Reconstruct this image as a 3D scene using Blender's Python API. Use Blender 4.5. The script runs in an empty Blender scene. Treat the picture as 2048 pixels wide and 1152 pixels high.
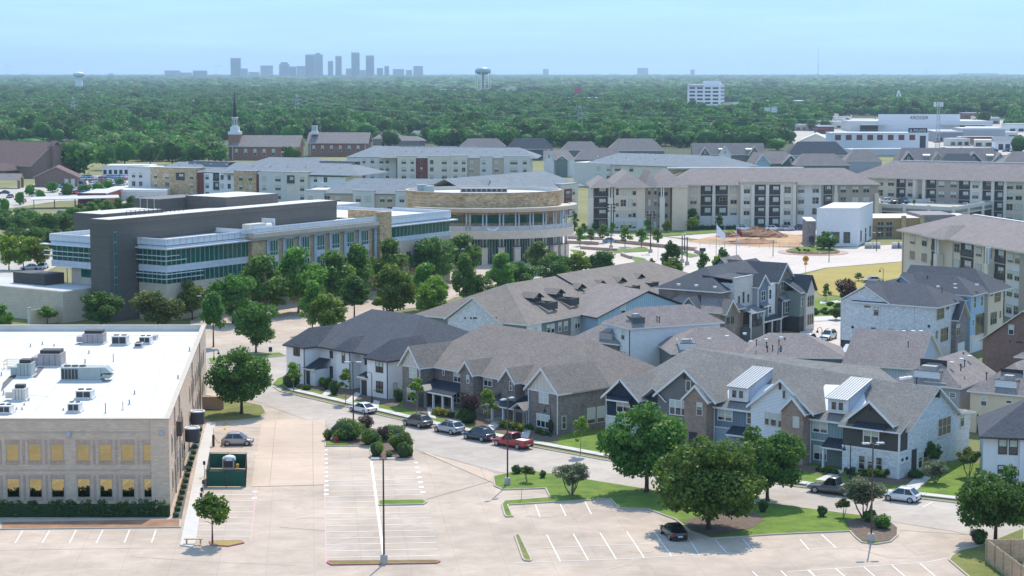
import bpy, math, random
import numpy as np
from mathutils import Vector
R=math.radians
SC=bpy.context.scene
COL=SC.collection
# ---------------------------------------------------------------- camera
CAM_H=47.5; FPX=3850.0; HZ=141.0
PITCH=math.atan((576-HZ)/FPX); CP,SP=math.cos(PITCH),math.sin(PITCH)
cam=bpy.data.cameras.new('camera'); co=bpy.data.objects.new('camera',cam); COL.objects.link(co)
cam.sensor_width=36; cam.lens=36*FPX/2048; cam.clip_start=1; cam.clip_end=60000
co.location=(0,0,CAM_H); co.rotation_euler=(math.pi/2-PITCH,0,0); SC.camera=co
# ---------------------------------------------------------------- light
SUN_EL=R(52); SUN_AZ=R(13)          # azimuth measured from +Y towards +X
w=bpy.data.worlds.new('World'); SC.world=w; w.use_nodes=True
nt=w.node_tree; nt.nodes.clear()
sky=nt.nodes.new('ShaderNodeTexSky'); sky.sky_type='NISHITA'; sky.sun_disc=False
sky.sun_elevation=SUN_EL; sky.sun_rotation=SUN_AZ; sky.air_density=1.0; sky.dust_density=0.0; sky.ozone_density=6.0
tint=nt.nodes.new('ShaderNodeMix'); tint.data_type='RGBA'; tint.blend_type='MULTIPLY'; tint.inputs[0].default_value=1.0
tint.inputs[7].default_value=(0.58,0.76,1.0,1)
bg=nt.nodes.new('ShaderNodeBackground'); bg.inputs[1].default_value=0.15
wo=nt.nodes.new('ShaderNodeOutputWorld')
# faint high cloud, the same all round the sky
ctc=nt.nodes.new('ShaderNodeTexCoord'); cmp=nt.nodes.new('ShaderNodeMapping'); cmp.inputs['Scale'].default_value=(5,5,60); nt.links.new(ctc.outputs['Generated'],cmp.inputs[0])
cnz=nt.nodes.new('ShaderNodeTexNoise'); cnz.inputs['Scale'].default_value=1.6; cnz.inputs['Detail'].default_value=7; cnz.inputs['Roughness'].default_value=.6; nt.links.new(cmp.outputs[0],cnz.inputs['Vector'])
cmr=nt.nodes.new('ShaderNodeMapRange'); cmr.inputs[1].default_value=.45; cmr.inputs[2].default_value=.8; cmr.inputs[3].default_value=1.0; cmr.inputs[4].default_value=1.16; nt.links.new(cnz.outputs['Fac'],cmr.inputs[0])
cml=nt.nodes.new('ShaderNodeMix'); cml.data_type='RGBA'; cml.blend_type='MULTIPLY'; cml.inputs[0].default_value=1.0; nt.links.new(cmr.outputs[0],cml.inputs[7])
nt.links.new(sky.outputs[0],tint.inputs[6])
# thin summer haze overhead evens the sky out in every direction
veil=nt.nodes.new('ShaderNodeMix'); veil.data_type='RGBA'; veil.inputs[0].default_value=0.9; veil.inputs[7].default_value=(1.42,2.3,3.6,1)
nt.links.new(tint.outputs[2],veil.inputs[6]); nt.links.new(veil.outputs[2],cml.inputs[6]); nt.links.new(cml.outputs[2],bg.inputs[0]); nt.links.new(bg.outputs[0],wo.inputs[0])
sl=bpy.data.lights.new('sun','SUN'); sl.energy=2.3; sl.angle=R(0.5); sl.color=(1.0,0.92,0.81)
so=bpy.data.objects.new('sun',sl); COL.objects.link(so); so.location=(60,300,300)
so.rotation_euler=Vector((math.sin(SUN_AZ)*math.cos(SUN_EL),math.cos(SUN_AZ)*math.cos(SUN_EL),math.sin(SUN_EL))).to_track_quat('Z','Y').to_euler()
SC.view_settings.view_transform='Standard'; SC.view_settings.look='None'
SC.view_settings.exposure=1.08; SC.view_settings.gamma=1.0; SC.view_settings.use_curve_mapping=False
HAZE=7.2e-5; HAZE_COL=(.60,.82,1.0,1)
cy=SC.cycles; cy.max_bounces=6; cy.diffuse_bounces=3; cy.glossy_bounces=2; cy.transmission_bounces=3; cy.transparent_max_bounces=8
cy.volume_bounces=0; cy.use_denoising=True; cy.caustics_reflective=False; cy.caustics_refractive=False
# ---------------------------------------------------------------- survey: photo pixel -> place
def ray(px,py):
    u=(px-1024)/FPX; v=(576-py)/FPX
    return (u,CP+v*SP,-SP+v*CP)
def at(px,py,z=0.0):
    d=ray(px,py); t=(z-CAM_H)/d[2]
    return (d[0]*t,d[1]*t)
def atY(px,py,Y):
    d=ray(px,py); t=Y/d[1]
    return (d[0]*t,CAM_H+d[2]*t)
def zz(x0,y0,k): return lambda x,y:(x0+x*k,y0+y*k)
class Fr:
    """building frame: a runs along the front, b runs back into the building"""
    def __init__(S,A,ang,L=0):
        S.o=A; S.ang=R(ang); S.a=(math.cos(S.ang),math.sin(S.ang)); S.b=(-S.a[1],S.a[0]); S.L=L
    def fac(S,p,d=0.0):
        r=ray(*p); t=((S.o[0]+S.b[0]*d)*S.b[0]+(S.o[1]+S.b[1]*d)*S.b[1])/(r[0]*S.b[0]+r[1]*S.b[1])
        return ((r[0]*t-S.o[0])*S.a[0]+(r[1]*t-S.o[1])*S.a[1], CAM_H+r[2]*t)
    def side(S,p,s0=0.0):
        r=ray(*p); t=((S.o[0]+S.a[0]*s0)*S.a[0]+(S.o[1]+S.a[1]*s0)*S.a[1])/(r[0]*S.a[0]+r[1]*S.a[1])
        return ((r[0]*t-S.o[0])*S.b[0]+(r[1]*t-S.o[1])*S.b[1], CAM_H+r[2]*t)
    def top(S,p,z):
        x,y=at(p[0],p[1],z); x-=S.o[0]; y-=S.o[1]
        return (x*S.a[0]+y*S.a[1], x*S.b[0]+y*S.b[1])
    def W(S,s,d): return (S.o[0]+S.a[0]*s+S.b[0]*d, S.o[1]+S.a[1]*s+S.b[1]*d)
# ---------------------------------------------------------------- materials
MATS={}
def mat(name,col,rough=.8,var=.12,scale=1.5,bump=0.0,bscale=8.0,metal=0.0,spec=.4,col2=None,fine=0.0):
    if name in MATS: return MATS[name]
    m=bpy.data.materials.new(name); m.use_nodes=True; MATS[name]=m
    n=m.node_tree.nodes; l=m.node_tree.links; p=n['Principled BSDF']
    p.inputs['Roughness'].default_value=rough; p.inputs['Metallic'].default_value=metal; p.inputs['Specular IOR Level'].default_value=spec
    tc=n.new('ShaderNodeTexCoord')
    nz=n.new('ShaderNodeTexNoise'); nz.inputs['Scale'].default_value=scale; nz.inputs['Detail'].default_value=5; nz.inputs['Roughness'].default_value=.65
    l.new(tc.outputs['Object'],nz.inputs['Vector'])
    cr=n.new('ShaderNodeValToRGB'); cr.color_ramp.elements[0].position=.3; cr.color_ramp.elements[1].position=.7
    c2=col2 or tuple(c*(1+var) for c in col); c1=col if col2 else tuple(c*(1-var) for c in col)
    cr.color_ramp.elements[0].color=(*c1,1); cr.color_ramp.elements[1].color=(*c2,1)
    l.new(nz.outputs['Fac'],cr.inputs[0]); out=cr.outputs[0]
    if fine:
        n2=n.new('ShaderNodeTexNoise'); n2.inputs['Scale'].default_value=bscale; n2.inputs['Detail'].default_value=3
        l.new(tc.outputs['Object'],n2.inputs['Vector'])
        mr=n.new('ShaderNodeMapRange'); mr.inputs[1].default_value=.25; mr.inputs[2].default_value=.75; mr.inputs[3].default_value=1-fine; mr.inputs[4].default_value=1+fine
        l.new(n2.outputs['Fac'],mr.inputs[0])
        mx=n.new('ShaderNodeMix'); mx.data_type='RGBA'; mx.blend_type='MULTIPLY'; mx.inputs[0].default_value=1
        l.new(out,mx.inputs[6]); l.new(mr.outputs[0],mx.inputs[7]); out=mx.outputs[2]
    l.new(out,p.inputs['Base Color'])
    if bump:
        nb=n.new('ShaderNodeTexNoise'); nb.inputs['Scale'].default_value=bscale; nb.inputs['Detail'].default_value=4
        l.new(tc.outputs['Object'],nb.inputs['Vector'])
        b=n.new('ShaderNodeBump'); b.inputs['Strength'].default_value=bump; b.inputs['Distance'].default_value=.1
        l.new(nb.outputs['Fac'],b.inputs['Height']); l.new(b.outputs[0],p.inputs['Normal'])
    return m
def wall_uv(n,l):
    """vector (along the wall, up, 0) for walls that follow the object's own axes"""
    tc=n.new('ShaderNodeTexCoord'); sx=n.new('ShaderNodeSeparateXYZ'); l.new(tc.outputs['Object'],sx.inputs[0])
    ad=n.new('ShaderNodeMath'); ad.operation='ADD'; l.new(sx.outputs[0],ad.inputs[0]); l.new(sx.outputs[1],ad.inputs[1])
    cb=n.new('ShaderNodeCombineXYZ'); l.new(ad.outputs[0],cb.inputs[0]); l.new(sx.outputs[2],cb.inputs[1])
    return tc,cb
def bmat(name,c1,c2,mortar,bw=.3,bh=.1,ms=.012,rough=.85,bump=.35,patch=.15,pscale=.6,spec=.3,off=.5,metal=0):
    """courses of bricks, stones, boards or panels: fine relief on a wall"""
    if name in MATS: return MATS[name]
    m=bpy.data.materials.new(name); m.use_nodes=True; MATS[name]=m
    n=m.node_tree.nodes; l=m.node_tree.links; p=n['Principled BSDF']; p.inputs['Roughness'].default_value=rough; p.inputs['Specular IOR Level'].default_value=spec
    p.inputs['Metallic'].default_value=metal
    tc,uv=wall_uv(n,l)
    br=n.new('ShaderNodeTexBrick'); br.offset=off; l.new(uv.outputs[0],br.inputs['Vector'])
    br.inputs['Color1'].default_value=(*c1,1); br.inputs['Color2'].default_value=(*c2,1); br.inputs['Mortar'].default_value=(*mortar,1)
    br.inputs['Scale'].default_value=1; br.inputs['Mortar Size'].default_value=ms; br.inputs['Brick Width'].default_value=bw; br.inputs['Row Height'].default_value=bh
    nz=n.new('ShaderNodeTexNoise'); nz.inputs['Scale'].default_value=pscale; nz.inputs['Detail'].default_value=6; nz.inputs['Roughness'].default_value=.7
    l.new(tc.outputs['Object'],nz.inputs['Vector'])
    mr=n.new('ShaderNodeMapRange'); mr.inputs[1].default_value=.3; mr.inputs[2].default_value=.7; mr.inputs[3].default_value=1-patch; mr.inputs[4].default_value=1+patch
    l.new(nz.outputs['Fac'],mr.inputs[0])
    mx=n.new('ShaderNodeMix'); mx.data_type='RGBA'; mx.blend_type='MULTIPLY'; mx.inputs[0].default_value=1
    l.new(br.outputs['Color'],mx.inputs[6]); l.new(mr.outputs[0],mx.inputs[7]); l.new(mx.outputs[2],p.inputs['Base Color'])
    if bump:
        b=n.new('ShaderNodeBump'); b.inputs['Strength'].default_value=bump; b.inputs['Distance'].default_value=.03; b.invert=True
        l.new(br.outputs['Fac'],b.inputs['Height']); l.new(b.outputs[0],p.inputs['Normal'])
    return m
def leafmat(name,c1,c2,trans=.35):
    m=bpy.data.materials.new(name); m.use_nodes=True; MATS[name]=m
    n=m.node_tree.nodes; l=m.node_tree.links; n.remove(n['Principled BSDF']); out=n['Material Output']
    g=n.new('ShaderNodeNewGeometry'); oi=n.new('ShaderNodeObjectInfo')
    cr=n.new('ShaderNodeValToRGB'); cr.color_ramp.elements[0].color=(*c1,1); cr.color_ramp.elements[1].color=(*c2,1)
    l.new(g.outputs['Random Per Island'],cr.inputs[0])
    hs=n.new('ShaderNodeHueSaturation'); l.new(cr.outputs[0],hs.inputs['Color'])
    mr=n.new('ShaderNodeMapRange'); mr.inputs[3].default_value=.485; mr.inputs[4].default_value=.512; l.new(oi.outputs['Random'],mr.inputs[0]); l.new(mr.outputs[0],hs.inputs['Hue'])
    m2=n.new('ShaderNodeMapRange'); m2.inputs[3].default_value=.72; m2.inputs[4].default_value=1.25; l.new(oi.outputs['Random'],m2.inputs[0]); l.new(m2.outputs[0],hs.inputs['Value'])
    d=n.new('ShaderNodeBsdfPrincipled'); d.inputs['Roughness'].default_value=.55; d.inputs['Specular IOR Level'].default_value=.12 if name=='leaf_far' else .3
    t=n.new('ShaderNodeBsdfTranslucent'); mx=n.new('ShaderNodeMixShader'); mx.inputs[0].default_value=trans
    l.new(hs.outputs[0],d.inputs['Base Color'])
    hs2=n.new('ShaderNodeHueSaturation'); hs2.inputs['Value'].default_value=1.5; hs2.inputs['Hue'].default_value=.49; l.new(hs.outputs[0],hs2.inputs['Color']); l.new(hs2.outputs[0],t.inputs[0])
    l.new(d.outputs[0],mx.inputs[1]); l.new(t.outputs[0],mx.inputs[2]); l.new(mx.outputs[0],out.inputs[0])
    return m
def grid_ground(name,c1,c2,joint,cell=4.6,jw=.05,rough=.9,ang=0.0,stain=.18):
    """poured concrete: slabs with joints, stains and a fine grain"""
    m=bpy.data.materials.new(name); m.use_nodes=True; MATS[name]=m
    n=m.node_tree.nodes; l=m.node_tree.links; p=n['Principled BSDF']; p.inputs['Roughness'].default_value=rough; p.inputs['Specular IOR Level'].default_value=.2
    tc=n.new('ShaderNodeTexCoord'); mp=n.new('ShaderNodeMapping'); mp.inputs['Rotation'].default_value=(0,0,ang); l.new(tc.outputs['Object'],mp.inputs[0])
    br=n.new('ShaderNodeTexBrick'); br.offset=0; l.new(mp.outputs[0],br.inputs['Vector'])
    br.inputs['Color1'].default_value=(*c1,1); br.inputs['Color2'].default_value=(*c2,1); br.inputs['Mortar'].default_value=(*joint,1)
    br.inputs['Scale'].default_value=1; br.inputs['Mortar Size'].default_value=jw; br.inputs['Mortar Smooth'].default_value=.3
    br.inputs['Brick Width'].default_value=cell; br.inputs['Row Height'].default_value=cell
    def nz(sc,lo,hi,prev,det=6,dist=0):
        t=n.new('ShaderNodeTexNoise'); t.inputs['Scale'].default_value=sc; t.inputs['Detail'].default_value=det; t.inputs['Roughness'].default_value=.65; t.inputs['Distortion'].default_value=dist
        l.new(tc.outputs['Object'],t.inputs['Vector'])
        r=n.new('ShaderNodeMapRange'); r.inputs[1].default_value=.3; r.inputs[2].default_value=.7; r.inputs[3].default_value=lo; r.inputs[4].default_value=hi; l.new(t.outputs['Fac'],r.inputs[0])
        x=n.new('ShaderNodeMix'); x.data_type='RGBA'; x.blend_type='MULTIPLY'; x.inputs[0].default_value=1; l.new(prev,x.inputs[6]); l.new(r.outputs[0],x.inputs[7]); return x.outputs[2]
    o=nz(.06,1-stain,1+stain*.5,br.outputs['Color']); o=nz(.35,1-stain*.7,1+stain*.3,o,7,.6); o=nz(6,.94,1.05,o,3)
    l.new(o,p.inputs['Base Color'])
    return m
# ---------------------------------------------------------------- mesh builder
BOXF=[(0,3,2,1),(4,5,6,7),(0,1,5,4),(1,2,6,5),(2,3,7,6),(3,0,4,7)]
class MB:
    def __init__(S): S.v=[]; S.f=[]; S.m=[]; S.sm=[]
    def add(S,v,f,m=0,smooth=False):
        k=len(S.v); S.v.extend(v)
        for q in f: S.f.append(tuple(i+k for i in q)); S.m.append(m); S.sm.append(smooth)
        return S
    def box(S,s0,s1,d0,d1,z0,z1,m=0):
        return S.add([(s0,d0,z0),(s1,d0,z0),(s1,d1,z0),(s0,d1,z0),(s0,d0,z1),(s1,d0,z1),(s1,d1,z1),(s0,d1,z1)],BOXF,m)
    def poly(S,pts,m=0): return S.add(list(pts),[tuple(range(len(pts)))],m)
    def prism(S,pts,z0,z1,m=0,mt=None,smooth=False):
        """pts anticlockwise plan outline"""
        n=len(pts); v=[(p[0],p[1],z0) for p in pts]+[(p[0],p[1],z1) for p in pts]
        S.add(v,[(i,(i+1)%n,n+(i+1)%n,n+i) for i in range(n)],m,smooth)
        k=len(S.v)-2*n; S.f.append(tuple(k+n+i for i in range(n))); S.m.append(m if mt is None else mt); S.sm.append(False)
        S.f.append(tuple(k+n-1-i for i in range(n))); S.m.append(m); S.sm.append(False)
        return S
    def plate(S,pts,off,m=0):
        """planar 3D polygon extruded by the vector off"""
        n=len(pts); v=[tuple(p) for p in pts]+[tuple(p[i]+off[i] for i in range(3)) for p in pts]
        return S.add(v,[tuple(range(n)),tuple(range(2*n-1,n-1,-1))]+[(i,i+n,(i+1)%n+n,(i+1)%n) for i in range(n)],m)
    def tube(S,p,q,r0,r1=None,n=8,m=0,cap=True,smooth=True):
        r1=r0 if r1 is None else r1; p=Vector(p); q=Vector(q); d=(q-p).normalized()
        u=d.orthogonal().normalized(); w=d.cross(u); v=[]
        for c,r in ((p,r0),(q,r1)):
            for i in range(n):
                a=2*math.pi*i/n; v.append(tuple(c+u*math.cos(a)*r+w*math.sin(a)*r))
        S.add(v,[(i,(i+1)%n,n+(i+1)%n,n+i) for i in range(n)],m,smooth)
        if cap:
            k=len(S.v)-2*n; S.f+= [tuple(k+n+i for i in range(n)),tuple(k+n-1-i for i in range(n))]; S.m+=[m,m]; S.sm+=[False,False]
        return S
    def path(S,pts,rs,n=6,m=0):
        for i in range(len(pts)-1): S.tube(pts[i],pts[i+1],rs[i],rs[i+1],n,m)
        return S
    def lathe(S,c,prof,n=16,m=0,smooth=True):
        """prof: list of (radius, height)"""
        v=[]; 
        for r,z in prof:
            for i in range(n):
                a=2*math.pi*i/n; v.append((c[0]+r*math.cos(a),c[1]+r*math.sin(a),c[2]+z))
        f=[]
        for j in range(len(prof)-1):
            for i in range(n): f.append((j*n+i,j*n+(i+1)%n,(j+1)*n+(i+1)%n,(j+1)*n+i))
        S.add(v,f,m,smooth); k=len(S.v)-n*len(prof)
        S.f.append(tuple(k+(len(prof)-1)*n+i for i in range(n))); S.m.append(m); S.sm.append(False)
        return S
    def slab(S,facets,t=.2,m=0,mtrim=1):
        """roof: facets on top, the same dropped by t below, trim round the free edges"""
        idx={}; vs=[]
        def vi(p):
            k=(round(p[0],3),round(p[1],3),round(p[2],3))
            if k not in idx: idx[k]=len(vs); vs.append(k)
            return idx[k]
        F=[[vi(p) for p in f] for f in facets]
        # orient up
        for f in F:
            a,b,c=[Vector(vs[i]) for i in f[:3]]
            if (b-a).cross(c-a).z<0: f.reverse()
        ed={}
        for f in F:
            for i in range(len(f)): ed[(f[i],f[(i+1)%len(f)])]=1
        n=len(vs); v=vs+[(p[0],p[1],p[2]-t) for p in vs]
        S.add(v,[tuple(f) for f in F],m); k=len(S.v)-2*n
        for f in F: S.f.append(tuple(k+n+i for i in reversed(f))); S.m.append(mtrim); S.sm.append(False)
        for (i,j) in ed:
            if (j,i) not in ed: S.f.append((k+i,k+n+i,k+n+j,k+j)); S.m.append(mtrim); S.sm.append(False)
        return S
    def mesh(S,name,mats):
        me=bpy.data.meshes.new(name); me.from_pydata(S.v,[],S.f)
        for q in (mats if isinstance(mats,(list,tuple)) else [mats]): me.materials.append(q)
        if len(me.polygons):
            me.polygons.foreach_set('material_index',S.m); me.polygons.foreach_set('use_smooth',S.sm)
        me.update(); return me
    def build(S,name,mats,parent=None,loc=None,rz=0,**kw): return obj(name,S.mesh(name,mats),parent,loc,rz,**kw)
def obj(name,me,parent=None,loc=None,rz=0,label=None,cat=None,group=None,kind=None):
    o=bpy.data.objects.new(name,me); COL.objects.link(o)
    if parent is not None: o.parent=parent
    if loc is not None: o.location=loc
    if rz: o.rotation_euler=(0,0,rz)
    if label: o['label']=label
    if cat: o['category']=cat
    if group: o['group']=group
    if kind: o['kind']=kind
    return o
def thing(name,label,cat,loc=(0,0,0),rz=0,group=None):

    return obj(name,None,None,loc if len(loc)==3 else (loc[0],loc[1],0),rz,label,cat,group)
def fthing(name,label,cat,F,group=None): return thing(name,label,cat,(F.o[0],F.o[1],0),F.ang,group)
def kids(o): return KID.get(o.name,[])
def dup(root,loc,rz=0,label=None,group=None,scale=None,mats=None):
    """a copy of a thing with copies of its parts and their sub-parts (meshes shared)"""
    def cp(o,parent):
        c=o.copy(); COL.objects.link(c)
        if parent is not None: c.parent=parent
        for k in o.children: cp(k,c)
        return c
    r=cp(root,None); r.location=loc if len(loc)==3 else (loc[0],loc[1],0); r.rotation_euler=(0,0,rz)
    if scale: r.scale=(scale,)*3 if not isinstance(scale,tuple) else scale
    if label: r['label']=label
    if group: r['group']=group
    return r
def gab(s0,s1,d0,d1,z0,zr,ax='s',h0=0,h1=0,off=0):
    """facets of a gable or hip roof; the ridge runs along ax; h0/h1 = run of a hip at either end"""
    if ax=='s':
        dm=(d0+d1)/2+off; A=(s0+h0,dm,zr); B=(s1-h1,dm,zr)
        f=[[(s0,d0,z0),(s1,d0,z0),B,A],[(s1,d1,z0),(s0,d1,z0),A,B]]
        if h0: f.append([(s0,d1,z0),(s0,d0,z0),A])
        if h1: f.append([(s1,d0,z0),(s1,d1,z0),B])
    else:
        sm=(s0+s1)/2+off; A=(sm,d0+h0,zr); B=(sm,d1-h1,zr)
        f=[[(s0,d1,z0),(s0,d0,z0),A,B],[(s1,d0,z0),(s1,d1,z0),B,A]]
        if h0: f.append([(s0,d0,z0),(s1,d0,z0),A])
        if h1: f.append([(s1,d1,z0),(s0,d1,z0),B])
    return f
# ---------------------------------------------------------------- windows
WIN={}
def blind_mix(): return random.choice((0,.35,.5,.5,.5,.75,1))
def window(T,face,u,z0,w,h,plane,n=1,frame='white',rail=True,glass='glass',blind=None,cols=0,proud=.07,sill=False,fw=.09,name='window',label=None):
    """face f/r/l/b of a building; u is the centre along that face, plane its own offset"""
    b=blind_mix() if blind is None else blind
    key=(round(w,1),round(h,1),n,frame,rail,glass,b,cols,proud,sill,fw)
    if key not in WIN:
        w_,h_=round(w,1),round(h,1)
        fb=MB(); x0=-w_/2
        fb.box(x0,x0+fw,-proud,.02,0,h_); fb.box(-x0-fw,-x0,-proud,.02,0,h_); fb.box(x0+fw,-x0-fw,-proud,.02,0,fw); fb.box(x0+fw,-x0-fw,-proud,.02,h_-fw,h_)
        for i in range(1,n):
            x=x0+w_*i/n; fb.box(x-fw*.6,x+fw*.6,-proud,.02,fw,h_-fw)
        if rail: 
            for i in range(n):
                fb.box(x0+w_*i/n+fw*.6,x0+w_*(i+1)/n-fw*.6,-proud+.01,.02,h_*.5-.03,h_*.5+.03)
        for i in range(1,cols): 
            x=x0+w_*i/cols; fb.box(x-.03,x+.03,-proud+.015,.02,fw,h_-fw)
        if sill: fb.box(x0-.06,-x0+.06,-proud-.06,.02,-.1,0)
        pb=MB(); zb=fw+(h_-2*fw)*(1-b); i0=x0+fw; i1=-x0-fw
        if b<1: pb.box(i0,i1,-proud+.035,.015,fw,zb,0)
        if b>0: pb.box(i0,i1,-proud+.035,.015,zb,h_-fw,1)
        WIN[key]=(fb.mesh('window',M[frame if frame.endswith('_frame') else frame+'_frame']),pb.mesh('pane',[M[glass],M['blind']]))
    fm,pm=WIN[key]
    if isinstance(face,float): rz=face; loc=(u,plane,z0)
    else:
        rz={'f':0,'r':math.pi/2,'b':math.pi,'l':-math.pi/2}[face]
        loc={'f':(u,plane,z0),'b':(u,plane,z0),'r':(plane,u,z0),'l':(plane,u,z0)}[face]
    o=obj(name,fm,T,loc,rz); obj('pane',pm,o)
    return o
def wpx(T,F,face,p,q,plane,**k):
    """window measured on the photograph between the corners p and q of its own wall plane"""
    if face in 'fb': a=F.fac(p,plane); b=F.fac(q,plane)
    else: a=F.side(p,plane); b=F.side(q,plane)
    u=(a[0]+b[0])/2
    # the top-left and bottom-right corners lie on the wall plane, so width and height follow
    return window(T,face,u,min(a[1],b[1]),max(.4,abs(b[0]-a[0])),max(.4,abs(a[1]-b[1])),plane,**k)
random.seed(7); np.random.seed(7)
M={}
def mm(n,*a,**k): M[n]=mat(n,*a,**k)
mm('white_frame',(.75,.75,.74),.5,.03); mm('dark_frame',(.03,.032,.035),.5,.1); mm('tan_frame',(.42,.37,.3),.6,.06); mm('brick_frame',(.6,.58,.54),.6,.05)
mm('glass',(.018,.026,.03),.06,.3,2.5,spec=.9); mm('green_glass',(.008,.085,.062),.12,.3,.6,spec=.5,col2=(.02,.16,.115)); mm('bronze_glass',(.42,.37,.19),.04,.12,.5,spec=1.0,metal=1.0)
mm('blind',(.55,.57,.50),.6,.12,3,spec=.6)
mm('trim',(.74,.73,.71),.6,.04); mm('dark_trim',(.045,.045,.05),.6,.1); mm('cream_trim',(.62,.55,.47),.6,.05)
mm('shingle_grey',(.19,.18,.165),.95,.12,.5,.5,3.2,fine=.26); mm('shingle_brown',(.21,.176,.15),.95,.12,.5,.5,3.2,fine=.26)
mm('shingle_dark',(.066,.073,.086),.95,.12,.5,.5,3.2,fine=.26); mm('shingle_taupe',(.235,.20,.185),.95,.12,.5,.5,3.2,fine=.26); mm('shingle_blue',(.19,.215,.235),.95,.12,.5,.5,3.2,fine=.26)
mm('shingle_red',(.16,.095,.085),.95,.12,.5,.5,3.2,fine=.26)
mm('metal_dark',(.03,.036,.05),.45,.2,1,spec=.5); mm('metal_light',(.30,.33,.36),.4,.06,spec=.6); mm('metal_mid',(.24,.26,.28),.45,.1)
M['brick_brown']=bmat('brick_brown',(0.120,0.090,0.074),(0.264,0.204,0.168),(0.288,0.264,0.240),.36,.12,.02,patch=.3)
M['brick_red']=bmat('brick_red',(0.224,0.129,0.090),(0.370,0.235,0.174),(0.392,0.336,0.291),.36,.12,.02,patch=.22)
M['brick_rust']=bmat('brick_rust',(.19,.10,.075),(.27,.155,.12),(.26,.2,.17),.36,.12,.02,patch=.15)
M['brick_white']=bmat('brick_white',(0.598,0.609,0.609),(0.782,0.793,0.793),(0.517,0.517,0.517),.5,.16,.02,patch=.2,pscale=2.5)
M['brick_pale']=bmat('brick_pale',(0.560,0.526,0.470),(0.694,0.650,0.582),(0.560,0.526,0.482),.5,.16,.02,patch=.12,pscale=2)
M['brick_tan']=bmat('brick_tan',(0.616,0.470,0.336),(0.717,0.560,0.414),(0.560,0.437,0.325),.6,.2,.02,patch=.1,pscale=.8)
M['brick_tanred']=bmat('brick_tanred',(.48,.33,.255),(.55,.40,.31),(.48,.36,.28),.25,.6,.02,patch=.1,off=0)
M['brick_purple']=bmat('brick_purple',(.19,.165,.165),(.32,.28,.28),(.26,.23,.23),.36,.12,.02,patch=.25,pscale=1.5)
M['brick_church']=bmat('brick_church',(.30,.13,.085),(.36,.17,.115),(.34,.2,.15),.5,.17,.02,patch=.1)
M['stone']=bmat('stone',(0.470,0.302,0.146),(0.694,0.504,0.291),(0.403,0.302,0.202),.8,.34,.03,patch=.25,pscale=.5,bump=.6)
M['stone_drum']=bmat('stone_drum',(0.425,0.260,0.118),(0.684,0.496,0.295),(0.425,0.319,0.212),.8,.34,.03,patch=.3,pscale=.35,bump=.6)
M['limestone']=bmat('limestone',(0.598,0.506,0.391),(0.655,0.552,0.437),(0.483,0.414,0.333),1.2,.6,.02,patch=.08)
M['rubble']=bmat('rubble',(.22,.19,.16),(.36,.31,.26),(.25,.22,.2),.5,.25,.03,patch=.3,bump=.6)
def siding(n,c,h=.18,bw=50.,ms=.025,**k):
    d=tuple(x*.55 for x in c); M[n]=bmat(n,c,tuple(x*1.06 for x in c),d,bw,h,ms,rough=.7,patch=.06,off=0,**k)
siding('lap_white',(0.792,0.814,0.825)); siding('lap_grey',(.19,.19,.18)); siding('lap_dark',(.085,.078,.072)); siding('lap_blue',(.36,.45,.52)); siding('lap_lightgrey',(.42,.43,.44)); siding('lap_sage',(.22,.27,.245))
def batten(n,c): M[n]=bmat(n,c,tuple(x*1.05 for x in c),tuple(x*.6 for x in c),.42,60.,.03,rough=.7,patch=.06,off=0)
batten('bb_navy',(.022,.035,.062)); batten('bb_blue',(.17,.225,.27)); batten('bb_sage',(.24,.33,.335)); batten('bb_lightblue',(.36,.50,.60)); batten('bb_pale',(.46,.52,.60)); batten('bb_tan',(.45,.36,.28)); batten('bb_grey',(.25,.29,.30)); batten('bb_slate',(.11,.115,.125))
mm('stucco_white',(0.814,0.803,0.792),.8,.05,1); mm('stucco_white2',(0.739,0.728,0.739),.8,.05,1,bump=.1); mm('stucco_cream',(0.713,0.644,0.529),.85,.06,.6); mm('stucco_tan',(0.516,0.420,0.312),.85,.06,.6); mm('stucco_taupe',(0.396,0.336,0.264),.85,.06,.6)
mm('stucco_ochre',(.38,.24,.11),.85,.08,.6); mm('stucco_red',(.20,.05,.04),.8,.1,.6); mm('stucco_beige',(0.694,0.571,0.426),.85,.06,.6); mm('stucco_sky',(.36,.50,.64),.8,.05,.6); mm('stucco_pale',(0.644,0.621,0.575),.85,.05,.6)
mm('balcony_dark',(.06,.055,.052),.9,.2,1); mm('rail',(.05,.05,.055),.5,.1)  # the dark tone carries the shade of balcony recesses
mm('roof_white',(.60,.58,.54),.8,.07,.12,fine=.05,bscale=.8); mm('roof_grey',(.5,.5,.5),.85,.08,.2); mm('coping',(.50,.43,.35),.8,.08,.5); mm('coping_white',(.72,.72,.71),.6,.05)
mm('hvac_grey',(.36,.36,.36),.55,.1,1.2); mm('hvac_mauve',(.33,.30,.30),.55,.1,1.2); mm('hvac_green',(.34,.39,.37),.55,.08,1.2); mm('hvac_beige',(.58,.55,.48),.6,.06,1); mm('grille_dark',(.05,.048,.045),.6,.2,3); mm('duct',(.6,.62,.62),.4,.08,1,metal=.3)
mm('rooftop_mat',(.13,.125,.12),.9,.1,2)
M['panel_white']=bmat('panel_white',(0.616,0.649,0.693),(0.660,0.693,0.737),(0.330,0.352,0.374),1.6,.9,.02,rough=.4,patch=.03,off=0,spec=.5)
M['panel_dark']=bmat('panel_dark',(.105,.098,.085),(.12,.112,.097),(.05,.046,.042),60,.5,.02,rough=.5,patch=.08,off=0,spec=.4)
M['panel_brown']=bmat('panel_brown',(.145,.122,.103),(.155,.132,.112),(.06,.05,.045),2.4,1.2,.02,rough=.5,patch=.06,off=0)
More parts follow.
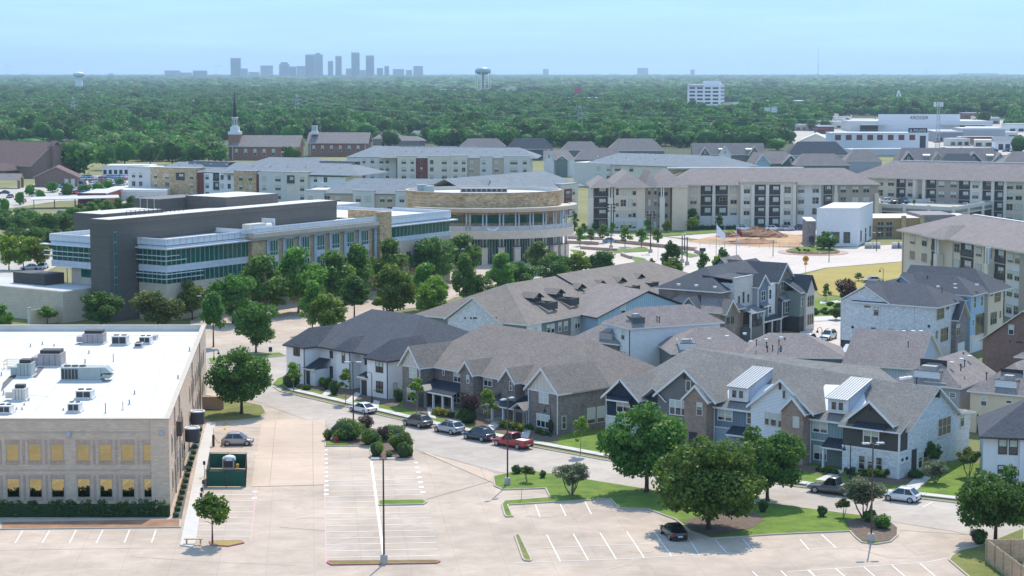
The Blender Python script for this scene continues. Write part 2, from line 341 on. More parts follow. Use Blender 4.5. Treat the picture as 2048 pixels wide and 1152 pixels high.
mm('steel',(.45,.47,.49),.35,.08,1,metal=.2); mm('pole_brown',(.085,.05,.04),.5,.15,1); mm('pole_black',(.02,.02,.022),.5,.1); mm('concrete',(.42,.39,.35),.9,.12,1.2,.2,6); mm('lamp_head',(.45,.47,.5),.5,.1)
mm('paint_white',(.78,.77,.74),.7,.06,.8); mm('paint_pink',(.62,.40,.38),.8,.2,.5); mm('paint_faded',(0.713,0.644,0.575),.8,.12,.6); mm('paint_red',(.42,.10,.08),.8,.15,.8); mm('paint_yellow',(.6,.42,.08),.8,.15)
mm('kerb',(.46,.40,.33),.9,.1,1.5); mm('kerb_red',(.42,.16,.16),.9,.2,1)
mm('sidewalk',(.56,.52,.47),.9,.07,.8); mm('mulch',(.15,.105,.075),.95,.35,2.5,.5,8); mm('mulch_grey',(.12,.11,.10),.95,.3,3,.5,8); mm('soil_red',(.30,.16,.09),.95,.3,.6,.4,3); mm('dirt',(.44,.28,.15),.95,.25,.15,.4,2,fine=.2)
mm('lawn',(.075,.135,.012),.95,.35,.5,.5,9,col2=(.17,.25,.022),fine=.25); mm('lawn_dry',(.33,.23,.06),.95,.3,.12,.4,6,col2=(.36,.30,.075),fine=.2); mm('lawn_olive',(.10,.13,.02),.95,.3,.25,.4,6,col2=(.24,.22,.06),fine=.25)
mm('bark',(.10,.078,.06),.95,.25,3,.5,12); mm('bark_pale',(.22,.18,.15),.95,.2,3,.5,12); mm('bark_red',(.16,.075,.045),.95,.2,3)
mm('wood_fence',(.50,.36,.23),.85,.14,1.2,fine=.15,bscale=5); mm('wood_dark',(.08,.06,.045),.85,.2,2)
mm('tyre',(.015,.015,.016),.85,.1); mm('rim',(.35,.36,.37),.35,.1,metal=.6); mm('car_glass',(.01,.012,.015),.05,.2,spec=.9); mm('lamp_red',(.30,.01,.01),.3,.1); mm('lamp_clear',(.6,.62,.62),.2,.05); mm('plate',(.6,.6,.58),.5,.1); mm('plastic_black',(.02,.02,.021),.6,.1)
for n_,c_ in dict(white=(.72,.73,.74),silver=(.42,.44,.46),bronze=(.42,.36,.33),grey=(.085,.09,.10),navy=(.022,.04,.075),red=(.35,.012,.015),black=(.008,.008,.009),charcoal=(.12,.125,.13),darkred=(.16,.01,.015),skyblue=(.2,.34,.45)).items():
    mm('car_'+n_,c_,.25,.04,spec=.7); MATS['car_'+n_].node_tree.nodes['Principled BSDF'].inputs['Coat Weight'].default_value=.6
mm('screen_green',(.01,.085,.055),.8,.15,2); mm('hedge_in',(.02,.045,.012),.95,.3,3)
M['pave_lot']=grid_ground('pave_lot',(.52,.415,.325),(.55,.44,.345),(.46,.37,.29),4.6,.04,ang=R(-6),stain=.24)
M['pave_street']=grid_ground('pave_street',(.48,.41,.345),(.50,.43,.36),(.40,.34,.29),4.2,.04,ang=R(46),stain=.22)
M['pave_patch']=grid_ground('pave_patch',(.57,.44,.335),(.60,.46,.35),(.42,.33,.25),5,.05,ang=R(-6),stain=.12)
M['pave_plaza']=grid_ground('pave_plaza',(.58,.5,.43),(.60,.52,.45),(.46,.40,.34),3,.05,ang=R(20),stain=.1)
M['pave_far']=grid_ground('pave_far',(.48,.43,.37),(.50,.45,.39),(.42,.37,.32),6,.06,stain=.15)
mm('brickpave',(.46,.31,.25),.9,.1,.6); mm('ground_far',(.035,.055,.02),.95,.4,.004,col2=(.085,.10,.04)); mm('ground_near',(.13,.145,.04),.95,.4,.03,col2=(.26,.23,.10))
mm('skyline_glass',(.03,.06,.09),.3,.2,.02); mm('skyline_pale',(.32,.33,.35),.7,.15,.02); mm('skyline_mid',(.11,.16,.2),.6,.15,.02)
mm('red_sign',(.50,.03,.06),.6,.08); mm('sign_dark',(.03,.035,.05),.6,.1); mm('yellow_sign',(.75,.32,.01),.6,.05); mm('flag_white',(.75,.75,.78),.8,.06); mm('flag_red',(.4,.03,.04),.8,.06); mm('tank_green',(.03,.075,.075),.5,.08,.2); mm('tank_teal',(.26,.40,.40),.5,.06,.2); mm('tank_white',(.62,.64,.62),.5,.05,.2); mm('tarp',(.5,.6,.7),.6,.1)
mm('cloth_white',(.7,.72,.75),.8,.08); mm('hydrant',(.5,.02,.02),.5,.1); mm('vent_white',(.72,.73,.73),.45,.06); mm('vent_dark',(.035,.033,.032),.6,.2)
LG={}
LG['dark']=leafmat('leaf_dark',(0.034,0.105,0.014),(0.105,0.225,0.03),.4); LG['mid']=leafmat('leaf_mid',(0.055,0.14,0.017),(0.15,0.28,0.034),.4); LG['bright']=leafmat('leaf_bright',(.085,.175,.014),(.20,.31,.03),.42); LG['yellow']=leafmat('leaf_yellow',(.12,.22,.012),(.24,.33,.02),.42)
LG['olive']=leafmat('leaf_olive',(0.069,0.122,0.021),(0.161,0.230,0.046),.4); LG['sage']=leafmat('leaf_sage',(.09,.13,.06),(.19,.23,.12)); LG['purple']=leafmat('leaf_purple',(.045,.022,.024),(.12,.07,.06)); LG['hedge']=leafmat('leaf_hedge',(0.034,0.096,0.017),(0.081,0.179,0.029),.25); LG['hedge_y']=leafmat('leaf_hedge_yellow',(.26,.30,.015),(.44,.44,.03),.25)
LG['grass']=leafmat('leaf_grass',(.12,.18,.02),(.22,.28,.05),.3); LG['far']=leafmat('leaf_far',(0.026,0.10,0.012),(0.085,0.22,0.024),.3)
n_=LG['far'].node_tree.nodes
for q in n_:
    if q.type=='MAP_RANGE' and abs(q.inputs[4].default_value-1.25)<.01: q.inputs[3].default_value=.55; q.inputs[4].default_value=1.5
# ================================================================ ground, roads, markings
SHN=[0]
def sheet(name,pts,m,z,parent=None,kind='structure',sub=0):
    SHN[0]+=1; z=z+SHN[0]*.0009
    b=MB(); b.poly([(p[0],p[1],z) for p in pts]); 
    if Vector((pts[1][0]-pts[0][0],pts[1][1]-pts[0][1],0)).cross(Vector((pts[2][0]-pts[1][0],pts[2][1]-pts[1][1],0))).z<0: pass
    me=b.mesh(name,MATS[m] if m in MATS else M[m])
    if me.polygons[0].normal.z<0: me.flip_normals()
    return obj(name,me,parent,kind=kind)
def G(pts,z=0): return [at(x,y,z) for x,y in pts]
def ZP(f,pts): return [f(*p) for p in pts]
zL=zz(0,820,.29297); zC=zz(520,780,.32298); zR=zz(950,860,.26855); zQ=zz(1600,860,.25354)
E_=60000
ground=sheet('ground',[(-9000,-500),(9000,-500),(9000,24000),(-9000,24000)],'ground_far',-.12)
sheet('near_ground',[(-150,100),(200,100),(300,1060),(-260,1060)],'ground_near',-.04)
lot=sheet('parking_lot',[(-120,140),(140,140),at(2120,1040),at(1902,1004),at(1600,974),at(1320,936),at(1205,919),at(1060,892),at(870,856),at(700,815),at(560,782),at(470,752),at(330,752),(-120,245)],'pave_lot',0)
farK=[(400,733),(470,752),(545,775),(560,784),(700,817),(870,858),(1060,894),(1205,921),(1320,938),(1600,976),(1840,999),(1902,1006),(2120,1042)]
nearK=[(2120,1110),(1900,1062),(1720,1034),(1540,1012),(1310,985),(1190,968),(1073,952),(1000,945),(850,905),(640,850),(520,806),(400,770)]
sheet('street',G(farK+nearK),'pave_street',.025)
sheet('cross_street',G([(395,692),(575,676),(640,700),(560,784),(470,752),(400,770),(395,745)]),'pave_street',.012)
sheet('civic_parking_lot',G([(385,700),(575,690),(660,655),(760,625),(870,610),(1000,565),(1060,540),(1000,522),(830,560),(560,600),(380,640)]),'pave_lot',.012)
sheet('alley',G([(1560,760),(1720,760),(1760,700),(1690,660),(1700,640),(1640,620),(1600,660),(1600,700)]),'pave_plaza',.012)
sheet('plaza',G([(1130,462),(1330,474),(1420,490),(1460,530),(1400,560),(1290,560),(1180,545),(1040,560),(1000,535),(1120,480)]),'pave_plaza',.012)
sheet('roundabout_road',G([(1330,474),(1420,488),(1520,493),(1640,498),(1720,493),(1860,486),(1860,520),(1805,523),(1650,536),(1600,548),(1430,548),(1420,510)]),'pave_plaza',.03)
sheet('apartment_drive',G([(1330,474),(1480,463),(1470,456),(1660,456),(1660,470),(1560,470),(1480,470),(1420,480)]),'pave_plaza',.045)
sheet('building_site',G([(1372,484),(1420,474),(1480,468),(1570,467),(1650,478),(1660,494),(1520,494),(1420,489)]),'dirt',.06)
sheet('dry_meadow',G([(1600,552),(1660,536),(1810,524),(1815,600),(1640,590)]),'lawn_dry',.05)
sheet('back_lane',G([(1620,600),(1680,592),(1700,598),(1700,640),(1630,640)]),'lawn',.05)
sheet('footpath',G([(1640,604),(1700,600),(1700,604),(1640,608)]),'sidewalk',.075)
sheet('garden_path',G([(1625,634),(1690,632),(1690,641),(1625,643)]),'sidewalk',.075)
# roundabout island
def ell(c,rx,ry,n=28): return [(c[0]+rx*math.cos(2*math.pi*i/n),c[1]+ry*math.sin(2*math.pi*i/n)) for i in range(n)]
rc=at(1626,505)
isl=thing('roundabout_island','round stone walled roundabout island planted with grass and yellow flowers','traffic island',rc)
MB().prism(ell((0,0),9.2,9.2),.03,.16).build('apron',M['brickpave'],isl)
b=MB()
for i in range(28):
    a0,a1=2*math.pi*i/28+.01,2*math.pi*(i+1)/28-.01
    p=[(6.4*math.cos(a0),6.4*math.sin(a0)),(6.9*math.cos(a0),6.9*math.sin(a0)),(6.9*math.cos(a1),6.9*math.sin(a1)),(6.4*math.cos(a1),6.4*math.sin(a1))]
    MB().prism(p,.1,.75+random.uniform(-.05,.05)).build('stone',M['stone'],isl)
MB().lathe((0,0,0),[(6.4,.1),(6.35,.6),(4,1.0),(.1,1.2)],28).build('mound',M['lawn'],isl)
# ---- kerbed islands and lawns
def ring(b,pts,wd,z0,z1,m=0):
    n=len(pts); c=Vector((sum(p[0] for p in pts)/n,sum(p[1] for p in pts)/n))
    ar=sum(pts[i][0]*pts[(i+1)%n][1]-pts[(i+1)%n][0]*pts[i][1] for i in range(n))
    if ar<0: pts=pts[::-1]
    ins=[]
    for i in range(n):
        p0,p1,p2=[Vector(pts[(i+k)%n]) for k in (-1,0,1)]
        e0=(p1-p0).normalized(); e1=(p2-p1).normalized(); n0=Vector((-e0.y,e0.x)); n1=Vector((-e1.y,e1.x))
        h=(n0+n1); h=h/max(.35,h.length_squared/2) if h.length>1e-6 else n0
        ins.append(p1+h*wd)
    for i in range(n):
        j=(i+1)%n
        b.add([(*pts[i],z0),(*pts[j],z0),(*pts[j],z1),(*pts[i],z1),(*ins[i],z1),(*ins[j],z1),(*ins[j],z0),(*ins[i],z0)],[(0,1,2,3),(3,2,5,4),(4,5,6,7)],m)
    return [tuple(p) for p in ins]
def island(name,pts,m='lawn',kerb='kerb',h=.14):
    e=obj(name,None); e['kind']='structure'
    b=MB(); ins=ring(b,list(pts),.17,0,h); b.build('kerb',M[kerb],e)
    sheet('planting',ins,m,h-.03,e,kind=None)
    return e
island('shrub_island',G(ZP(zC,[(398,318),(402,352),(675,350),(688,437),(955,430),(957,330),(850,272),(780,257),(640,228),(430,238)])),'mulch')
sheet('island_grass',G(ZP(zC,[(406,325),(410,348),(545,347),(545,325)])),'lawn',.16)
island('grass_island',G(ZP(zC,[(728,690),(733,718),(1015,712),(1036,697),(1012,683),(770,685)])),'lawn')
island('end_island',G(ZP(zC,[(413,1072),(440,1088),(1095,1077),(1118,1066),(1095,1059),(420,1063)])),'lawn_olive','kerb_red')
island('tree_island',G(ZP(zL,[(1425,900),(1440,928),(1560,935),(1668,912),(1645,897)])),'lawn_dry','kerb_red')
big=[(985,954),(1028,944),(1073,944),(1186,962),(1310,982),(1480,1000),(1600,1016),(1720,1032),(1782,1045),(1797,1057),(1797,1072),(1782,1085),(1752,1090),(1722,1086),(1709,1075),(1699,1064),(1600,1068),(1540,1071),(1420,1079),(1380,1064),(1350,1040),(1296,1020),(1236,1017),(1220,999),(1017,1011),(1027,1034),(1012,1035),(1008,1031),(1002,1010),(1008,1003),(1099,996),(1090,978),(1006,981),(988,973)]
island('lawn_island',G(big),'lawn')
sheet('bare_soil',G([(1365,1046),(1390,1038),(1440,1030),(1510,1026),(1530,1042),(1500,1060),(1425,1075),(1388,1064)]),'mulch',.135)
sheet('mulch_bed',G([(1690,1045),(1740,1036),(1780,1046),(1794,1058),(1793,1072),(1780,1083),(1752,1087),(1724,1083),(1711,1073),(1701,1062)]),'mulch',.14)
island('narrow_island',G(ZP(zR,[(290,790),(350,962),(367,978),(415,982),(427,970),(337,785),(315,780)])),'lawn_olive')
island('corner_lawn',G(ZP(zQ,[(1170,1030),(1190,1000),(1260,955),(1390,925),(1480,895),(1767,780),(1767,1200),(1370,1200)])),'lawn_olive')
island('corner_green',G([(420,845),(478,842),(520,838),(533,826),(525,812),(470,800),(405,790),(405,840)]),'lawn_olive')
island('verge',G([(415,718),(470,712),(560,706),(572,712),(480,722),(418,728)]),'lawn')
# ---- lawns, beds and walks
sheet('front_lawn',G([(545,770),(700,808),(870,850),(1060,886),(1205,913),(1320,930),(1600,968),(1840,991),(1960,1002),(1960,930),(1700,900),(1220,850),(1100,850),(830,790),(600,740),(556,758)]),'lawn',.10)
def offset_line(pts,o):
    q=[Vector(p) for p in pts]; r=[]
    for i in range(len(q)):
        a=q[max(0,i-1)]; c=q[min(len(q)-1,i+1)]; e=(c-a).normalized(); r.append(tuple(q[i]+Vector((-e.y,e.x))*o))
    return r
fk=G(farK[2:])
b=MB()
A_,B_=fk,offset_line(fk,.2)
for i in range(len(fk)-1):
    b.add([(*A_[i],0),(*A_[i+1],0),(*A_[i+1],.15),(*A_[i],.15),(*B_[i],.15),(*B_[i+1],.15)],[(0,1,2,3),(3,2,5,4)])
b.build('street_kerb',M['kerb'],kind='structure')
s0,s1=offset_line(fk,1.75),offset_line(fk,3.1)
for i in range(len(fk)-1):
    L=(Vector(fk[i+1])-Vector(fk[i])).length; n=max(1,int(L/3))
    if i==0: walk=obj('sidewalk',None); walk['kind']='structure'
    for k in range(n):
        t0,t1=k/n+.003,(k+1)/n-.003
        lp=lambda a,c,t:(a[0]+(c[0]-a[0])*t,a[1]+(c[1]-a[1])*t)
        q=[lp(s0[i],s0[i+1],t0),lp(s0[i],s0[i+1],t1),lp(s1[i],s1[i+1],t1),lp(s1[i],s1[i+1],t0)]
        MB().prism(q,.03,.145+random.uniform(-.006,.006)).build('paving_slab',M['sidewalk'],walk)
sheet('mulch_bed',G([(570,768),(640,785),(700,800),(775,813),(800,815),(800,802),(700,772),(600,748),(575,758)]),'mulch',.125)
sheet('mulch_bed',G([(806,818),(860,832),(930,850),(1000,868),(1110,888),(1125,868),(1000,840),(860,800),(806,802)]),'mulch',.125)
sheet('mulch_bed',G([(1215,905),(1300,915),(1450,935),(1620,946),(1680,958),(1690,945),(1600,930),(1450,905),(1230,870)]),'mulch',.125)
sheet('mulch_bed',G([(1690,955),(1720,962),(1790,973),(1850,960),(1905,920),(1890,915),(1800,955)]),'mulch',.125)
for q in ([(643,792),(655,795),(672,775),(662,772)],[(690,805),(703,808),(722,790),(712,786)],[(742,818),(756,821),(760,805),(748,802)],[(858,836),(872,840),(868,815),(852,812)],[(918,852),(930,855),(925,833),(912,830)],[(955,868),(975,872),(1000,852),(985,846)],[(1040,880),(1055,883),(1063,860),(1048,858)],[(1630,962),(1655,965),(1690,945),(1678,942)],[(1798,985),(1828,988),(1862,958),(1838,952)]):
    sheet('front_walk',G(q),'sidewalk',.135)
# beside the tan office building
sheet('planting_strip',G([(343,1043),(362,1046),(384,935),(398,895),(406,850),(400,848),(380,900)]),'mulch_grey',.10)
b=MB(); sw=G([(360,1092),(386,1096),(393,1082),(408,960),(422,890),(432,846),(414,846),(398,900),(386,965)])
b.prism(sw[::-1],0,.14).build('office_walk',M['sidewalk'],kind='structure')
island('office_bed',G([(0,1046),(362,1040),(362,1056),(0,1060)]),'soil_red')
# ---- painted lines
UQ=MB().poly([(-.5,-.5,0),(.5,-.5,0),(.5,.5,0),(-.5,.5,0)])
LM={k:UQ.mesh('parking_line',M['paint_'+k]) for k in ('white','faded','pink','red')}
def line(p,q,k='white',wd=.15,name='parking_line',z=.02):
    a=at(*p); c=at(*q); o=obj(name,LM[k],lot,((a[0]+c[0])/2,(a[1]+c[1])/2,z+random.uniform(0,.004)),math.atan2(c[1]-a[1],c[0]-a[0]))
    o.scale=(math.dist(a,c),wd,1); return o
xc=lambda y:683+(y-440)*.1414
for y in (382,414,441,471,500,532,564,597,629,661,697,733,769,805,843,881,920,958,998,1038):
    k='faded' if y<560 else 'white'
    line(zC(410,y),zC(max(xc(y),685)-2,y-6),k)
    if y>445:
        xr=965+(y-445)*.21 if y<680 else 1045+(y-750)*.22
        if y not in (697,733): line(zC(xc(y)+4,y-6),zC(xr,y-13),k)
        elif y==733: line(zC(xc(y)+4,y-6),zC(1040,y-13),k)
line(zC(398,330),zC(410,1070),'pink',.12); line(zC(689,440),zC(765,1020),'white',.28)
for i in range(11):
    y=372+i*27.5; a=at(*zC(405+i*.6,y)); o=obj('stencil_mark',LM['white'],lot,(a[0],a[1],.022)); o.scale=(.5,.75,1)
for i in range(7):
    y=450+i*30.5; a=at(*zC(966+i*7,y)); o=obj('stencil_mark',LM['white'],lot,(a[0],a[1],.022)); o.scale=(.5,.75,1)
for p,q in (((450,557),(484,648)),((632,548),(677,640)),((820,537),(867,628)),((535,782),(635,978)),((733,775),(843,970)),((930,765),(1052,963)),((1130,757),(1260,953)),((1330,750),(1465,943)),((1560,760),(1672,935)),((1790,820),(1880,922)),((1995,812),(2060,890))):
    line(zR(*p),zR(*q),'white',.12)
line(zR(390,885),zR(1500,840),'faded'); line(zR(290,992),zR(1100,962),'faded'); line(zR(1100,962),zR(2048,905),'faded'); line(zR(170,498),zR(500,485),'faded')
for p,q in (((0,862),(70,945)),((170,825),(285,930)),((60,1105),(125,1165)),((280,1092),(362,1165)),((505,1082),(600,1165)),((725,1068),(840,1165)),((945,1052),(1080,1165))): line(zQ(*p),zQ(*q),'white',.12)
line(zQ(0,945),zQ(520,915),'faded'); line(zQ(520,915),zQ(790,845),'pink'); line(zQ(-100,1118),zQ(1000,1045),'faded'); line(zQ(1000,1045),zQ(1165,1010),'faded')
for x in (1628,1572,1515): line((x-10,1140+(1628-x)*.03),(x+20,1172),'white',.12)
for p,q in (((155,825),(102,910)),((338,825),(288,910)),((520,820),(474,910)),((703,820),(657,910)),((885,820),(848,908)),((1065,820),(1035,905)),((-30,828),(-80,912))): line(zL(*p),zL(*q),'white',.12)
line(zL(-50,958),zL(1250,940),'pink',.1)
for i,y in enumerate((540,578,617,657,695,735,778,820,862)): line(zL(1405-i*8,y),zL(1745-i*4.5,y+2),'white')
for i,y in enumerate((80,98,118,138,158,262,285,318)): line(zL(1500+(i>4)*180,y),zL(1790-i*4,y),'faded')
line(zL(1797,75),zL(1712,900),'pink',.12)
for i in range(8): 
    a=at(*zL(1758-i*3,300+i*43)); o=obj('stencil_mark',LM['white'],lot,(a[0],a[1],.022)); o.scale=(.5,.75,1)
for p,q in ((1612,962),(1650,957)),((1845,1000),(1862,985)): pass
line((1600,985),(1630,978),'faded',z=.05); line((1845,1015),(1865,1005),'white',z=.05)
sheet('concrete_patch',G([(524,842),(650,840),(650,970),(502,974)]),'pave_patch',.006)
sheet('concrete_patch',G([(850,905),(985,945),(1000,972),(845,905)]),'pave_patch',.006)
# saw-cut seams where the driveways meet the street
seam=mat('seam_dark',(.14,.12,.10),.95,.2)
LM['seam']=UQ.mesh('pavement_joint',seam)
for p,q in (((838,905),(1000,948)),((525,905),(640,905)),((1790,1060),(1935,1070)),((560,1055),(650,1062)),((850,1000),(985,962))): line(p,q,'seam',.07,'pavement_joint',z=.045)
# ================================================================ townhouses
z1=zz(540,590,.20833);z2=zz(780,640,.20833);z3=zz(1020,640,.2343);z4=zz(1190,700,.20833);z5=zz(1450,700,.2343);z6=zz(1660,720,.2431)
zM=zz(860,500,.24304);zN=zz(1300,500,.19098);zT=zz(1660,520,.20838);zV=zz(1820,640,.26027)
def wall(T,m,b,name='wall',label=None): 
    o=b.build(name,M[m] if isinstance(m,str) else m,T)
    if label: o['label']=label
    return o
def bx(T,m,*a,name='wall',label=None): return wall(T,m,MB().box(*a),name,label)
def roof(T,facets,m='shingle_grey',trim='trim',t=.2,label=None): return wall(T,[M[m],M[trim]],MB().slab(facets,t),'roof',label)
def gwall_f(T,m,s0,s1,d,z0,ze,zr,th=.25,name='wall',label=None,zb=None):
    """front facing wall with a gable top"""
    return wall(T,m,MB().plate([(s0,d,z0),(s1,d,z0),(s1,d,ze),((s0+s1)/2,d,zr),(s0,d,ze)],(0,th,0)),name,label)
def gwall_s(T,m,s,d0,d1,z0,ze,zr,th=.25,dm=None,name='wall'):
    return wall(T,m,MB().plate([(s,d0,z0),(s,d1,z0),(s,d1,ze),(s,(d0+d1)/2 if dm is None else dm,zr),(s,d0,ze)],(th,0,0)),name)
def rake(T,s0,s1,d,ze,zr,m='trim',w=.24,ov=.0):
    """barge boards under the slopes of a front gable"""
    sm=(s0+s1)/2
    for sg,a in ((-1,s0),(1,s1)):
        b=MB().plate([(a,d,ze-w*.2),(sm,d,zr-w*.2),(sm,d,zr-w*1.5),(a,d,ze-w*1.5)] if sg<0 else [(sm,d,zr-w*.2),(a,d,ze-w*.2),(a,d,ze-w*1.5),(sm,d,zr-w*1.5)],(0,.08,0)); b.build('barge_board',M[m],T)
def metal_roof(T,s0,s1,d0,z0,d1,z1,m='metal_dark',t=.09,name='porch_roof',rib=.45,trim=True):
    """lean-to roof of seamed metal, low edge at d0; each panel is a piece of its own"""
    e=MB(); e.plate([(s0,d0,z0-t),(s1,d0,z0-t),(s1,d1,z1-t),(s0,d1,z1-t)],(0,0,t)); o=e.build(name,M[m],T)
    n=max(2,round((s1-s0)/rib)); wd=(s1-s0)/n; rb=MB()
    for i in range(n+1):
        x=min(max(s0+i*wd,s0+.02),s1-.02); rb.plate([(x-.02,d0,z0),(x+.02,d0,z0),(x+.02,d1,z1),(x-.02,d1,z1)],(0,0,.05))
    rb.build('seam',M[m],o)
    if trim: MB().box(s0-.05,s1+.05,d0-.06,d0,z0-.2,z0-.02).build('fascia',M['trim'],o)
    return o
def gutter(T,s,d,z,m='trim',z0=0): MB().box(s-.05,s+.05,d-.1,d,z0,z).build('downpipe',M[m],T)
def posts(T,xs,d,z,m='trim',r=.13,z0=0):
    for x in xs: MB().box(x-r,x+r,d-r,d+r,z0,z).box(x-r-.05,x+r+.05,d-r-.05,d+r+.05,z0,z0+.25).build('post',M[m],T)
def vents(T,pts,kind='pipe'):
    for s,d,z in pts:
        if kind=='pipe': MB().tube((s,d,z-.2),(s,d,z+.7),.07,n=6).tube((s,d,z+.6),(s,d,z+.8),.12,n=6).build('vent_pipe',M['vent_dark'],T)
        else: MB().box(s-.22,s+.22,d-.22,d+.22,z-.1,z+.12).box(s-.27,s+.27,d-.27,d+.27,z+.12,z+.18).build('roof_vent',M['vent_white'],T)
def onroof(F,p,z0,e,fac):
    """where the sight line through p meets a roof plane rising from (d=e[0],z=e[1]) by fac per metre of depth"""
    z=z0
    for _ in range(12):
        s,d=F.top(p,z); z=e[1]+(d-e[0])*fac
    return (s,d,z)
def door(T,s,d,z0=.15,w=1.0,h=2.1,m='dark_trim',face='f'):
    b=MB().box(-w/2,w/2,-.06,.02,0,h).box(w*.32,w*.38,-.1,-.06,h*.45,h*.5)
    loc,rz={'f':((s,d,z0),0),'r':((d,s,z0),math.pi/2)}[face]
    return b.build('door',M[m],T,loc,rz)
# ---------------------------------------------------------------- white row with the dark roof
def white_row():
    F=Fr((-34.6,291.6),-44); T=fthing('townhouse_row','white painted townhouse row with dark hipped roof at the bend of the street','townhouse',F)
    bx(T,'stucco_white',.1,4.4,0,4,0,6.0); bx(T,'stucco_white',4.4,9.4,3.0,16,0,5.95); bx(T,'stucco_white',9.4,12.6,2.0,16,0,5.9); bx(T,'stucco_white',12.6,18.6,4.0,16,0,5.7)
    bx(T,'stucco_white',18.6,23.1,0,16,0,5.6); bx(T,'stucco_white',.1,4.4,4,16,0,5.98)
    for a in ((-.35,4.8,-.4,9,5.85,8.4,'d',3.2,0),(9.0,13.0,1.6,9,5.85,7.7,'d',2.2,0),(18.2,23.5,-.4,9,5.75,8.4,'d',3.2,0)): roof(T,gab(*a),'shingle_dark','dark_trim')
    roof(T,gab(-.35,23.5,2.2,24,5.8,10.6,'s',5.5,7.0),'shingle_dark','dark_trim')
    bx(T,'stucco_white',.1,23.1,16.003,23.5,0,5.6)
    bx(T,'stucco_white',4.4,6.6,.2,3.0,0,2.6); metal_roof(T,4.0,6.9,-.1,2.7,3.0,4.0); bx(T,'dark_trim',4.6,5.4,.17,.21,.1,2.3,name='doorway')
    bx(T,'stucco_white',16.9,18.6,.2,4.0,0,2.7); metal_roof(T,16.5,18.6,-.1,2.8,4.0,3.9); bx(T,'dark_trim',17.1,18.3,.17,.21,.1,2.3,name='doorway')
    for a,b_,pl,k in ((z1(225,470),z1(288,590),0,2),(z1(262,662),z1(290,778),0,1),(z1(445,487),z1(475,568),3,1),(z1(575,497),z1(605,610),3,1),(z1(575,683),z1(605,800),3,1),(z1(690,545),z1(722,655),2,1),(z1(910,575),z1(932,672),4,1),(z1(1015,625),z1(1087,750),0,2),(z1(1018,820),z1(1087,945),0,2)):
        wpx(T,F,'f',a,b_,pl,n=k,frame='dark_frame',fw=.07,blind=random.choice((.3,.5,0)))
    wpx(T,F,'r',z1(1180,845),z1(1222,960),23.1,frame='tan_frame',blind=.6)
    for s,d,z in ((4.4,-.02,5.8),(9.4,2.9,5.8),(12.6,1.95,5.7),(23.05,-.02,5.6)): gutter(T,s,d,z,'dark_trim')
    for p in (zM(57,640),zM(250,690),z2(285,75),z2(450,95),z2(222,170)): vents(T,[onroof(F,p,8,(2.2,5.8),.44)])
    vents(T,[onroof(F,z2(330,180),8,(2.2,5.8),.44),onroof(F,z2(678,138),8,(2.2,5.8),.44)],'box')
    return F
F1=white_row()
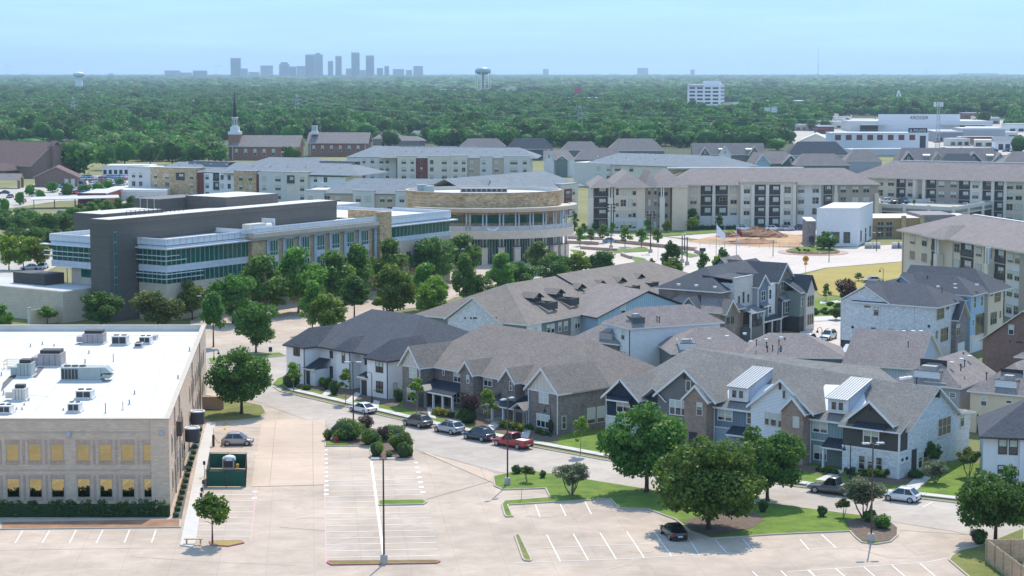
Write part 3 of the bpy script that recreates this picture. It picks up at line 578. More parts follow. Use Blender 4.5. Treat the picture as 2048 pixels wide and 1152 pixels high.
# ---------------------------------------------------------------- brown brick row
def brick_row():
    F=Fr((-15.74,273.14),-49.13); T=fthing('townhouse_row','dark brown brick townhouse row with half timbered end gables and metal porch roofs','townhouse',F)
    bx(T,'brick_brown',0,33.25,2.6,21.6,0,5.5)
    bx(T,'brick_brown',0,4.1,0,2.6,0,5.5); bx(T,'brick_brown',27.4,33.25,0,2.6,0,5.5)
    roof(T,gab(-.5,33.7,2.1,22.1,5.6,11,'s',4.9,7.7),'shingle_brown')
    for s0,s1,ze,zr,d in ((0,4.1,5.5,8.4,0),(27.4,33.25,5.5,8.6,0)):
        sm=(s0+s1)/2; g=MB().plate([(s0,d,ze),(s1,d,ze),(sm,d,zr-.1)],(0,.25,0)); g.build('gable_board',M['cream_trim'],T)
        n=6 if s1-s0<5 else 8
        for i in range(1,n):
            x=s0+(s1-s0)*i/n; h=(1-abs(x-sm)/((s1-s0)/2))*(zr-ze)-.2
            if h>.2: MB().box(x-.06,x+.06,d-.05,d,ze,ze+h).build('batten',M['trim'],T)
        MB().box(s0,s1,d-.07,d-.003,ze-.1,ze+.12).build('gable_beam',M['trim'],T)
        roof(T,gab(s0-.5,s1+.45,-.45,9,ze+.1,zr+.15,'d'),'shingle_brown'); rake(T,s0-.5,s1+.45,-.5,ze+.1,zr+.15)
    for s0,s1 in ((11.9,14.7),(20.7,23.5)):
        gwall_f(T,'brick_brown',s0,s1,1.0,2.9,5.75,7.35); bx(T,'brick_brown',s0,s1,1.253,2.6,2.9,5.7)
        roof(T,gab(s0-.35,s1+.35,.65,6.5,5.75,7.6,'d'),'shingle_brown'); rake(T,s0-.35,s1+.35,.6,5.75,7.6)
    for a,b_,pl,k in ((z2(185,450),z2(262,568),0,2),(z2(165,648),z2(245,790),0,2),(z2(505,465),z2(527,535),2.6,1),(z2(612,480),z2(690,605),2.6,2),(z2(735,522),z2(762,612),1.0,1),(z2(900,520),z2(985,645),2.6,2),(z2(1077,560),z2(1095,668),2.6,1),(z2(1147,582),z2(1175,680),1.0,1),(z2(1305,590),z2(1344,715),2.6,2),(z3(248,600),z3(332,722),0,2),(z3(230,790),z3(340,930),0,3)):
        wpx(T,F,'f',a,b_,pl,n=k)
    wpx(T,F,'r',z3(440,820),z3(478,930),33.25,frame='brick_frame',blind=0)
    d0,_=F.side(z3(650,780),33.25); 
    for i in range(4): window(T,'r',d0+.9+i*1.75,.9,1.5,2.2,33.25,frame='brick_frame',blind=.75)
    for s0,s1 in ((4.1,11.9),(19.0,27.4)):
        metal_roof(T,s0,s1,-.5,2.55,2.6,3.75); posts(T,[s0+1.2+i*(s1-s0-1.5)/3 for i in range(4)],-.2,2.4)
        bx(T,'concrete',s0,s1,-.6,2.6,0,.3,name='porch_floor'); door(T,(s0+s1)/2-1.3,2.6,.3)
        for x in ((s0+s1)/2+1.2,): window(T,'f',x,.9,1.6,1.5,2.6,n=2,blind=0)
    for s0 in (4.1,25.2):
        bx(T,'brick_brown',s0,s0+2.2,-.7,-.4,0,2.7,name='porch_wall'); roof(T,gab(s0-.2,s0+2.5,-1.1,1.5,2.75,3.6,'d'),'metal_dark','trim',.12); bx(T,'balcony_dark',s0+.5,s0+1.7,-.74,-.69,0,2.3,name='doorway')
    for s in (33.2,27.5,4.15,15.2): gutter(T,s,-.02 if s>27 or s<5 else 2.55,5.5)
    MB().box(33.25,33.36,9,9.1,0,5.5).build('downpipe',M['trim'],T)
    R_=lambda p:onroof(F,p,8,(2.1,5.6),.54)
    def hipR(p):
        z=8
        for _ in range(14):
            s,d=F.top(p,z); z=5.6+(33.7-s)*.70
        return (s,d,z)
    for p in (zM(1480,885),zM(1372,910),zM(1393,925),zM(1283,975),zM(1317,1105)): vents(T,[hipR(p)])
    vents(T,[hipR(zM(1368,980)),hipR(zM(1405,975))],'box')
brick_row()
# ---------------------------------------------------------------- many coloured row
def dormer(T,s0,s1,d0,z0,z1,d1,z2,siding='bb_pale'):
    bx(T,'trim',s0,s1,d0,d0+.3,z0,z1,name='dormer_front')
    MB().plate([(s1-.02,d0+.3,z0),(s1-.02,d0+.3,z1),(s1-.02,d1,z2-.1),(s1-.02,d1,z1-1.2)],(-.2,0,0)).build('dormer_cheek',M[siding],T)
    MB().plate([(s0+.02,d0+.3,z0),(s0+.02,d0+.3,z1),(s0+.02,d1,z2-.1),(s0+.02,d1,z1-1.2)],(.2,0,0)).build('dormer_cheek',M[siding],T)
    a=s0-.2;c=s1+.2;n=8;wd=(c-a)/n
    e=MB().plate([(a,d0-.35,z1-.05),(c,d0-.35,z1-.05),(c,d1,z2-.05),(a,d1,z2-.05)],(0,0,.05)); o=e.build('dormer_roof',M['metal_light'],T)
    for i in range(n):
        x=a+i*wd; MB().plate([(x+.02,d0-.37,z1+.02),(x+wd-.02,d0-.37,z1+.02),(x+wd-.02,d1,z2+.02),(x+.02,d1,z2+.02)],(0,0,.03)).build('roof_panel',M['metal_light'],o)
        MB().plate([(x-.025,d0-.38,z1+.0),(x+.025,d0-.38,z1+.0),(x+.025,d1,z2),(x-.025,d1,z2)],(0,0,.1)).build('seam',M['metal_mid'],o)
    for x in (s0+(s1-s0)*.32,s0+(s1-s0)*.68): window(T,'f',x,z0+.35,.75,z1-z0-.65,d0,rail=False,blind=0)
def awning(T,s0,s1,d,z0,z1,m='metal_dark'):
    metal_roof(T,s0,s1,d-.9,z0,d,z1,m,name='awning',rib=.35)
    for x in (s0+.15,s1-.25): MB().plate([(x,d,z0-.7),(x,d,z0-.05),(x,d-.75,z0-.05)],(.1,0,0)).build('bracket',M['wood_dark'],T)
def colour_row():
    F=Fr((10.39,247.59),-38); T=fthing('townhouse_row','grey roofed townhouse row in navy grey white and teal fronts with white metal dormers','townhouse',F)
    e=5.85
    # unit by unit: walls behind, then the projecting gables
    bx(T,'brick_white',2.4,7.2,0,4,0,3.0); bx(T,'bb_navy',2.42,7.18,.02,4,3.15,5.8); gwall_f(T,'bb_navy',2.42,7.18,-.02,5.7,5.75,8.0,.2); bx(T,'trim',2.38,7.22,-.06,.1,2.99,3.16,name='belt_course')
    roof(T,gab(1.8,7.8,-.5,9,5.6,8.2,'d')); rake(T,1.8,7.8,-.55,5.6,8.2)
    bx(T,'bb_navy',7.2,9.6,1.2,6,0,5.8); roof(T,gab(7.0,11,.7,8,5.75,7.4,'d'))
    bx(T,'lap_grey',9.6,14.8,1.0,6,0,6.6); gwall_f(T,'lap_grey',9.7,17.2,.98,6.4,6.6,10.0,.2); roof(T,gab(9.2,18.6,.5,12,6.45,10.2,'d')); rake(T,9.2,18.6,.45,6.45,10.2)
    bx(T,'brick_red',14.2,17.5,.1,3,0,6.6); gwall_f(T,'brick_red',14.2,17.5,.08,6.5,6.6,8.2,.2); roof(T,gab(13.9,18.0,-.25,5,6.5,8.5,'d')); rake(T,13.9,18.0,-.3,6.5,8.5)
    bx(T,'bb_blue',17.5,23.4,2.0,6,3.1,e); bx(T,'lap_blue',17.5,23.4,2.02,6,0,3.0); bx(T,'trim',17.5,23.4,1.94,2.1,2.98,3.14,name='belt_course')
    bx(T,'lap_white',23.4,28.2,1.0,6,0,6.7); gwall_f(T,'lap_white',23.5,31,.98,6.4,6.7,10.1,.2); roof(T,gab(23.0,32.4,.5,12,6.55,10.3,'d')); rake(T,23.0,32.4,.45,6.55,10.3)
    bx(T,'brick_red',28.2,31.2,.1,3,0,6.6,label='darker red brick front'); gwall_f(T,'brick_red',28.2,31.2,.08,6.5,6.6,8.1,.2); roof(T,gab(27.9,31.7,-.25,5,6.5,8.45,'d')); rake(T,27.9,31.7,-.3,6.5,8.45)
    bx(T,'bb_sage',31.2,36.6,2.0,6,3.1,e); bx(T,'lap_sage',31.2,36.6,2.02,6,0,3.0); bx(T,'trim',31.2,36.6,1.94,2.1,2.98,3.14,name='belt_course')
    bx(T,'brick_white',36.6,44,0,19,0,3.2); bx(T,'lap_dark',36.62,43.98,.02,3,3.35,5.9); gwall_f(T,'lap_dark',37.3,43.1,-.02,5.8,6.4,8.9,.2); bx(T,'trim',36.55,44.06,-.06,.1,3.18,3.36,name='belt_course'); bx(T,'trim',43.9,44.06,.1,2.1,3.18,3.36,name='belt_course')
    bx(T,'trim',43.86,44.05,-.05,.14,0,5.8,name='corner_board'); bx(T,'lap_dark',43.9,44.01,.15,2.1,3.36,5.85)
    roof(T,gab(37.0,43.5,-.5,8,6.5,9.15,'d')); rake(T,37.0,43.5,-.55,6.5,9.15)
    roof(T,[[(36.2,-.45,5.75),(44.4,-.45,5.75),(44.4,1.9,7.0),(36.2,1.9,7.0)]])
    # right end wall: white brick with a gable
    gwall_s(T,'brick_white',43.75,2.1,15.4,3.2,5.85,9.6,.26,9.2); bx(T,'brick_white',30,44,15.4,19.2,3.2,5.5); bx(T,'brick_white',2.5,43.7,4,19,0,5.6)
    # main roof
    roof(T,[[(2.0,1.5,5.7),(44.5,1.5,5.7),(44.5,9.4,9.85),(39,9.4,9.85),(34,13.9,10.7),(6,13.9,10.7)],[(44.5,9.4,9.85),(44.5,15.6,5.9),(39,15.6,5.9),(39,9.4,9.85)],[(39,15.6,5.9),(44.5,15.6,5.9),(44.5,19.8,5.5),(36,19.8,5.5),(36,15.6,6.6)],[(39,9.4,9.85),(39,15.6,5.9),(36,15.6,6.6),(34,13.9,10.7)],[(2.0,1.5,5.7),(6,13.9,10.7),(2.0,21,5.7)],[(6,13.9,10.7),(34,13.9,10.7),(36,21,6.2),(2,21,5.7)]],t=.25)
    for s0,s1 in ((19.0,21.7),(33.0,35.6)): dormer(T,s0,s1,2.9,6.45,8.2,9.0,10.0)
    W=lambda a,b_,pl,k,**q: wpx(T,F,'f',a,b_,pl,n=k,**q)
    W(z4(207,475),z4(337,610),0,2); awning(T,2.9,6.4,0,5.42,5.95)
    W(z4(715,467),z4(887,640),1.0,3,fw=.12); W(z4(873,290),z4(923,400),.98,1,rail=False,blind=0); W(z4(978,500),z4(1032,635),.08,1,frame='brick_frame')
    W(z4(1178,550),z4(1323,692),2,2,fw=.12); W(z5(185,515),z5(250,640),2,1,fw=.12,blind=0)
    W(z5(340,525),z5(380,645),1.0,1,frame='brick_frame'); W(z5(390,530),z5(440,655),1.0,1,frame='brick_frame'); W(z5(455,540),z5(487,665),1.0,1,frame='brick_frame')
    W(z5(490,340),z5(521,420),.98,1,frame='brick_frame',rail=False,blind=0); W(z5(580,560),z5(635,668),.08,1,frame='brick_frame')
    W(z5(748,590),z5(880,718),2,2,fw=.12); W(z5(757,808),z5(870,950),2.02,2,fw=.1)
    W(z6(275,555),z6(403,700),.02,2,fw=.12); awning(T,38.4,42.4,0,5.85,6.45)
    for a,b_ in ((z6(237,780),z6(290,905)),(z6(307,790),z6(357,915)),(z6(377,797),z6(433,928))): W(a,b_,0,1,frame='brick_frame')
    S=lambda a,b_,k=1,**q: wpx(T,F,'r',a,b_,44,n=k,**q)
    S(z6(888,490),z6(990,600),3,frame='brick_frame',sill=True,blind=0); S(z6(1070,445),z6(1100,545),1,frame='brick_frame',sill=True); S(z6(580,805),z6(605,838),1,rail=False,blind=0,sill=True); S(z6(615,793),z6(642,825),1,rail=False,blind=0,sill=True); S(z6(725,760),z6(757,885),1,frame='brick_frame',blind=.35)
    S(z6(765,750),z6(800,860),1,frame='brick_frame',blind=0)
    d0,_=F.side(z6(672,745),44); bx(T,'balcony_dark',43.9,44.03,d0,d0+1.3,0,3.1,name='doorway')
    metal_roof(T,20.2,23.3,.4,2.7,2.0,3.5); metal_roof(T,33.6,36.6,.4,2.7,2.0,3.6); posts(T,[33.75],.6,2.6,'trim',.12); posts(T,[20.4],.6,2.6,'trim',.12)
    door(T,35.7,2.0,.15,m='lap_sage'); bx(T,'balcony_dark',15.0,16.2,.04,.1,0,2.4,name='doorway'); bx(T,'balcony_dark',29.3,30.5,.04,.1,0,2.4,name='doorway'); door(T,22,2.0,.15)
    for s,d in ((2.35,0),(17.6,1.9),(31.3,1.9),(23.35,1.9)): gutter(T,s,d-.02,5.7)
    for g in ((4.8,-.56,7.6),(13.9,.44,9.4),(27.7,.44,9.5),(40.25,-.56,8.4)): MB().box(g[0]-.07,g[0]+.07,g[1]-.1,g[1]+.3,g[2]-.5,g[2]+.35).build('gable_bracket',M['wood_dark'],T)
    MB().box(43.9,44.6,9.1,9.28,8.6,9.6).build('gable_bracket',M['wood_dark'],T)
    for i,p in enumerate((z6(590,155),z6(622,150),z6(657,145))): 
        s,d=F.top(p,9.6); vents(T,[(s,d,9.6)],'box')
    s,d=F.top(z6(713,190),9.8); vents(T,[(s,d,9.7)]); s,d=F.top(z6(757,345),7.8); vents(T,[(s,d,7.7)])
    return F
F4=colour_row()
# ---------------------------------------------------------------- long back row with sunken roof wells
def roof_well(T,s0,s1,d0,d1,z0,z1,zb,m='lap_dark',ac=False,trim='dark_trim'):
    """parapet box let into a roof slope with an air conditioner behind it"""
    o=bx(T,m,s0,s1,d0,d0+.15,z0,z1,name='roof_well')
    for x in (s0,s1-.15): MB().plate([(x,d0+.15,z0),(x,d0+.15,z1),(x,d1,z1),(x,d1,zb)],(.15,0,0)).build('well_side',M[m],o)
    MB().box(s0-.04,s1+.04,d0-.04,d0+.2,z1,z1+.07).build('well_cap',M[trim],o)
    if ac: MB().box(s0+.5,s1-.6,d0+.6,d0+1.6,z0+.3,z1+.5).box(s0+.55,s1-.65,d0+.65,d0+1.55,z1+.5,z1+.56).build('air_conditioner',M['hvac_grey'],o)
def back_row():
    F=Fr((2.5,316.1),55.4); T=fthing('townhouse_row','long taupe roofed townhouse row with pale brick end gable and six dark roof wells','townhouse',F)
    bx(T,'lap_sage',.6,70,.5,23,0,5.5); bx(T,'stucco_white',.6,5,.45,.52,0,5.5,label='white front bay'); bx(T,'brick_brown',9.2,14,.4,.6,0,5.5,label='brown brick front bay'); bx(T,'brick_pale',14.1,70,.44,.6,0,5.5)
    gwall_s(T,'brick_white',-.2,5.2,16.2,0,5.4,9.3,.3)
    bx(T,'brick_white',.1,9,5.3,16.1,0,5.4)
    roof(T,gab(-.7,11,4.8,16.7,5.5,9.6,'s'),'shingle_brown'); roof(T,gab(.2,70.5,0,24,5.6,10.7,'s',11,12),'shingle_brown')
    roof(T,gab(27,70.6,-.3,24.2,5.7,11.0,'s',0,12),'shingle_brown','dark_trim',label='raised half of the roof')
    for p,a in ((zM(1052,425),0),(zM(1228,392),0),(zM(1400,348),0),(zM(1567,318),0),(zM(1730,292),0),(zM(1882,262),0)):
        s,d=F.top(p,8.1); s1=s; s0=s-2.7
        roof_well(T,s0,s1,d,d+3.4,6.9,8.1,8.1,'lap_dark')
        roof(T,gab(s0-.2,s1+.2,d+2.9,d+6.2,8.75,9.6,'d'),'shingle_brown','dark_trim',.15); bx(T,'balcony_dark',s0,s1,d+3.4,d+3.6,7.6,8.7,name='well_back')
    for p in ((720,290),(785,280),(905,262),(935,270),(815,345),(770,425),(1015,280),(565,415),(645,415),(1083,222),(1163,215),(1168,265),(1272,210),(1372,235),(1498,160),(1582,135),(1692,170),(1522,225),(1345,195)):
        q=zM(*p); q=(q[0],q[1]+2); vents(T,[onroof(F,q,8.5,(0,5.6),.43)])
    for k in range(5):
        window(T,'f',3.2+k*.01 if k==0 else (7.0,8.3,10.5,12.4)[k-1],3.3,1.1,1.6,.4,frame='white',n=1 if k<3 else 2)
    for k in range(8): window(T,'f',16+k*4.5,3.3,1.6,1.6,.4,n=2)
    for q,w_ in ((290,.25),(338,.25),(362,.25),(378,.25),(545,.4)): 
        d,z=F.side(zM(q,560),-.2); MB().box(-.26,-.2,d-.15,d+.15,z-.15,z+.15).build('wall_vent',M['vent_dark'],T)
    return F
F3=back_row()
def blue_gable_house():
    F=Fr(at(*zM(1370,555),z=5.6),32); L=F.top(zM(1910,440),5.6)[0]
    T=fthing('house','pale blue boarded gable house with dark roof behind the white house','house',F)
    gwall_f(T,'bb_lightblue',.3,L-.3,0,0,5.5,9.2); bx(T,'bb_lightblue',.32,L-.32,.25,12,0,5.45)
    roof(T,gab(-.2,L+.2,-.4,14,5.6,9.6,'d'),'shingle_taupe','dark_trim'); wpx(T,F,'f',zM(1568,445),zM(1612,520),0)
blue_gable_house()
def white_house():
    F=Fr((18.0,292.2),26); T=fthing('house','tall white lap sided house with taupe hipped roof and blue roof well','house',F)
    bx(T,'lap_white',0,16.4,0,7.6,0,8.2); 
    roof(T,gab(-.4,16.9,-.4,8.2,8.3,10.9,'s',3.8,3.8),'shingle_taupe')
    for s,d in ((0,0),(16.4,0)): MB().box(s-.06,s+.06,d-.06,d+.06,0,8.2).build('corner_board',M['bb_slate'],T)
    for a,b_ in ((zM(1490,635),zM(1520,725)),(zM(1575,655),zM(1605,745)),(zM(1560,820),zM(1590,850)),(zM(1595,825),zM(1620,855))): wpx(T,F,'l',a,b_,0,blind=.5)
    s,d=F.top(zM(1560,545),9.3); roof_well(T,1.0,3.0,.5,2.8,8.6,9.7,9.9,'bb_slate',True)
    for p in (zM(1745,487),zM(1927,475)): s,d=F.top(p,10.2); vents(T,[(s,d,10.1)],'box')
    for p in (zM(1868,570),zM(1887,575)): s,d=F.top(p,9.5); vents(T,[(s,d,9.2)])
white_house()
def low_house(name,lab,F,L,D,ze,zr,wm,rm,ax='s',h0=0,h1=0,well=None,rt='trim'):
    T=fthing('house',lab,'house',F); bx(T,wm,0,L,0,D,0,ze-.1); roof(T,gab(-.4,L+.4,-.4,D+.4,ze,zr,ax,h0,h1),rm,rt)
    if not(h0): (gwall_s(T,wm,0,.02,D-.02,ze-.2,ze-.1,zr-.25) if ax=='s' else gwall_f(T,wm,.02,L-.02,0,ze-.2,ze-.1,zr-.25))
    if not(h1): (gwall_s(T,wm,L-.25,.02,D-.02,ze-.2,ze-.1,zr-.25) if ax=='s' else gwall_f(T,wm,.02,L-.02,D-.25,ze-.2,ze-.1,zr-.25))
    return T
# taupe roofs between the white house and the colourful row
Fx=Fr((14,288),-45); T=low_house('house','low taupe roofed house tucked left of the tall white house',Fr((9.5,300.5),-40),9,9,5.5,8.2,'lap_grey','shingle_taupe','s',4,4)
roof_well(T,5.2,7.6,.2,2.6,5.9,7.0,7.3,'hvac_grey',True)
Fx=Fr(at(1345,706,5.4),8); T=low_house('house','wide taupe roofed house with roof vents behind the coloured row, its left half','' and Fx or Fx,13,11,5.4,8.4,'lap_grey','shingle_taupe','s',5,4)
roof_well(T,1.2,3.6,.4,3,5.7,6.7,7.2,'lap_white',True)
for p in (zN(620,935),zN(805,908),zN(992,880)): s,d=Fx.top(p,8.0); vents(T,[(s,d,8.0)],'box')
Fy=Fr(at(1490,712,5.4),-6); T=low_house('house','wide taupe roofed house with black flues beside the alley entrance',Fy,14.5,11,5.4,8.2,'lap_grey','shingle_taupe','s',4,6)
for p in (zN(1055,965),zN(1217,943),zN(1375,922)): s,d=Fy.top(p,7.8); vents(T,[(s,d,7.8)],'box')
for p in (zN(1115,985),zN(1220,1010),zN(1230,1050),zN(1412,965),zN(1350,985),zN(1283,1045),zN(1370,1048)): s,d=Fy.top(p,7.0); vents(T,[(s,d,6.9)])
# ---------------------------------------------------------------- three storey row along the alley
def alley_row():
    F=Fr((44,342),55.4); T=fthing('townhouse_row','three storey townhouse row with tan tower and blue boarded gable by the alley','townhouse',F)
    bx(T,'brick_brown',-10.3,0,2.2,14.5,0,8.9); bx(T,'lap_lightgrey',0,7.4,.8,14,0,9); bx(T,'rubble',-10.2,7.3,1.6,2.3,0,2.8,name='base_wall')
    roof(T,gab(-10.8,15,1.6,15,9.0,12.6,'s',6.5,0),'shingle_dark')
    bx(T,'brick_pale',-7,-.1,1.0,1.4,0,11.1,label='tan brick tower front'); bx(T,'brick_pale',-7,-.1,1.4,5,0,10.2); bx(T,'metal_light',-7.1,0,.9,1.5,11.1,11.2,name='tower_cap'); roof(T,[[(-7,1.4,10.9),(0,1.4,10.9),(0,7.5,11.4),(-7,7.5,11.4)]],'shingle_dark','dark_trim')
    for x in (-5.4,-3.7,-1.9): window(T,'f',x,6.4,.8,1.5 if x!=-3.7 else 2.1,1.0,frame='tan_frame',blind=0)
    bx(T,'lap_lightgrey',-.02,.1,.02,3,0,9.0); bx(T,'bb_blue',0,4.0,0,3,3.0,9.0); gwall_f(T,'bb_blue',0,4.0,-.02,8.9,9.0,11.0,.2); roof(T,gab(-.4,4.4,-.4,7,9.0,11.2,'d'),'shingle_dark'); rake(T,-.4,4.4,-.45,9.0,11.2)
    bx(T,'lap_white',4.0,7.4,.3,3,3.4,9.0); bx(T,'brick_red',4.0,7.4,.2,.4,2.8,3.5)
    for x,pl in ((0,-.06),(4.0,-.06)): bx(T,'trim',x-.1,x+.1,pl,.05,3,9,name='corner_board')
    for z in (3.7,6.3):
        window(T,'f',2.0,z,1.7,1.9 if z>5 else 1.5,0,n=2,blind=0); window(T,'f',5.3,z,1.0,1.8,.3,blind=0)
    awning(T,.8,3.4,0,5.5,5.95,'metal_mid')
    MB().plate([(-.3,-1.2,2.75),(7.4,-1.2,2.75),(7.4,.3,3.2),(-.3,.3,3.2)],(0,0,.12)).build('garage_canopy',M['shingle_dark'],T); bx(T,'trim',-.3,7.4,-1.3,-1.2,2.6,2.85,name='fascia')
    for x in (1.8,5.2): bx(T,'balcony_dark',x-1.4,x+1.4,-.06,.05,0,2.3,name='garage_door')
    posts(T,[-.1,3.5,7.0],-1.1,2.6,'trim',.12)
    bx(T,'brick_brown',7.5,13.8,0,12,0,9.2); gwall_f(T,'brick_brown',7.5,13.8,-.02,9.1,9.2,12.2,.2); roof(T,gab(7.2,14.3,-.4,12,9.2,12.5,'d'),'shingle_dark'); rake(T,7.2,14.3,-.45,9.2,12.5)
    window(T,'f',9.8,7.4,1.7,1.8,0,n=2,frame='brick_frame',blind=0); window(T,'f',12.8,7.6,.9,1.7,0,frame='brick_frame',blind=0); window(T,'f',13,4.3,.7,1.5,0,frame='brick_frame',blind=0)
    bx(T,'bb_slate',8.0,11.6,-.9,0,2.9,5.8,name='bay_window'); metal_roof(T,7.8,11.8,-1.2,5.9,0,6.6,'metal_mid'); window(T,'f',9.8,3.4,1.7,2.1,-.9,n=2,blind=0)
    for x in (7.95,11.65): bx(T,'trim',x-.06,x+.06,-.95,-.85,2.9,5.8,name='corner_board')
    bx(T,'trim',7.9,11.7,-1.0,0,2.75,2.9,name='bay_sill')
    bx(T,'balcony_dark',8.3,11.3,-.05,.1,0,2.4,name='garage_door')
    bx(T,'lap_sage',10.4,12.2,-3.2,1,2.8,7.4); bx(T,'balcony_dark',10.4,12.2,-3.15,1,0,2.8); window(T,'f',11.3,4.6,.7,1.8,-3.2,blind=0)
    bx(T,'brick_pale',12.2,15.6,-3.6,9,0,7.3); gwall_f(T,'brick_pale',12.2,15.6,-3.62,7.2,7.3,9.8,.2); roof(T,gab(11.8,16.1,-4.0,8,7.3,10.2,'d'),'shingle_dark','dark_trim'); roof(T,[[(9.9,-3.6,7.3),(12.3,-3.6,7.3),(12.3,1,10.0),(9.9,1,10.0)]],'shingle_dark')
    for z in (1.0,4.4):
        for x in (13.0,13.9,14.8): window(T,'f',x,z,.7,2.0,-3.62,frame='tan_frame',blind=0)
    # covered terrace between the tower and the blue gable
    metal_roof(T,-5.6,-.2,-1.6,5.0,2.0,6.1,'metal_mid'); posts(T,[-5.4,-.5],-1.4,4.9,'trim',.14); bx(T,'lap_grey',-5.6,-.2,-1.5,2.0,0,2.4,name='terrace_base')
    bx(T,'balcony_dark',-5.2,-.6,.93,1.0,2.5,4.7,name='terrace_opening')
    for x in (-4.2,-2.0): MB().box(x-.5,x+.5,-1.52,-1.46,2.4,3.5).build('railing',M['rail'],T)
    bx(T,'rubble',-12.6,-8.4,-.2,2.2,0,5.4); gwall_f(T,'rubble',-12.6,-8.4,-.22,5.3,5.4,7.6,.2); roof(T,gab(-13.0,-8.0,-.6,8,5.5,7.9,'d'),'shingle_brown'); rake(T,-13.0,-8.0,-.65,5.5,7.9); window(T,'f',-11.6,3.6,.9,1.2,-.22,frame='dark_frame',blind=0); window(T,'f',-9.9,3.6,.9,1.2,-.22,frame='dark_frame',blind=0)
    MB().plate([(9,9,8.8),(9,16,8.8),(9,16,9),(9,12.5,12.4),(9,9,9)],(.2,0,0)).build('gable_wall',M['bb_sage'],T); roof(T,gab(8.6,16,8.6,16.4,9,12.9,'s'),'shingle_taupe','dark_trim')
    for p in (zN(723,160),zN(992,175),zN(1263,190),zN(300,352),zN(485,362),zN(680,378)):
        s,d=F.top(p,11.2); vents(T,[(s,d,11.0)],'box')
    for p in (zN(668,210),zN(612,250),zN(895,180)): s,d=F.top(p,11); vents(T,[(s,d,10.8)])
alley_row()
# taupe roofs in front of that row
Fz=Fr(at(*zN(0,640),z=5.6),-20); T=low_house('house','taupe roofed house with dark cross gables left of the tan tower',Fr((26,338),-34.6),12,9,5.8,8.8,'brick_red','shingle_taupe','s',4,3)
roof(T,gab(4.5,8.5,-1,5,6.0,8.2,'d'),'shingle_dark','trim'); gwall_f(T,'lap_grey',4.8,8.2,-.7,5.4,6.0,7.9)
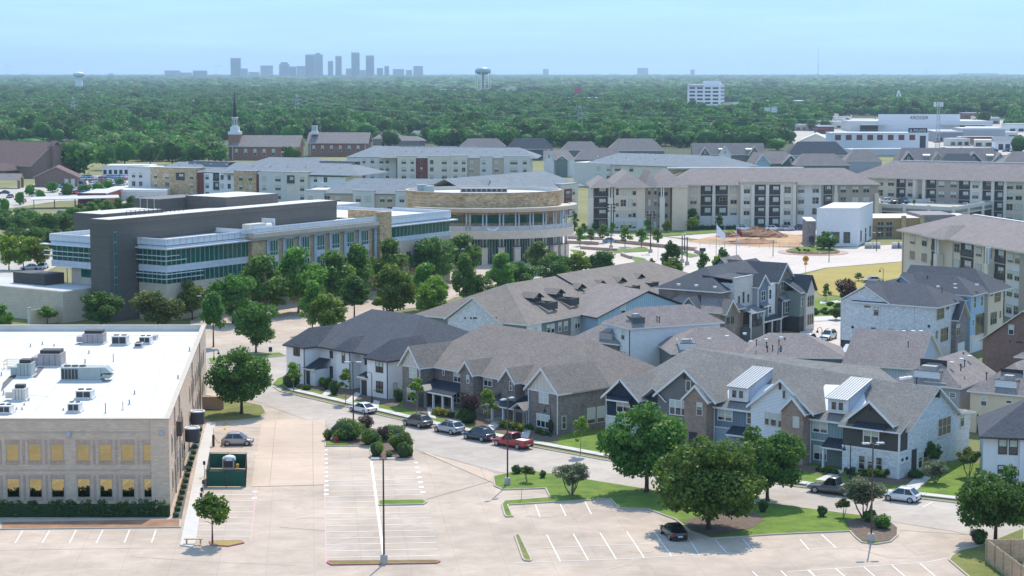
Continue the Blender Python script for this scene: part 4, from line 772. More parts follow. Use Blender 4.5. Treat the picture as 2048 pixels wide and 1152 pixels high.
# ---------------------------------------------------------------- white brick row on the right
def white_brick_row():
    F=Fr((54.8,320.8),-34.6); T=fthing('townhouse_row','three storey white brick end house with dark roof and blank side wall','townhouse',F)
    bx(T,'brick_white',0,17,1.1,7.5,2.4,9.1); bx(T,'dark_trim',0,7,1.15,7.5,0,2.4,name='base_wall'); bx(T,'brick_white',7,17,1.11,7.5,0,2.4); gwall_f(T,'brick_white',.1,8.6,1.08,9.0,9.1,11.6,.25)
    roof(T,gab(-.4,9,.7,14,9.1,11.9,'d'),'shingle_dark'); roof(T,gab(2,17.4,.7,14,9.1,12.0,'s',0,5),'shingle_dark')
    bx(T,'brick_white',0,16.9,7.5,13.6,0,9)
    W=lambda a,b_,**q: wpx(T,F,'f',a,b_,1.1,**q)
    W(zT(420,450),zT(468,537),frame='tan_frame',blind=.35); W(zT(392,645),zT(440,715),frame='tan_frame'); W(zT(325,440),zT(390,460),rail=False,frame='tan_frame',blind=0); W(zT(560,655),zT(610,690),rail=False,frame='tan_frame'); W(zT(690,660),zT(740,695),rail=False,frame='tan_frame')
    for p in ((218,645),(950,635)): s,z=F.fac(zT(*p),1.1); MB().box(s-.2,s+.2,1.02,1.1,z-.2,z+.2).build('wall_vent',M['vent_dark'],T)
    S=lambda a,b_,**q: wpx(T,F,'r',a,b_,17,**q)
    S(zT(1025,470),zT(1092,560),n=3,frame='tan_frame',blind=0); S(zT(1062,660),zT(1130,770),n=3,frame='tan_frame',blind=0); S(zT(1115,450),zT(1140,475),rail=False,frame='tan_frame',blind=0); S(zT(1015,680),zT(1030,755),frame='tan_frame',blind=0)
    bx(T,'cream_trim',16.98,17.05,2.4,5.6,0,2.2,name='garage_door')
    for s in (.03,7.0,13): gutter(T,s,1.08,9)
    for p in (zT(445,263),zT(950,305)): s,d=F.top(p,10.5); vents(T,[(s,d,10.6)],'box')
    N=fthing('townhouse','narrow grey purple brick townhouse with garage between white and blue houses','townhouse',F)
    bx(N,'brick_purple',6,17.8,7.6,12.6,0,6.2); gwall_s(N,'brick_purple',17.55,7.6,12.6,6.1,6.2,9.0,.26); roof(N,gab(5,18.3,7.5,12.9,6.3,9.3,'s'),'shingle_dark'); wpx(N,F,'r',zT(1210,615),zT(1245,720),17.8,n=2,frame='tan_frame',blind=.35); bx(N,'paint_white' if 0 else 'trim',17.78,17.86,8.4,11.4,0,2.3,name='garage_door')
    Bl=fthing('townhouse','tall sky blue townhouse with dark double balcony windows','townhouse',F)
    bx(Bl,'stucco_sky',4,17.9,13.6,20,0,9.9); roof(Bl,gab(3.6,18.4,13.2,23,9.9,12.6,'s',0,5),'shingle_dark'); gwall_s(Bl,'stucco_sky',4.0,13.6,22.6,9.8,9.9,12.3)
    gwall_f(Bl,'stucco_sky',1,10,13.55,8,9.0,12.2,.25); roof(Bl,gab(.5,10.5,13.1,22,9.0,12.5,'d'),'shingle_dark')
    for a,b_ in ((zT(1378,355),zT(1400,460)),(zT(1445,345),zT(1467,440)),(zT(1365,570),zT(1380,635))): wpx(Bl,F,'r',a,b_,17.9,blind=0)
    wpx(Bl,F,'r',zT(1397,525),zT(1475,700),17.9,n=2,frame='tan_frame',rail=False,blind=0); bx(Bl,'trim',17.88,17.96,14.6,18.2,0,2.2,name='garage_door'); bx(Bl,'stucco_cream',17.85,17.92,13.7,19.9,0,3.0)
    Be=fthing('townhouse','cream townhouse at the far end of the dark roofed row','townhouse',F)
    bx(Be,'stucco_beige',6,18.4,20.4,27.6,0,9.6); roof(Be,gab(2,18.9,20,31,9.7,13.2,'s',0,5),'shingle_dark')
    for a,b_ in ((zT(1580,310),zT(1635,395)),(zT(1540,505),zT(1597,610))): wpx(Be,F,'r',a,b_,18.4,n=3,frame='tan_frame',blind=0)
    for a,b_ in ((zT(1627,490),zT(1638,555)),(zT(1540,325),zT(1560,345))): wpx(Be,F,'r',a,b_,18.4,rail=False,frame='tan_frame',blind=0)
    for p,TT in ((zT(1037,253),Bl),(zT(1202,265),Bl),(zT(1200,232),Bl),(zT(1410,235),Be),(zT(905,245),Bl)): s,d=F.top(p,11.4); vents(TT,[(s,d,11.3)],'box')
    for p,TT in ((zT(935,170),Bl),(zT(1165,140),Be),(zT(1075,285),Bl)): s,d=F.top(p,12); vents(TT,[(s,d,11.6)])
white_brick_row()
F8=Fr(at(*zT(945,700),z=9.0),-25); T=fthing('house','steep taupe roofed house with six roof vents and pale blue gable end','house',F8)
roof(T,gab(-11,.5,-7.6,7.6,4.7,9.1,'s'),'shingle_taupe'); gwall_s(T,'bb_pale',-.1,-7.2,7.2,0,4.7,8.8); bx(T,'bb_pale',-10.8,-.1,-7,7,0,4.6)
for x in (500,572,640,708,798,873): s,d=F8.top(zT(x,695),8.6); vents(T,[(s,d,8.7)],'box')
for p in (zT(745,720),zT(875,765),zT(475,735),zT(750,825)): s,d=F8.top(p,8); vents(T,[(s,d,7.9)])
F9=Fr(at(*zV(385,520),z=5.6),55.4); T=low_house('house','taupe hip roofed house with white roof well behind the end gable of the coloured row',F9,13,9.5,5.6,8.7,'lap_lightgrey','shingle_taupe','s',4,0)
o=bx(T,'hvac_beige',-.05,.1,2,5.2,5.9,6.0,name='ledge'); 
def endwell(T,d0,d1,s0,s1,z0,z1):
    MB().box(s0,s0+.12,d0,d1,z0,z1).build('roof_well',M['lap_white'],T); MB().box(s0-.05,s0+.17,d0-.05,d1+.05,z1,z1+.08).build('well_cap',M['dark_trim'],T)
    for d in (d0,d1): MB().box(s0,s1,d-.06,d+.06,z1-.06,z1+.05).build('well_rail',M['dark_trim'],T)
    MB().box(s0+.7,s0+1.8,d0+.8,d1-.7,z0+.1,z1+.6).build('air_conditioner',M['hvac_grey'],T); MB().box(s1-.1,s1,d0-.1,d1+.1,z0,z1+1.3).build('well_back',M['vent_dark'],T)
endwell(T,3.2,6.8,.6,3.0,6.2,7.3); wpx(T,F9,'l',zV(303,555),zV(352,600),0,frame='white')
for p in (zV(322,320),zV(395,293),zV(458,272)): s,d=F9.top(p,8.4); vents(T,[(s,d,8.2)],'box')
for p in (zV(390,370),zV(420,340),zV(588,435),zV(410,280)): s,d=F9.top(p,8); vents(T,[(s,d,7.8)])
F10=Fr(at(*zV(465,540),z=5.6),-33); T=fthing('house','cream brick house with garage door and white roof well','house',F10)
bx(T,'stucco_beige',0,8.5,0,13,0,5.5); roof(T,gab(-.4,8.9,-.4,14,5.6,9.0,'d',5,0),'shingle_taupe')
for a,b_ in ((zV(545,578),zV(592,665)),(zV(735,592),zV(785,645))): wpx(T,F10,'f',a,b_,0,frame='white',blind=.5)
bx(T,'cream_trim',1.2,4.2,-.08,.02,0,2.4,name='garage_door'); bx(T,'dark_trim',1.0,1.2,-.1,.02,0,2.5,name='door_frame')
o=MB().box(3.1,5.9,.6,.72,6.0,7.2).build('roof_well',M['lap_white'],T); MB().box(3.05,5.95,.55,.77,7.2,7.28).build('well_cap',M['dark_trim'],T); MB().box(4.0,5.2,1.2,2.2,6.6,7.8).build('air_conditioner',M['hvac_grey'],T); MB().box(3.0,6.0,3.0,3.1,6.8,8.4).build('well_back',M['vent_dark'],T)
for x in (3.1,5.85): MB().box(x,x+.1,.6,3.0,7.1,7.25).build('well_rail',M['dark_trim'],T)
F11=Fr(at(*zV(545,888),z=5.6),-12); T=fthing('house','white rendered house with dark hipped roof at the right edge','house',F11)
bx(T,'stucco_white2',.3,14,0,12,0,5.5); bx(T,'stucco_white2',4.4,14,-.4,0,0,5.5); roof(T,gab(-.2,14.5,-.8,12.4,5.6,9.4,'s',6,6),'shingle_dark','dark_trim')
for a,b_ in ((zV(680,915),zV(745,1033)),(zV(762,920),zV(827,1038))): wpx(T,F11,'f',a,b_,0,frame='dark_frame',blind=.5)
wpx(T,F11,'f',zV(675,1115),zV(720,1180),0,frame='dark_frame',blind=.5); window(T,'f',6.5,1.0,1.4,1.5,-.4,n=2,frame='dark_frame')
F12=Fr(at(*zV(545,155),z=5.6),-34.6); SA,ZA=F12.fac((2048,620),0); T=fthing('house','rust brick house with broad gable at the right edge','house',F12)
gwall_f(T,'brick_rust',.3,2*SA-.3,0,0,5.5,ZA-.3); roof(T,gab(-.2,2*SA+.2,-.5,14,5.6,ZA,'d'),'shingle_brown','cream_trim'); wpx(T,F12,'f',zV(757,35),zV(800,115),0,frame='brick_frame',blind=.5); bx(T,'brick_rust',.35,2*SA-.4,.25,13,0,5.4)
for p in ((770,165),(825,170),(842,170),(858,172)): s,z=F12.fac(zV(*p),0); MB().box(s-.12,s+.12,-.06,0,z-.12,z+.12).build('wall_vent',M['vent_dark'],T)
F13=Fr((74.5,281),-34.6); T=low_house('house','taupe roofed house with roof vents at the right edge below the rust brick gable',F13,9,12,5.6,8.6,'brick_rust','shingle_taupe','d',5,0)
for p in (zV(793,385),zV(868,358)): s,d=F13.top(p,8); vents(T,[(s,d,8)],'box')
# carport beside the white brick house
Fc=Fr(at(*zT(100,880),z=3.0),-18); T=fthing('carport','flat white metal carport roof beside the white brick house','carport',Fc)
MB().plate([(0,0,2.8),(5.6,0,2.8),(5.6,6,3.3),(0,6,3.3)],(0,0,.15)).build('roof',M['metal_light'],T)
for x,y in ((.2,.2),(5.4,.2),(5.4,5.8),(.2,5.8)): MB().box(x-.08,x+.08,y-.08,y+.08,0,2.8+.08*y).build('post',M['pole_black'],T)
# ================================================================ tan brick office building, front left
zH=zz(0,560,.29513)
A_o=at(341,1019); 
def office():
    F=Fr(A_o,0); top=10.0
    bk=at(411,650,top); bx_,by_=bk[0]-A_o[0],bk[1]-A_o[1]; sh=bx_/by_
    T=fthing('office_building','tan brick two storey office building with white flat roof and bronze windows','office',F)
    W_=-60
    foot=[(0,0),(bx_,by_),(W_,by_),(W_,0)]
    MB().prism(foot,0,9.15,0,1).build('wall',[M['brick_tan'],M['roof_white']],T)
    # parapet
    t=.45; o=foot; sd=math.hypot(bx_,by_); nx,ny=by_/sd,-bx_/sd
    def par(q,name='parapet'): MB().prism(q,9.15,9.93).build(name,[M['brick_tan']],T)
    par([(0,0),(bx_,by_),(bx_-t,by_-t),(-t,t)]); par([(W_,0),(0,0),(-t,t),(W_,t)]); par([(bx_,by_),(W_,by_),(W_,by_-t),(bx_-t,by_-t)])
    cz=[(0.08,-.08),(bx_+.08,by_+.08),(bx_-t-.1,by_-t-.1),(-t-.1,t+.1)]; MB().prism(cz,9.93,10.05).build('coping',M['coping'],T)
    MB().prism([(W_,-.08),(.08,-.08),(-t-.1,t+.1),(W_,t+.1)],9.93,10.05).build('coping',M['coping'],T); MB().prism([(bx_+.08,by_+.08),(W_,by_+.08),(W_,by_-t-.1),(bx_-t-.1,by_-t-.1)],9.93,10.05).build('coping',M['coping'],T)
    MB().prism([(-t-.02,t+.02),(bx_-t-.02,by_-t-.02),(bx_-t-.06,by_-t-.06),(-t-.06,t+.06)],9.16,9.92).prism([(bx_-t-.03,by_-t-.005),(W_,by_-t-.005),(W_,by_-t-.06),(bx_-t-.03,by_-t-.06)],9.16,9.92).build('parapet_lining',M['roof_white'],T)
    for z in (8.5,4.35): MB().box(W_,0,-.05,.0,z,z+.12).build('band',M['coping'],T)
    MB().box(-2.0,0,-.12,-.003,0,9.9).build('corner_pier',M['brick_tan'],T)
    cols=[(-118,-38),(42,128),(198,278),(350,430),(528,607),(680,760),(832,910),(983,1060)]
    xs=[]
    for a,b in cols:
        u0=F.fac(zL(a,300))[0]; u1=F.fac(zL(b,300))[0]; u=(u0+u1)/2; xs.append(u)
        for z,h in ((5.35,1.95),(1.35,2.1)):
            window(T,'f',u,z,1.45,h,0,frame='tan_frame',rail=False,glass='bronze_glass',blind=0,proud=.07,fw=.06)
            MB().box(u-.8,u+.8,-.05,0,z+h+.02,z+h+.42).build('lintel',M['brick_tanred'],T); MB().box(u-.8,u+.8,-.05,0,z-.36,z-.02).build('sill',M['brick_tanred'],T)
    for i in range(len(xs)-1):
        if i==3: continue
        m=(xs[i]+xs[i+1])/2
        for z,h in ((5.0,2.7),(1.0,2.8)): MB().box(m-.13,m+.13,-.05,0,z,z+h).build('pilaster',M['brick_tanred'],T)
    rz=math.atan2(by_,bx_)+0.0
    for i in range(17):
        d=4+i*4.1
        if 24<d<36: continue
        for z,h in ((5.35,1.95),(1.35,2.1)):
            window(T,rz,bx_*d/by_,z,1.3,h,d,frame='tan_frame',rail=False,glass='bronze_glass',blind=0,proud=.07,fw=.06)
            o_=MB().box(-.75,.75,-.06,0,z+h+.02,z+h+.4).build('lintel',M['brick_tanred'],T,(sh*d,d,0),rz); 
    for d in (8.5,16.5,42,60): MB().box(-.12,.12,-.14,0,0,9.9).build('downpipe',M['brick_tanred'],T,(sh*d,d,0),rz)
    for d in (24.5,36): # projecting brick bay with drum canopies
        MB().lathe((0,-1.0,0),[(.9,2.8),(.9,4.3),(.9,4.4),(.7,4.4),(.7,4.1)],20).build('drum_canopy',M['metal_dark'],T,(sh*d,d,0),rz)
        MB().lathe((0,-1.0,0),[(.94,4.36),(.94,4.5),(.8,4.5),(.8,4.36)],20).build('canopy_ring',M['coping_white'],T,(sh*d,d,0),rz)
        MB().box(-1.2,1.2,-.03,.02,0,2.6).build('doorway',M['bronze_glass'],T,(sh*d,d,0),rz)
    MB().box(-1.6,1.6,-.6,0,5.9,7.6).build('side_sign_frame',M['wood_dark'],T,(sh*13,13,0),rz)
    for u,v in ((470,165),(1105,155)): s,z=F.fac(zL(u,v)); MB().box(s-.22,s+.22,-.3,-.05,z-.25,z+.25).box(s-.15,s+.15,-.36,-.3,z-.2,z+.1).build('wall_lamp',M['lamp_head'],T)
    wall_low=MB().box(0,3.0,-.2,.2,0,1.9).build('screen_wall',M['brick_tanred'],T,(sh*62+.2,62,0))
    return F
FO=office()
ROOFZ=9.15
def unit(p0,p1,zbase,lab,hgt=None,depth=1.8,mt='hvac_grey',kind='box',F=None,cat='air conditioner',name='rooftop_unit',rz=0.0):
    """a roof unit seen between the pixel corners p0 (top left) and p1 (bottom right)"""
    xc_=(p0[0]+p1[0])/2; x,y=at(xc_,p1[1],zbase); sc_=math.hypot(x,y)/FPX
    w=(p1[0]-p0[0])*sc_; h=(p1[1]-p0[1])*sc_*.93-depth*.17
    if hgt: h=hgt
    h=max(h,.5)
    T=thing(name,lab,cat,(x,y+depth/2,zbase),rz,'machines on the office roof' if zbase==ROOFZ else None)
    MB().box(-w/2-.15,w/2+.15,-depth/2-.15,depth/2+.15,0.0,.18).build('curb',M['roof_white'],T)
    b=MB().box(-w/2,w/2,-depth/2,depth/2,.18,h).build('casing',M[mt],T)
    if kind=='condenser':
        n=2 if w>1.3 else 1
        for i in range(n):
            u0=-w/2+.1+i*(w-.2)/n; u1=u0+(w-.2)/n-.08
            MB().box(u0,u1,-depth/2-.03,-depth/2-.004,.3,h-.15).build('grille',M['grille_dark'],T)
        for i in range(n): MB().lathe((-w/4*(n-1)+i*w/2 if n>1 else 0,0,h),[(min(w/n,depth)*.4,0),(min(w/n,depth)*.4,.1),(min(w/n,depth)*.33,.1),(.05,.04)],14).build('fan',M['grille_dark'],T)
        MB().box(-w/2-.04,w/2+.04,-depth/2-.04,depth/2+.04,h-.1,h-.003).build('lid',M['coping_white'],T)
    elif kind=='package':
        MB().box(-w/2-.02,w/2+.02,-depth/2-.03,depth/2+.03,h,h+.08).build('lid',M[mt],T)
        for i in range(1,4): MB().box(-w/2+w*i/4-.02,-w/2+w*i/4+.02,-depth/2-.02,-depth/2-.003,.2,h).build('panel_joint',M['grille_dark'],T)
        MB().box(-w/2+.2,w/2-.2,-depth/2+.5,depth/2-.2,h+.08,h+.5).build('fan_deck',M['grille_dark'],T)
        MB().box(-w/2-.9,-w/2,-depth/2+.3,depth/2-.3,.3,h*.75).build('duct',M[mt],T)
    elif kind=='long':
        for i in range(5): MB().box(-w/2+.1+i*.42,-w/2+.42+i*.42,-depth/2-.04,-depth/2-.004,.35,h-.2).build('grille',M['grille_dark'],T)
        MB().plate([(w/2-.01,-depth/2+.1,.5),(w/2+1.0,-depth/2+.1,.35),(w/2+1.3,-depth/2+.1,h*.45),(w/2+.2,-depth/2+.1,h*.52)],(0,depth-.2,0)).build('hood',M[mt],T)
        MB().plate([(w/2-.01,-depth/2+.1,h*.56),(w/2+1.3,-depth/2+.1,h*.62),(w/2+.6,-depth/2+.1,h),(w/2-.01,-depth/2+.1,h)],(0,depth-.2,0)).build('hood',M[mt],T)
        for i in range(3): MB().lathe((-w/2+.6+i*.95,0,h),[(.42,0),(.42,.15),(.34,.15),(.05,.08)],14).build('fan',M['grille_dark'],T)
        for i in range(3,7): MB().box(-w/2+w*i/7-.02,-w/2+w*i/7+.02,-depth/2-.02,-depth/2-.003,.2,h).build('panel_joint',M['hvac_grey'],T)
    return T
U=lambda a,b,lab,**k: unit(zH(*a),zH(*b),ROOFZ,lab,**k)
U((560,345),(698,438),'mauve grey package unit by the back parapet of the office roof',mt='hvac_mauve',kind='package',depth=2.4)
U((757,360),(860,445),'white condenser with two dark grilles, middle of the back row on the office roof',kind='condenser',mt='coping_white')
U((943,365),(1020,438),'condenser with dark front at the right end of the back row on the office roof',kind='condenser',mt='coping_white')
U((1022,362),(1057,408),'small grey box unit at the far right of the back row on the office roof',kind='box')
U((912,415),(962,462),'smallest condenser, standing in front of the back row on the office roof',kind='condenser',depth=1.0)
U((258,475),(412,590),'large mauve package unit left of centre on the office roof',mt='hvac_mauve',kind='package',depth=2.8)
U((118,545),(212,662),'blue grey unit beside the large mauve one on the office roof',mt='hvac_green',kind='package',depth=2.2)
U((415,565),(680,690),'long grey green air handler with louvred end and angled hoods on the office roof',mt='hvac_green',kind='long',depth=2.2)
U((85,722),(170,822),'beige box unit near the front left of the office roof',mt='hvac_beige',kind='package',depth=1.6)
U((513,727),(620,812),'brown fronted condenser near the front of the office roof',kind='condenser',mt='coping_white')
U((458,815),(540,902),'condenser nearest the front parapet of the office roof',kind='condenser',mt='coping_white',depth=1.5)
U((-15,832),(72,912),'condenser cut by the left edge at the front of the office roof',kind='condenser',mt='coping_white',depth=1.5)
T=thing('roof_hatch_rail','yellow safety rail and hatch at the left of the office roof','railing',(*at(*zH(90,600),z=ROOFZ),ROOFZ))
for x,y in ((-1,-.8),(1,-.8),(-1,.8),(1,.8)): MB().tube((x,y,0),(x,y,1.1),.03,n=5).build('post',M['paint_yellow'],T)
for z in (.6,1.1): MB().box(-1,1,.77,.83,z-.03,z+.03).box(-1,1,-.83,-.77,z-.03,z+.03).box(-1.03,-.97,-.8,.8,z-.03,z+.03).box(.97,1.03,-.8,.8,z-.03,z+.03).build('rail',M['paint_yellow'],T)
MB().box(-.6,.6,-.5,.5,0,.4).build('hatch',M['coping_white'],T)
for i,(u,v,h) in enumerate(((768,555,1.1),(715,905,1.2),(833,882,1.0),(877,845,.6),(912,775,.5),(1207,670,.5),(1285,485,.6),(577,565,.6),(367,450,.4),(207,455,.5),(288,440,.5),(603,500,.5),(10,650,.5),(25,780,.6),(150,880,.3),(112,880,.3),(195,820,.3),(165,850,.3),(430,885,.3))):
    x,y=at(*zH(u,v),z=ROOFZ); T=thing('roof_pipe','slim vent pipe on the white office roof','vent pipe',(x,y,ROOFZ),0,'vent pipes on the office roof')
    MB().tube((0,0,0),(0,0,h),.09 if h<.9 else .05,n=6).build('pipe',M['vent_dark' if h>1 else 'hvac_grey'],T); MB().lathe((0,0,0),[(.2,0),(.16,.08),(.1,.1)],8).build('flashing',M['roof_white'],T)
for p in ([(20,700),(95,625),(120,640),(5,760)],[(213,660),(262,592),(300,595),(245,662)]):
    sheet('walk_mat',[at(*zH(*q),z=ROOFZ) for q in p],'rooftop_mat',ROOFZ+.02,kind='structure')
for p,q in (((0,380),(1340,375)),((590,455),(225,900)),((880,470),(620,900)),((1120,480),(1010,900)),((0,600),(330,580)),((0,770),(330,790))):
    a=at(*zH(*p),z=ROOFZ); c=at(*zH(*q),z=ROOFZ); MB().prism([(a[0],a[1]-.07),(c[0]+.001,c[1]-.07),(c[0]+.07,c[1]+.07),(a[0]+.07,a[1]+.07)],ROOFZ+.005,ROOFZ+.02).build('roof_seam',M['roof_grey'],kind='structure')
# ================================================================ civic hall
zA=zz(80,360,.26042); zB=zz(460,360,.22564); zD=zz(800,350,.18228)
FC=Fr((-76,362.1),55.5)
def civic():
    F=FC; T=fthing('civic_building','large civic building with dark tower, green glass wings and long white roofs','civic building',F)
    # tower and spine
    bx(T,'panel_dark',.0,7.2,0,5.2,0,18.6,name='tower'); bx(T,'panel_dark',7.2,67,.02,5.2,11,18.6,name='spine_wall')
    bx(T,'panel_brown',-.08,67.08,-.08,5.28,18.6,19.5,name='parapet'); bx(T,'roof_white',.4,66.6,.3,4.9,19.5,19.53,name='spine_roof')
    bx(T,'metal_mid',1.0,1.75,-.1,.0,5,17.2,name='slit_frame')
    for i,(z0,z1) in enumerate(((15.3,17),(13.1,15.0),(10.6,12.9),(8.6,10.4),(7.2,8.3),(5.2,7))): bx(T,'green_glass',1.1,1.65,-.16,-.09,z0,z1,name='pane')
    for i in range(14): MB().box(9+i*1.2,9.08+i*1.2,4.6,4.68,19.5,20.5).build('rail_post',M['rail'],T)
    MB().box(9,25,4.6,4.66,20.0,20.06).box(9,25,4.6,4.66,20.45,20.52).build('rail',M['rail'],T)
    # front glass wing: s 7.4..31, d -7.5..0
    def band(z0,z1,m,e=0,name='wall'): 
        MB().box(7.4-e,31,-7.5-e,.0,z0,z1).build(name,M[m],T)
    band(0,7.1,'limestone'); band(7.1,9.3,'green_glass',-.25,'glazing_core'); band(9.3,10.6,'panel_white'); band(10.6,13.5,'green_glass',-.25,'glazing_core'); band(13.5,14.3,'panel_white')
    bx(T,'panel_white',7.2,31,-7.7,-7.3,14.45,15.7,name='parapet'); bx(T,'panel_white',7.2,7.6,-7.3,0,14.45,15.7,name='parapet'); bx(T,'vent_dark',7.45,31,-7.45,0,14.3,14.45,name='shadow_gap'); bx(T,'roof_white',7.6,31,-7.3,0,14.9,15.1,name='roof')
    bx(T,'coping_white',6.6,31,-8.6,-7.3,13.75,13.95,name='sunshade'); bx(T,'coping_white',6.6,7.6,-7.3,0,13.75,13.95,name='sunshade')
    for z0,z1,n in ((10.65,13.45,18),(7.15,9.25,18)):
        for i in range(n):
            s=7.5+i*23.4/n; MB().box(s+.06,s+23.4/n-.06,-7.36,-7.3,z0+.05,z1-.05).build('pane',M['green_glass'],T); MB().box(s-.05,s+.05,-7.5,-7.3,z0,z1).build('mullion',M['steel'],T)
        for i in range(6):
            d=-7.2+i*1.2; MB().box(7.52,7.58,d+.06,d+1.14,z0+.05,z1-.05).build('pane',M['green_glass'],T); MB().box(7.42,7.6,d-.05,d+.05,z0,z1).build('mullion',M['steel'],T)
    for z in (11.5,12.4): bx(T,'coping_white',6.7,10.5 if z>12 else 12.5,-7.95,-7.55,z,z+.12,name='sunshade'); bx(T,'coping_white',6.7,7.1,-7.55,0,z,z+.12,name='sunshade')
    for z in (8.0,8.9): bx(T,'coping_white',6.7,17,-7.95,-7.55,z,z+.12,name='sunshade'); bx(T,'coping_white',6.7,7.1,-7.55,0,z,z+.12,name='sunshade')
    for i in range(14): MB().box(7.6+i*1.68,7.63+i*1.68,-7.72,-7.7,14.5,15.68).build('panel_joint',M['vent_dark'],T)
    # stone colonnade wing s 30.2..71
    bx(T,'stone',30.3,71,-8.3,0,0,13.6); bx(T,'stone',30.28,34.2,-8.5,-8.3,0,14.2)
    bx(T,'roof_white',28.5,73,-8,0,15.2,15.35,name='roof'); bx(T,'panel_white',28,71,-8.9,-8.5,15.25,16.2,name='parapet'); bx(T,'panel_white',28,28.4,-8.5,-1,15.25,16.2,name='parapet')
    bx(T,'limestone',29.9,71.5,-9.5,0,14.3,15.2,name='cornice'); bx(T,'coping',30.1,71.3,-9.1,0,13.75,14.3,name='cornice')
    for i in range(7):
        s0=35.2+i*4.87; s1=s0+2.95
        bx(T,'panel_white',s0-.1,s1+.1,-8.42,-8.28,13.35,13.75,name='spandrel'); bx(T,'panel_white',s0-.1,s1+.1,-8.42,-8.28,9.0,10.4,name='spandrel')
        bx(T,'green_glass',s0,s1,-8.36,-8.29,10.4,13.35,name='pane'); bx(T,'green_glass',s0,s1,-8.36,-8.29,5.0,8.9,name='pane')
        for k in range(5): MB().box(s0+k*(s1-s0)/4-.04,s0+k*(s1-s0)/4+.04,-8.45,-8.36,5,13.35).build('mullion',M['coping_white'],T)
        bx(T,'coping_white',s0,s1,-8.45,-8.36,11.1,11.2,name='transom')
        for x in (s0-.75,s0-.35): MB().tube((x,-8.9,0),(x,-8.9,13.75),.17,n=8).build('column',M['steel'],T)
        bx(T,'limestone',s0-1.0,s0-.12,-8.6,-8.3,0,13.6,name='pier')
    for x in (69.0,69.5): MB().tube((x,-8.9,0),(x,-8.9,13.75),.17,n=8).build('column',M['steel'],T)
    bx(T,'stone',69.9,74,-9.6,-8.2,0,17.1,name='stone_pier'); bx(T,'stone',73.2,74.0,-8.2,2,0,17.1,name='stone_pier')
    # right glass wing
    bx(T,'limestone',74,97,-8.4,4,0,10.2); bx(T,'panel_white',74,97.2,-8.5,4,10.2,11.2); bx(T,'green_glass',74.2,97,-8.2,4,11.2,13.5,name='glazing_core'); bx(T,'panel_white',74,97.2,-8.55,-8.1,14.2,15.9,name='parapet'); bx(T,'panel_white',96.8,97.2,-8.1,8,14.2,15.9,name='parapet'); bx(T,'panel_white',74,97,-8.3,4,13.5,14.05)
    bx(T,'roof_white',74,97,-8.2,8,15.0,15.15,name='roof'); bx(T,'coping_white',74,98.5,-9.6,-8.2,13.6,13.85,name='sunshade')
    for i in range(15):
        s=77.2+i*1.31; MB().box(s+.05,s+1.25,-8.28,-8.2,11.25,13.45).build('pane',M['green_glass'],T); MB().box(s-.05,s+.05,-8.38,-8.2,11.2,13.5).build('mullion',M['steel'],T)
    for i in range(5): wx=76+i*4.4; window(T,'f',wx+1,5.5,1.8,2.2,-8.4,n=2,glass='green_glass',frame='tan_frame',blind=0); window(T,'f',wx+1,1.2,1.8,2.6,-8.4,n=2,glass='green_glass',frame='tan_frame',blind=0)
    # wide white roofs behind
    bx(T,'limestone',31,97,0.003,34,0,14.6); bx(T,'roof_white',31,97,.05,34,14.6,14.75,name='roof'); bx(T,'panel_white',60,110,28,46,0,15.4); bx(T,'roof_white',60.3,109.7,28.3,45.7,15.4,15.5,name='roof')
    bx(T,'panel_white',97,97.3,.05,34,14.75,15.5,name='parapet'); bx(T,'panel_white',31,97,34,34.3,14.75,15.6,name='parapet')
    bx(T,'panel_brown',77,95,41.6,54.8,14,18.0,name='plant_screen'); bx(T,'roof_white',77.3,94.7,41.9,54.5,18.0,18.05,name='roof'); bx(T,'panel_brown',68,84,54.8,63,14,17.6,name='plant_screen')
    for i in range(3): bx(T,'coping_white',68-.06,68,56+i*2.3,56.15+i*2.3,14,17.6,name='panel_joint')
    bx(T,'hvac_beige',33,38,-5.5,-3.5,15.4,16.7,name='roof_plant'); MB().tube((34,-5,15.9),(40,-5,15.9),.7,n=10).build('roof_duct',M['duct'],T); bx(T,'coping_white',40.5,40.7,-5.5,-2,15.4,17.4,name='roof_screen')
    # left glass wing
    bx(T,'limestone',5.5,30,5.2,16.5,0,9.3); bx(T,'panel_white',4,30,5.2,20.5,9.3,10.55); bx(T,'green_glass',4.25,30,5.3,20.2,10.55,13.4,name='glazing_core'); bx(T,'panel_white',3.8,4.2,5.2,20.7,14.3,15.7,name='parapet'); bx(T,'panel_white',4.2,30,20.3,20.7,14.3,15.7,name='parapet'); bx(T,'panel_white',4.0,30,5.2,20.5,13.4,14.2); bx(T,'vent_dark',4.2,30,5.3,20.3,14.2,14.35,name='shadow_gap'); bx(T,'roof_white',4.2,30,5.2,20.3,14.7,14.8,name='roof')
    for i in range(10):
        d=5.4+i*1.5; MB().box(4.15,4.22,d+.06,d+1.44,10.6,13.35).build('pane',M['green_glass'],T); MB().box(4.02,4.25,d-.05,d+.05,10.55,13.4).build('mullion',M['steel'],T)
    for z in (11.4,12.3): bx(T,'coping_white',3.4,3.8,5.2,22,z,z+.12,name='sunshade')
    bx(T,'coping_white',2.9,4.0,5.2,22.5,13.55,13.75,name='sunshade')
    for i in range(6): MB().box(5.4,5.48,6+i*1.3,7.2+i*1.3,7.4,8.9).build('pane',M['green_glass'],T)
    bx(T,'panel_dark',28,46,31.4,40,0,17.5,name='rear_block'); bx(T,'roof_white',28.3,45.7,31.7,39.7,17.5,17.55,name='roof')
    # low service yard in front left
    bx(T,'limestone',-6,5.4,6.5,40,0,6.0,name='service_wing'); bx(T,'roof_grey',-5.6,5.4,6.9,39.6,6.0,6.05,name='roof'); bx(T,'lap_dark',-1,4,17,26,6.05,8.2,name='plant_screen')
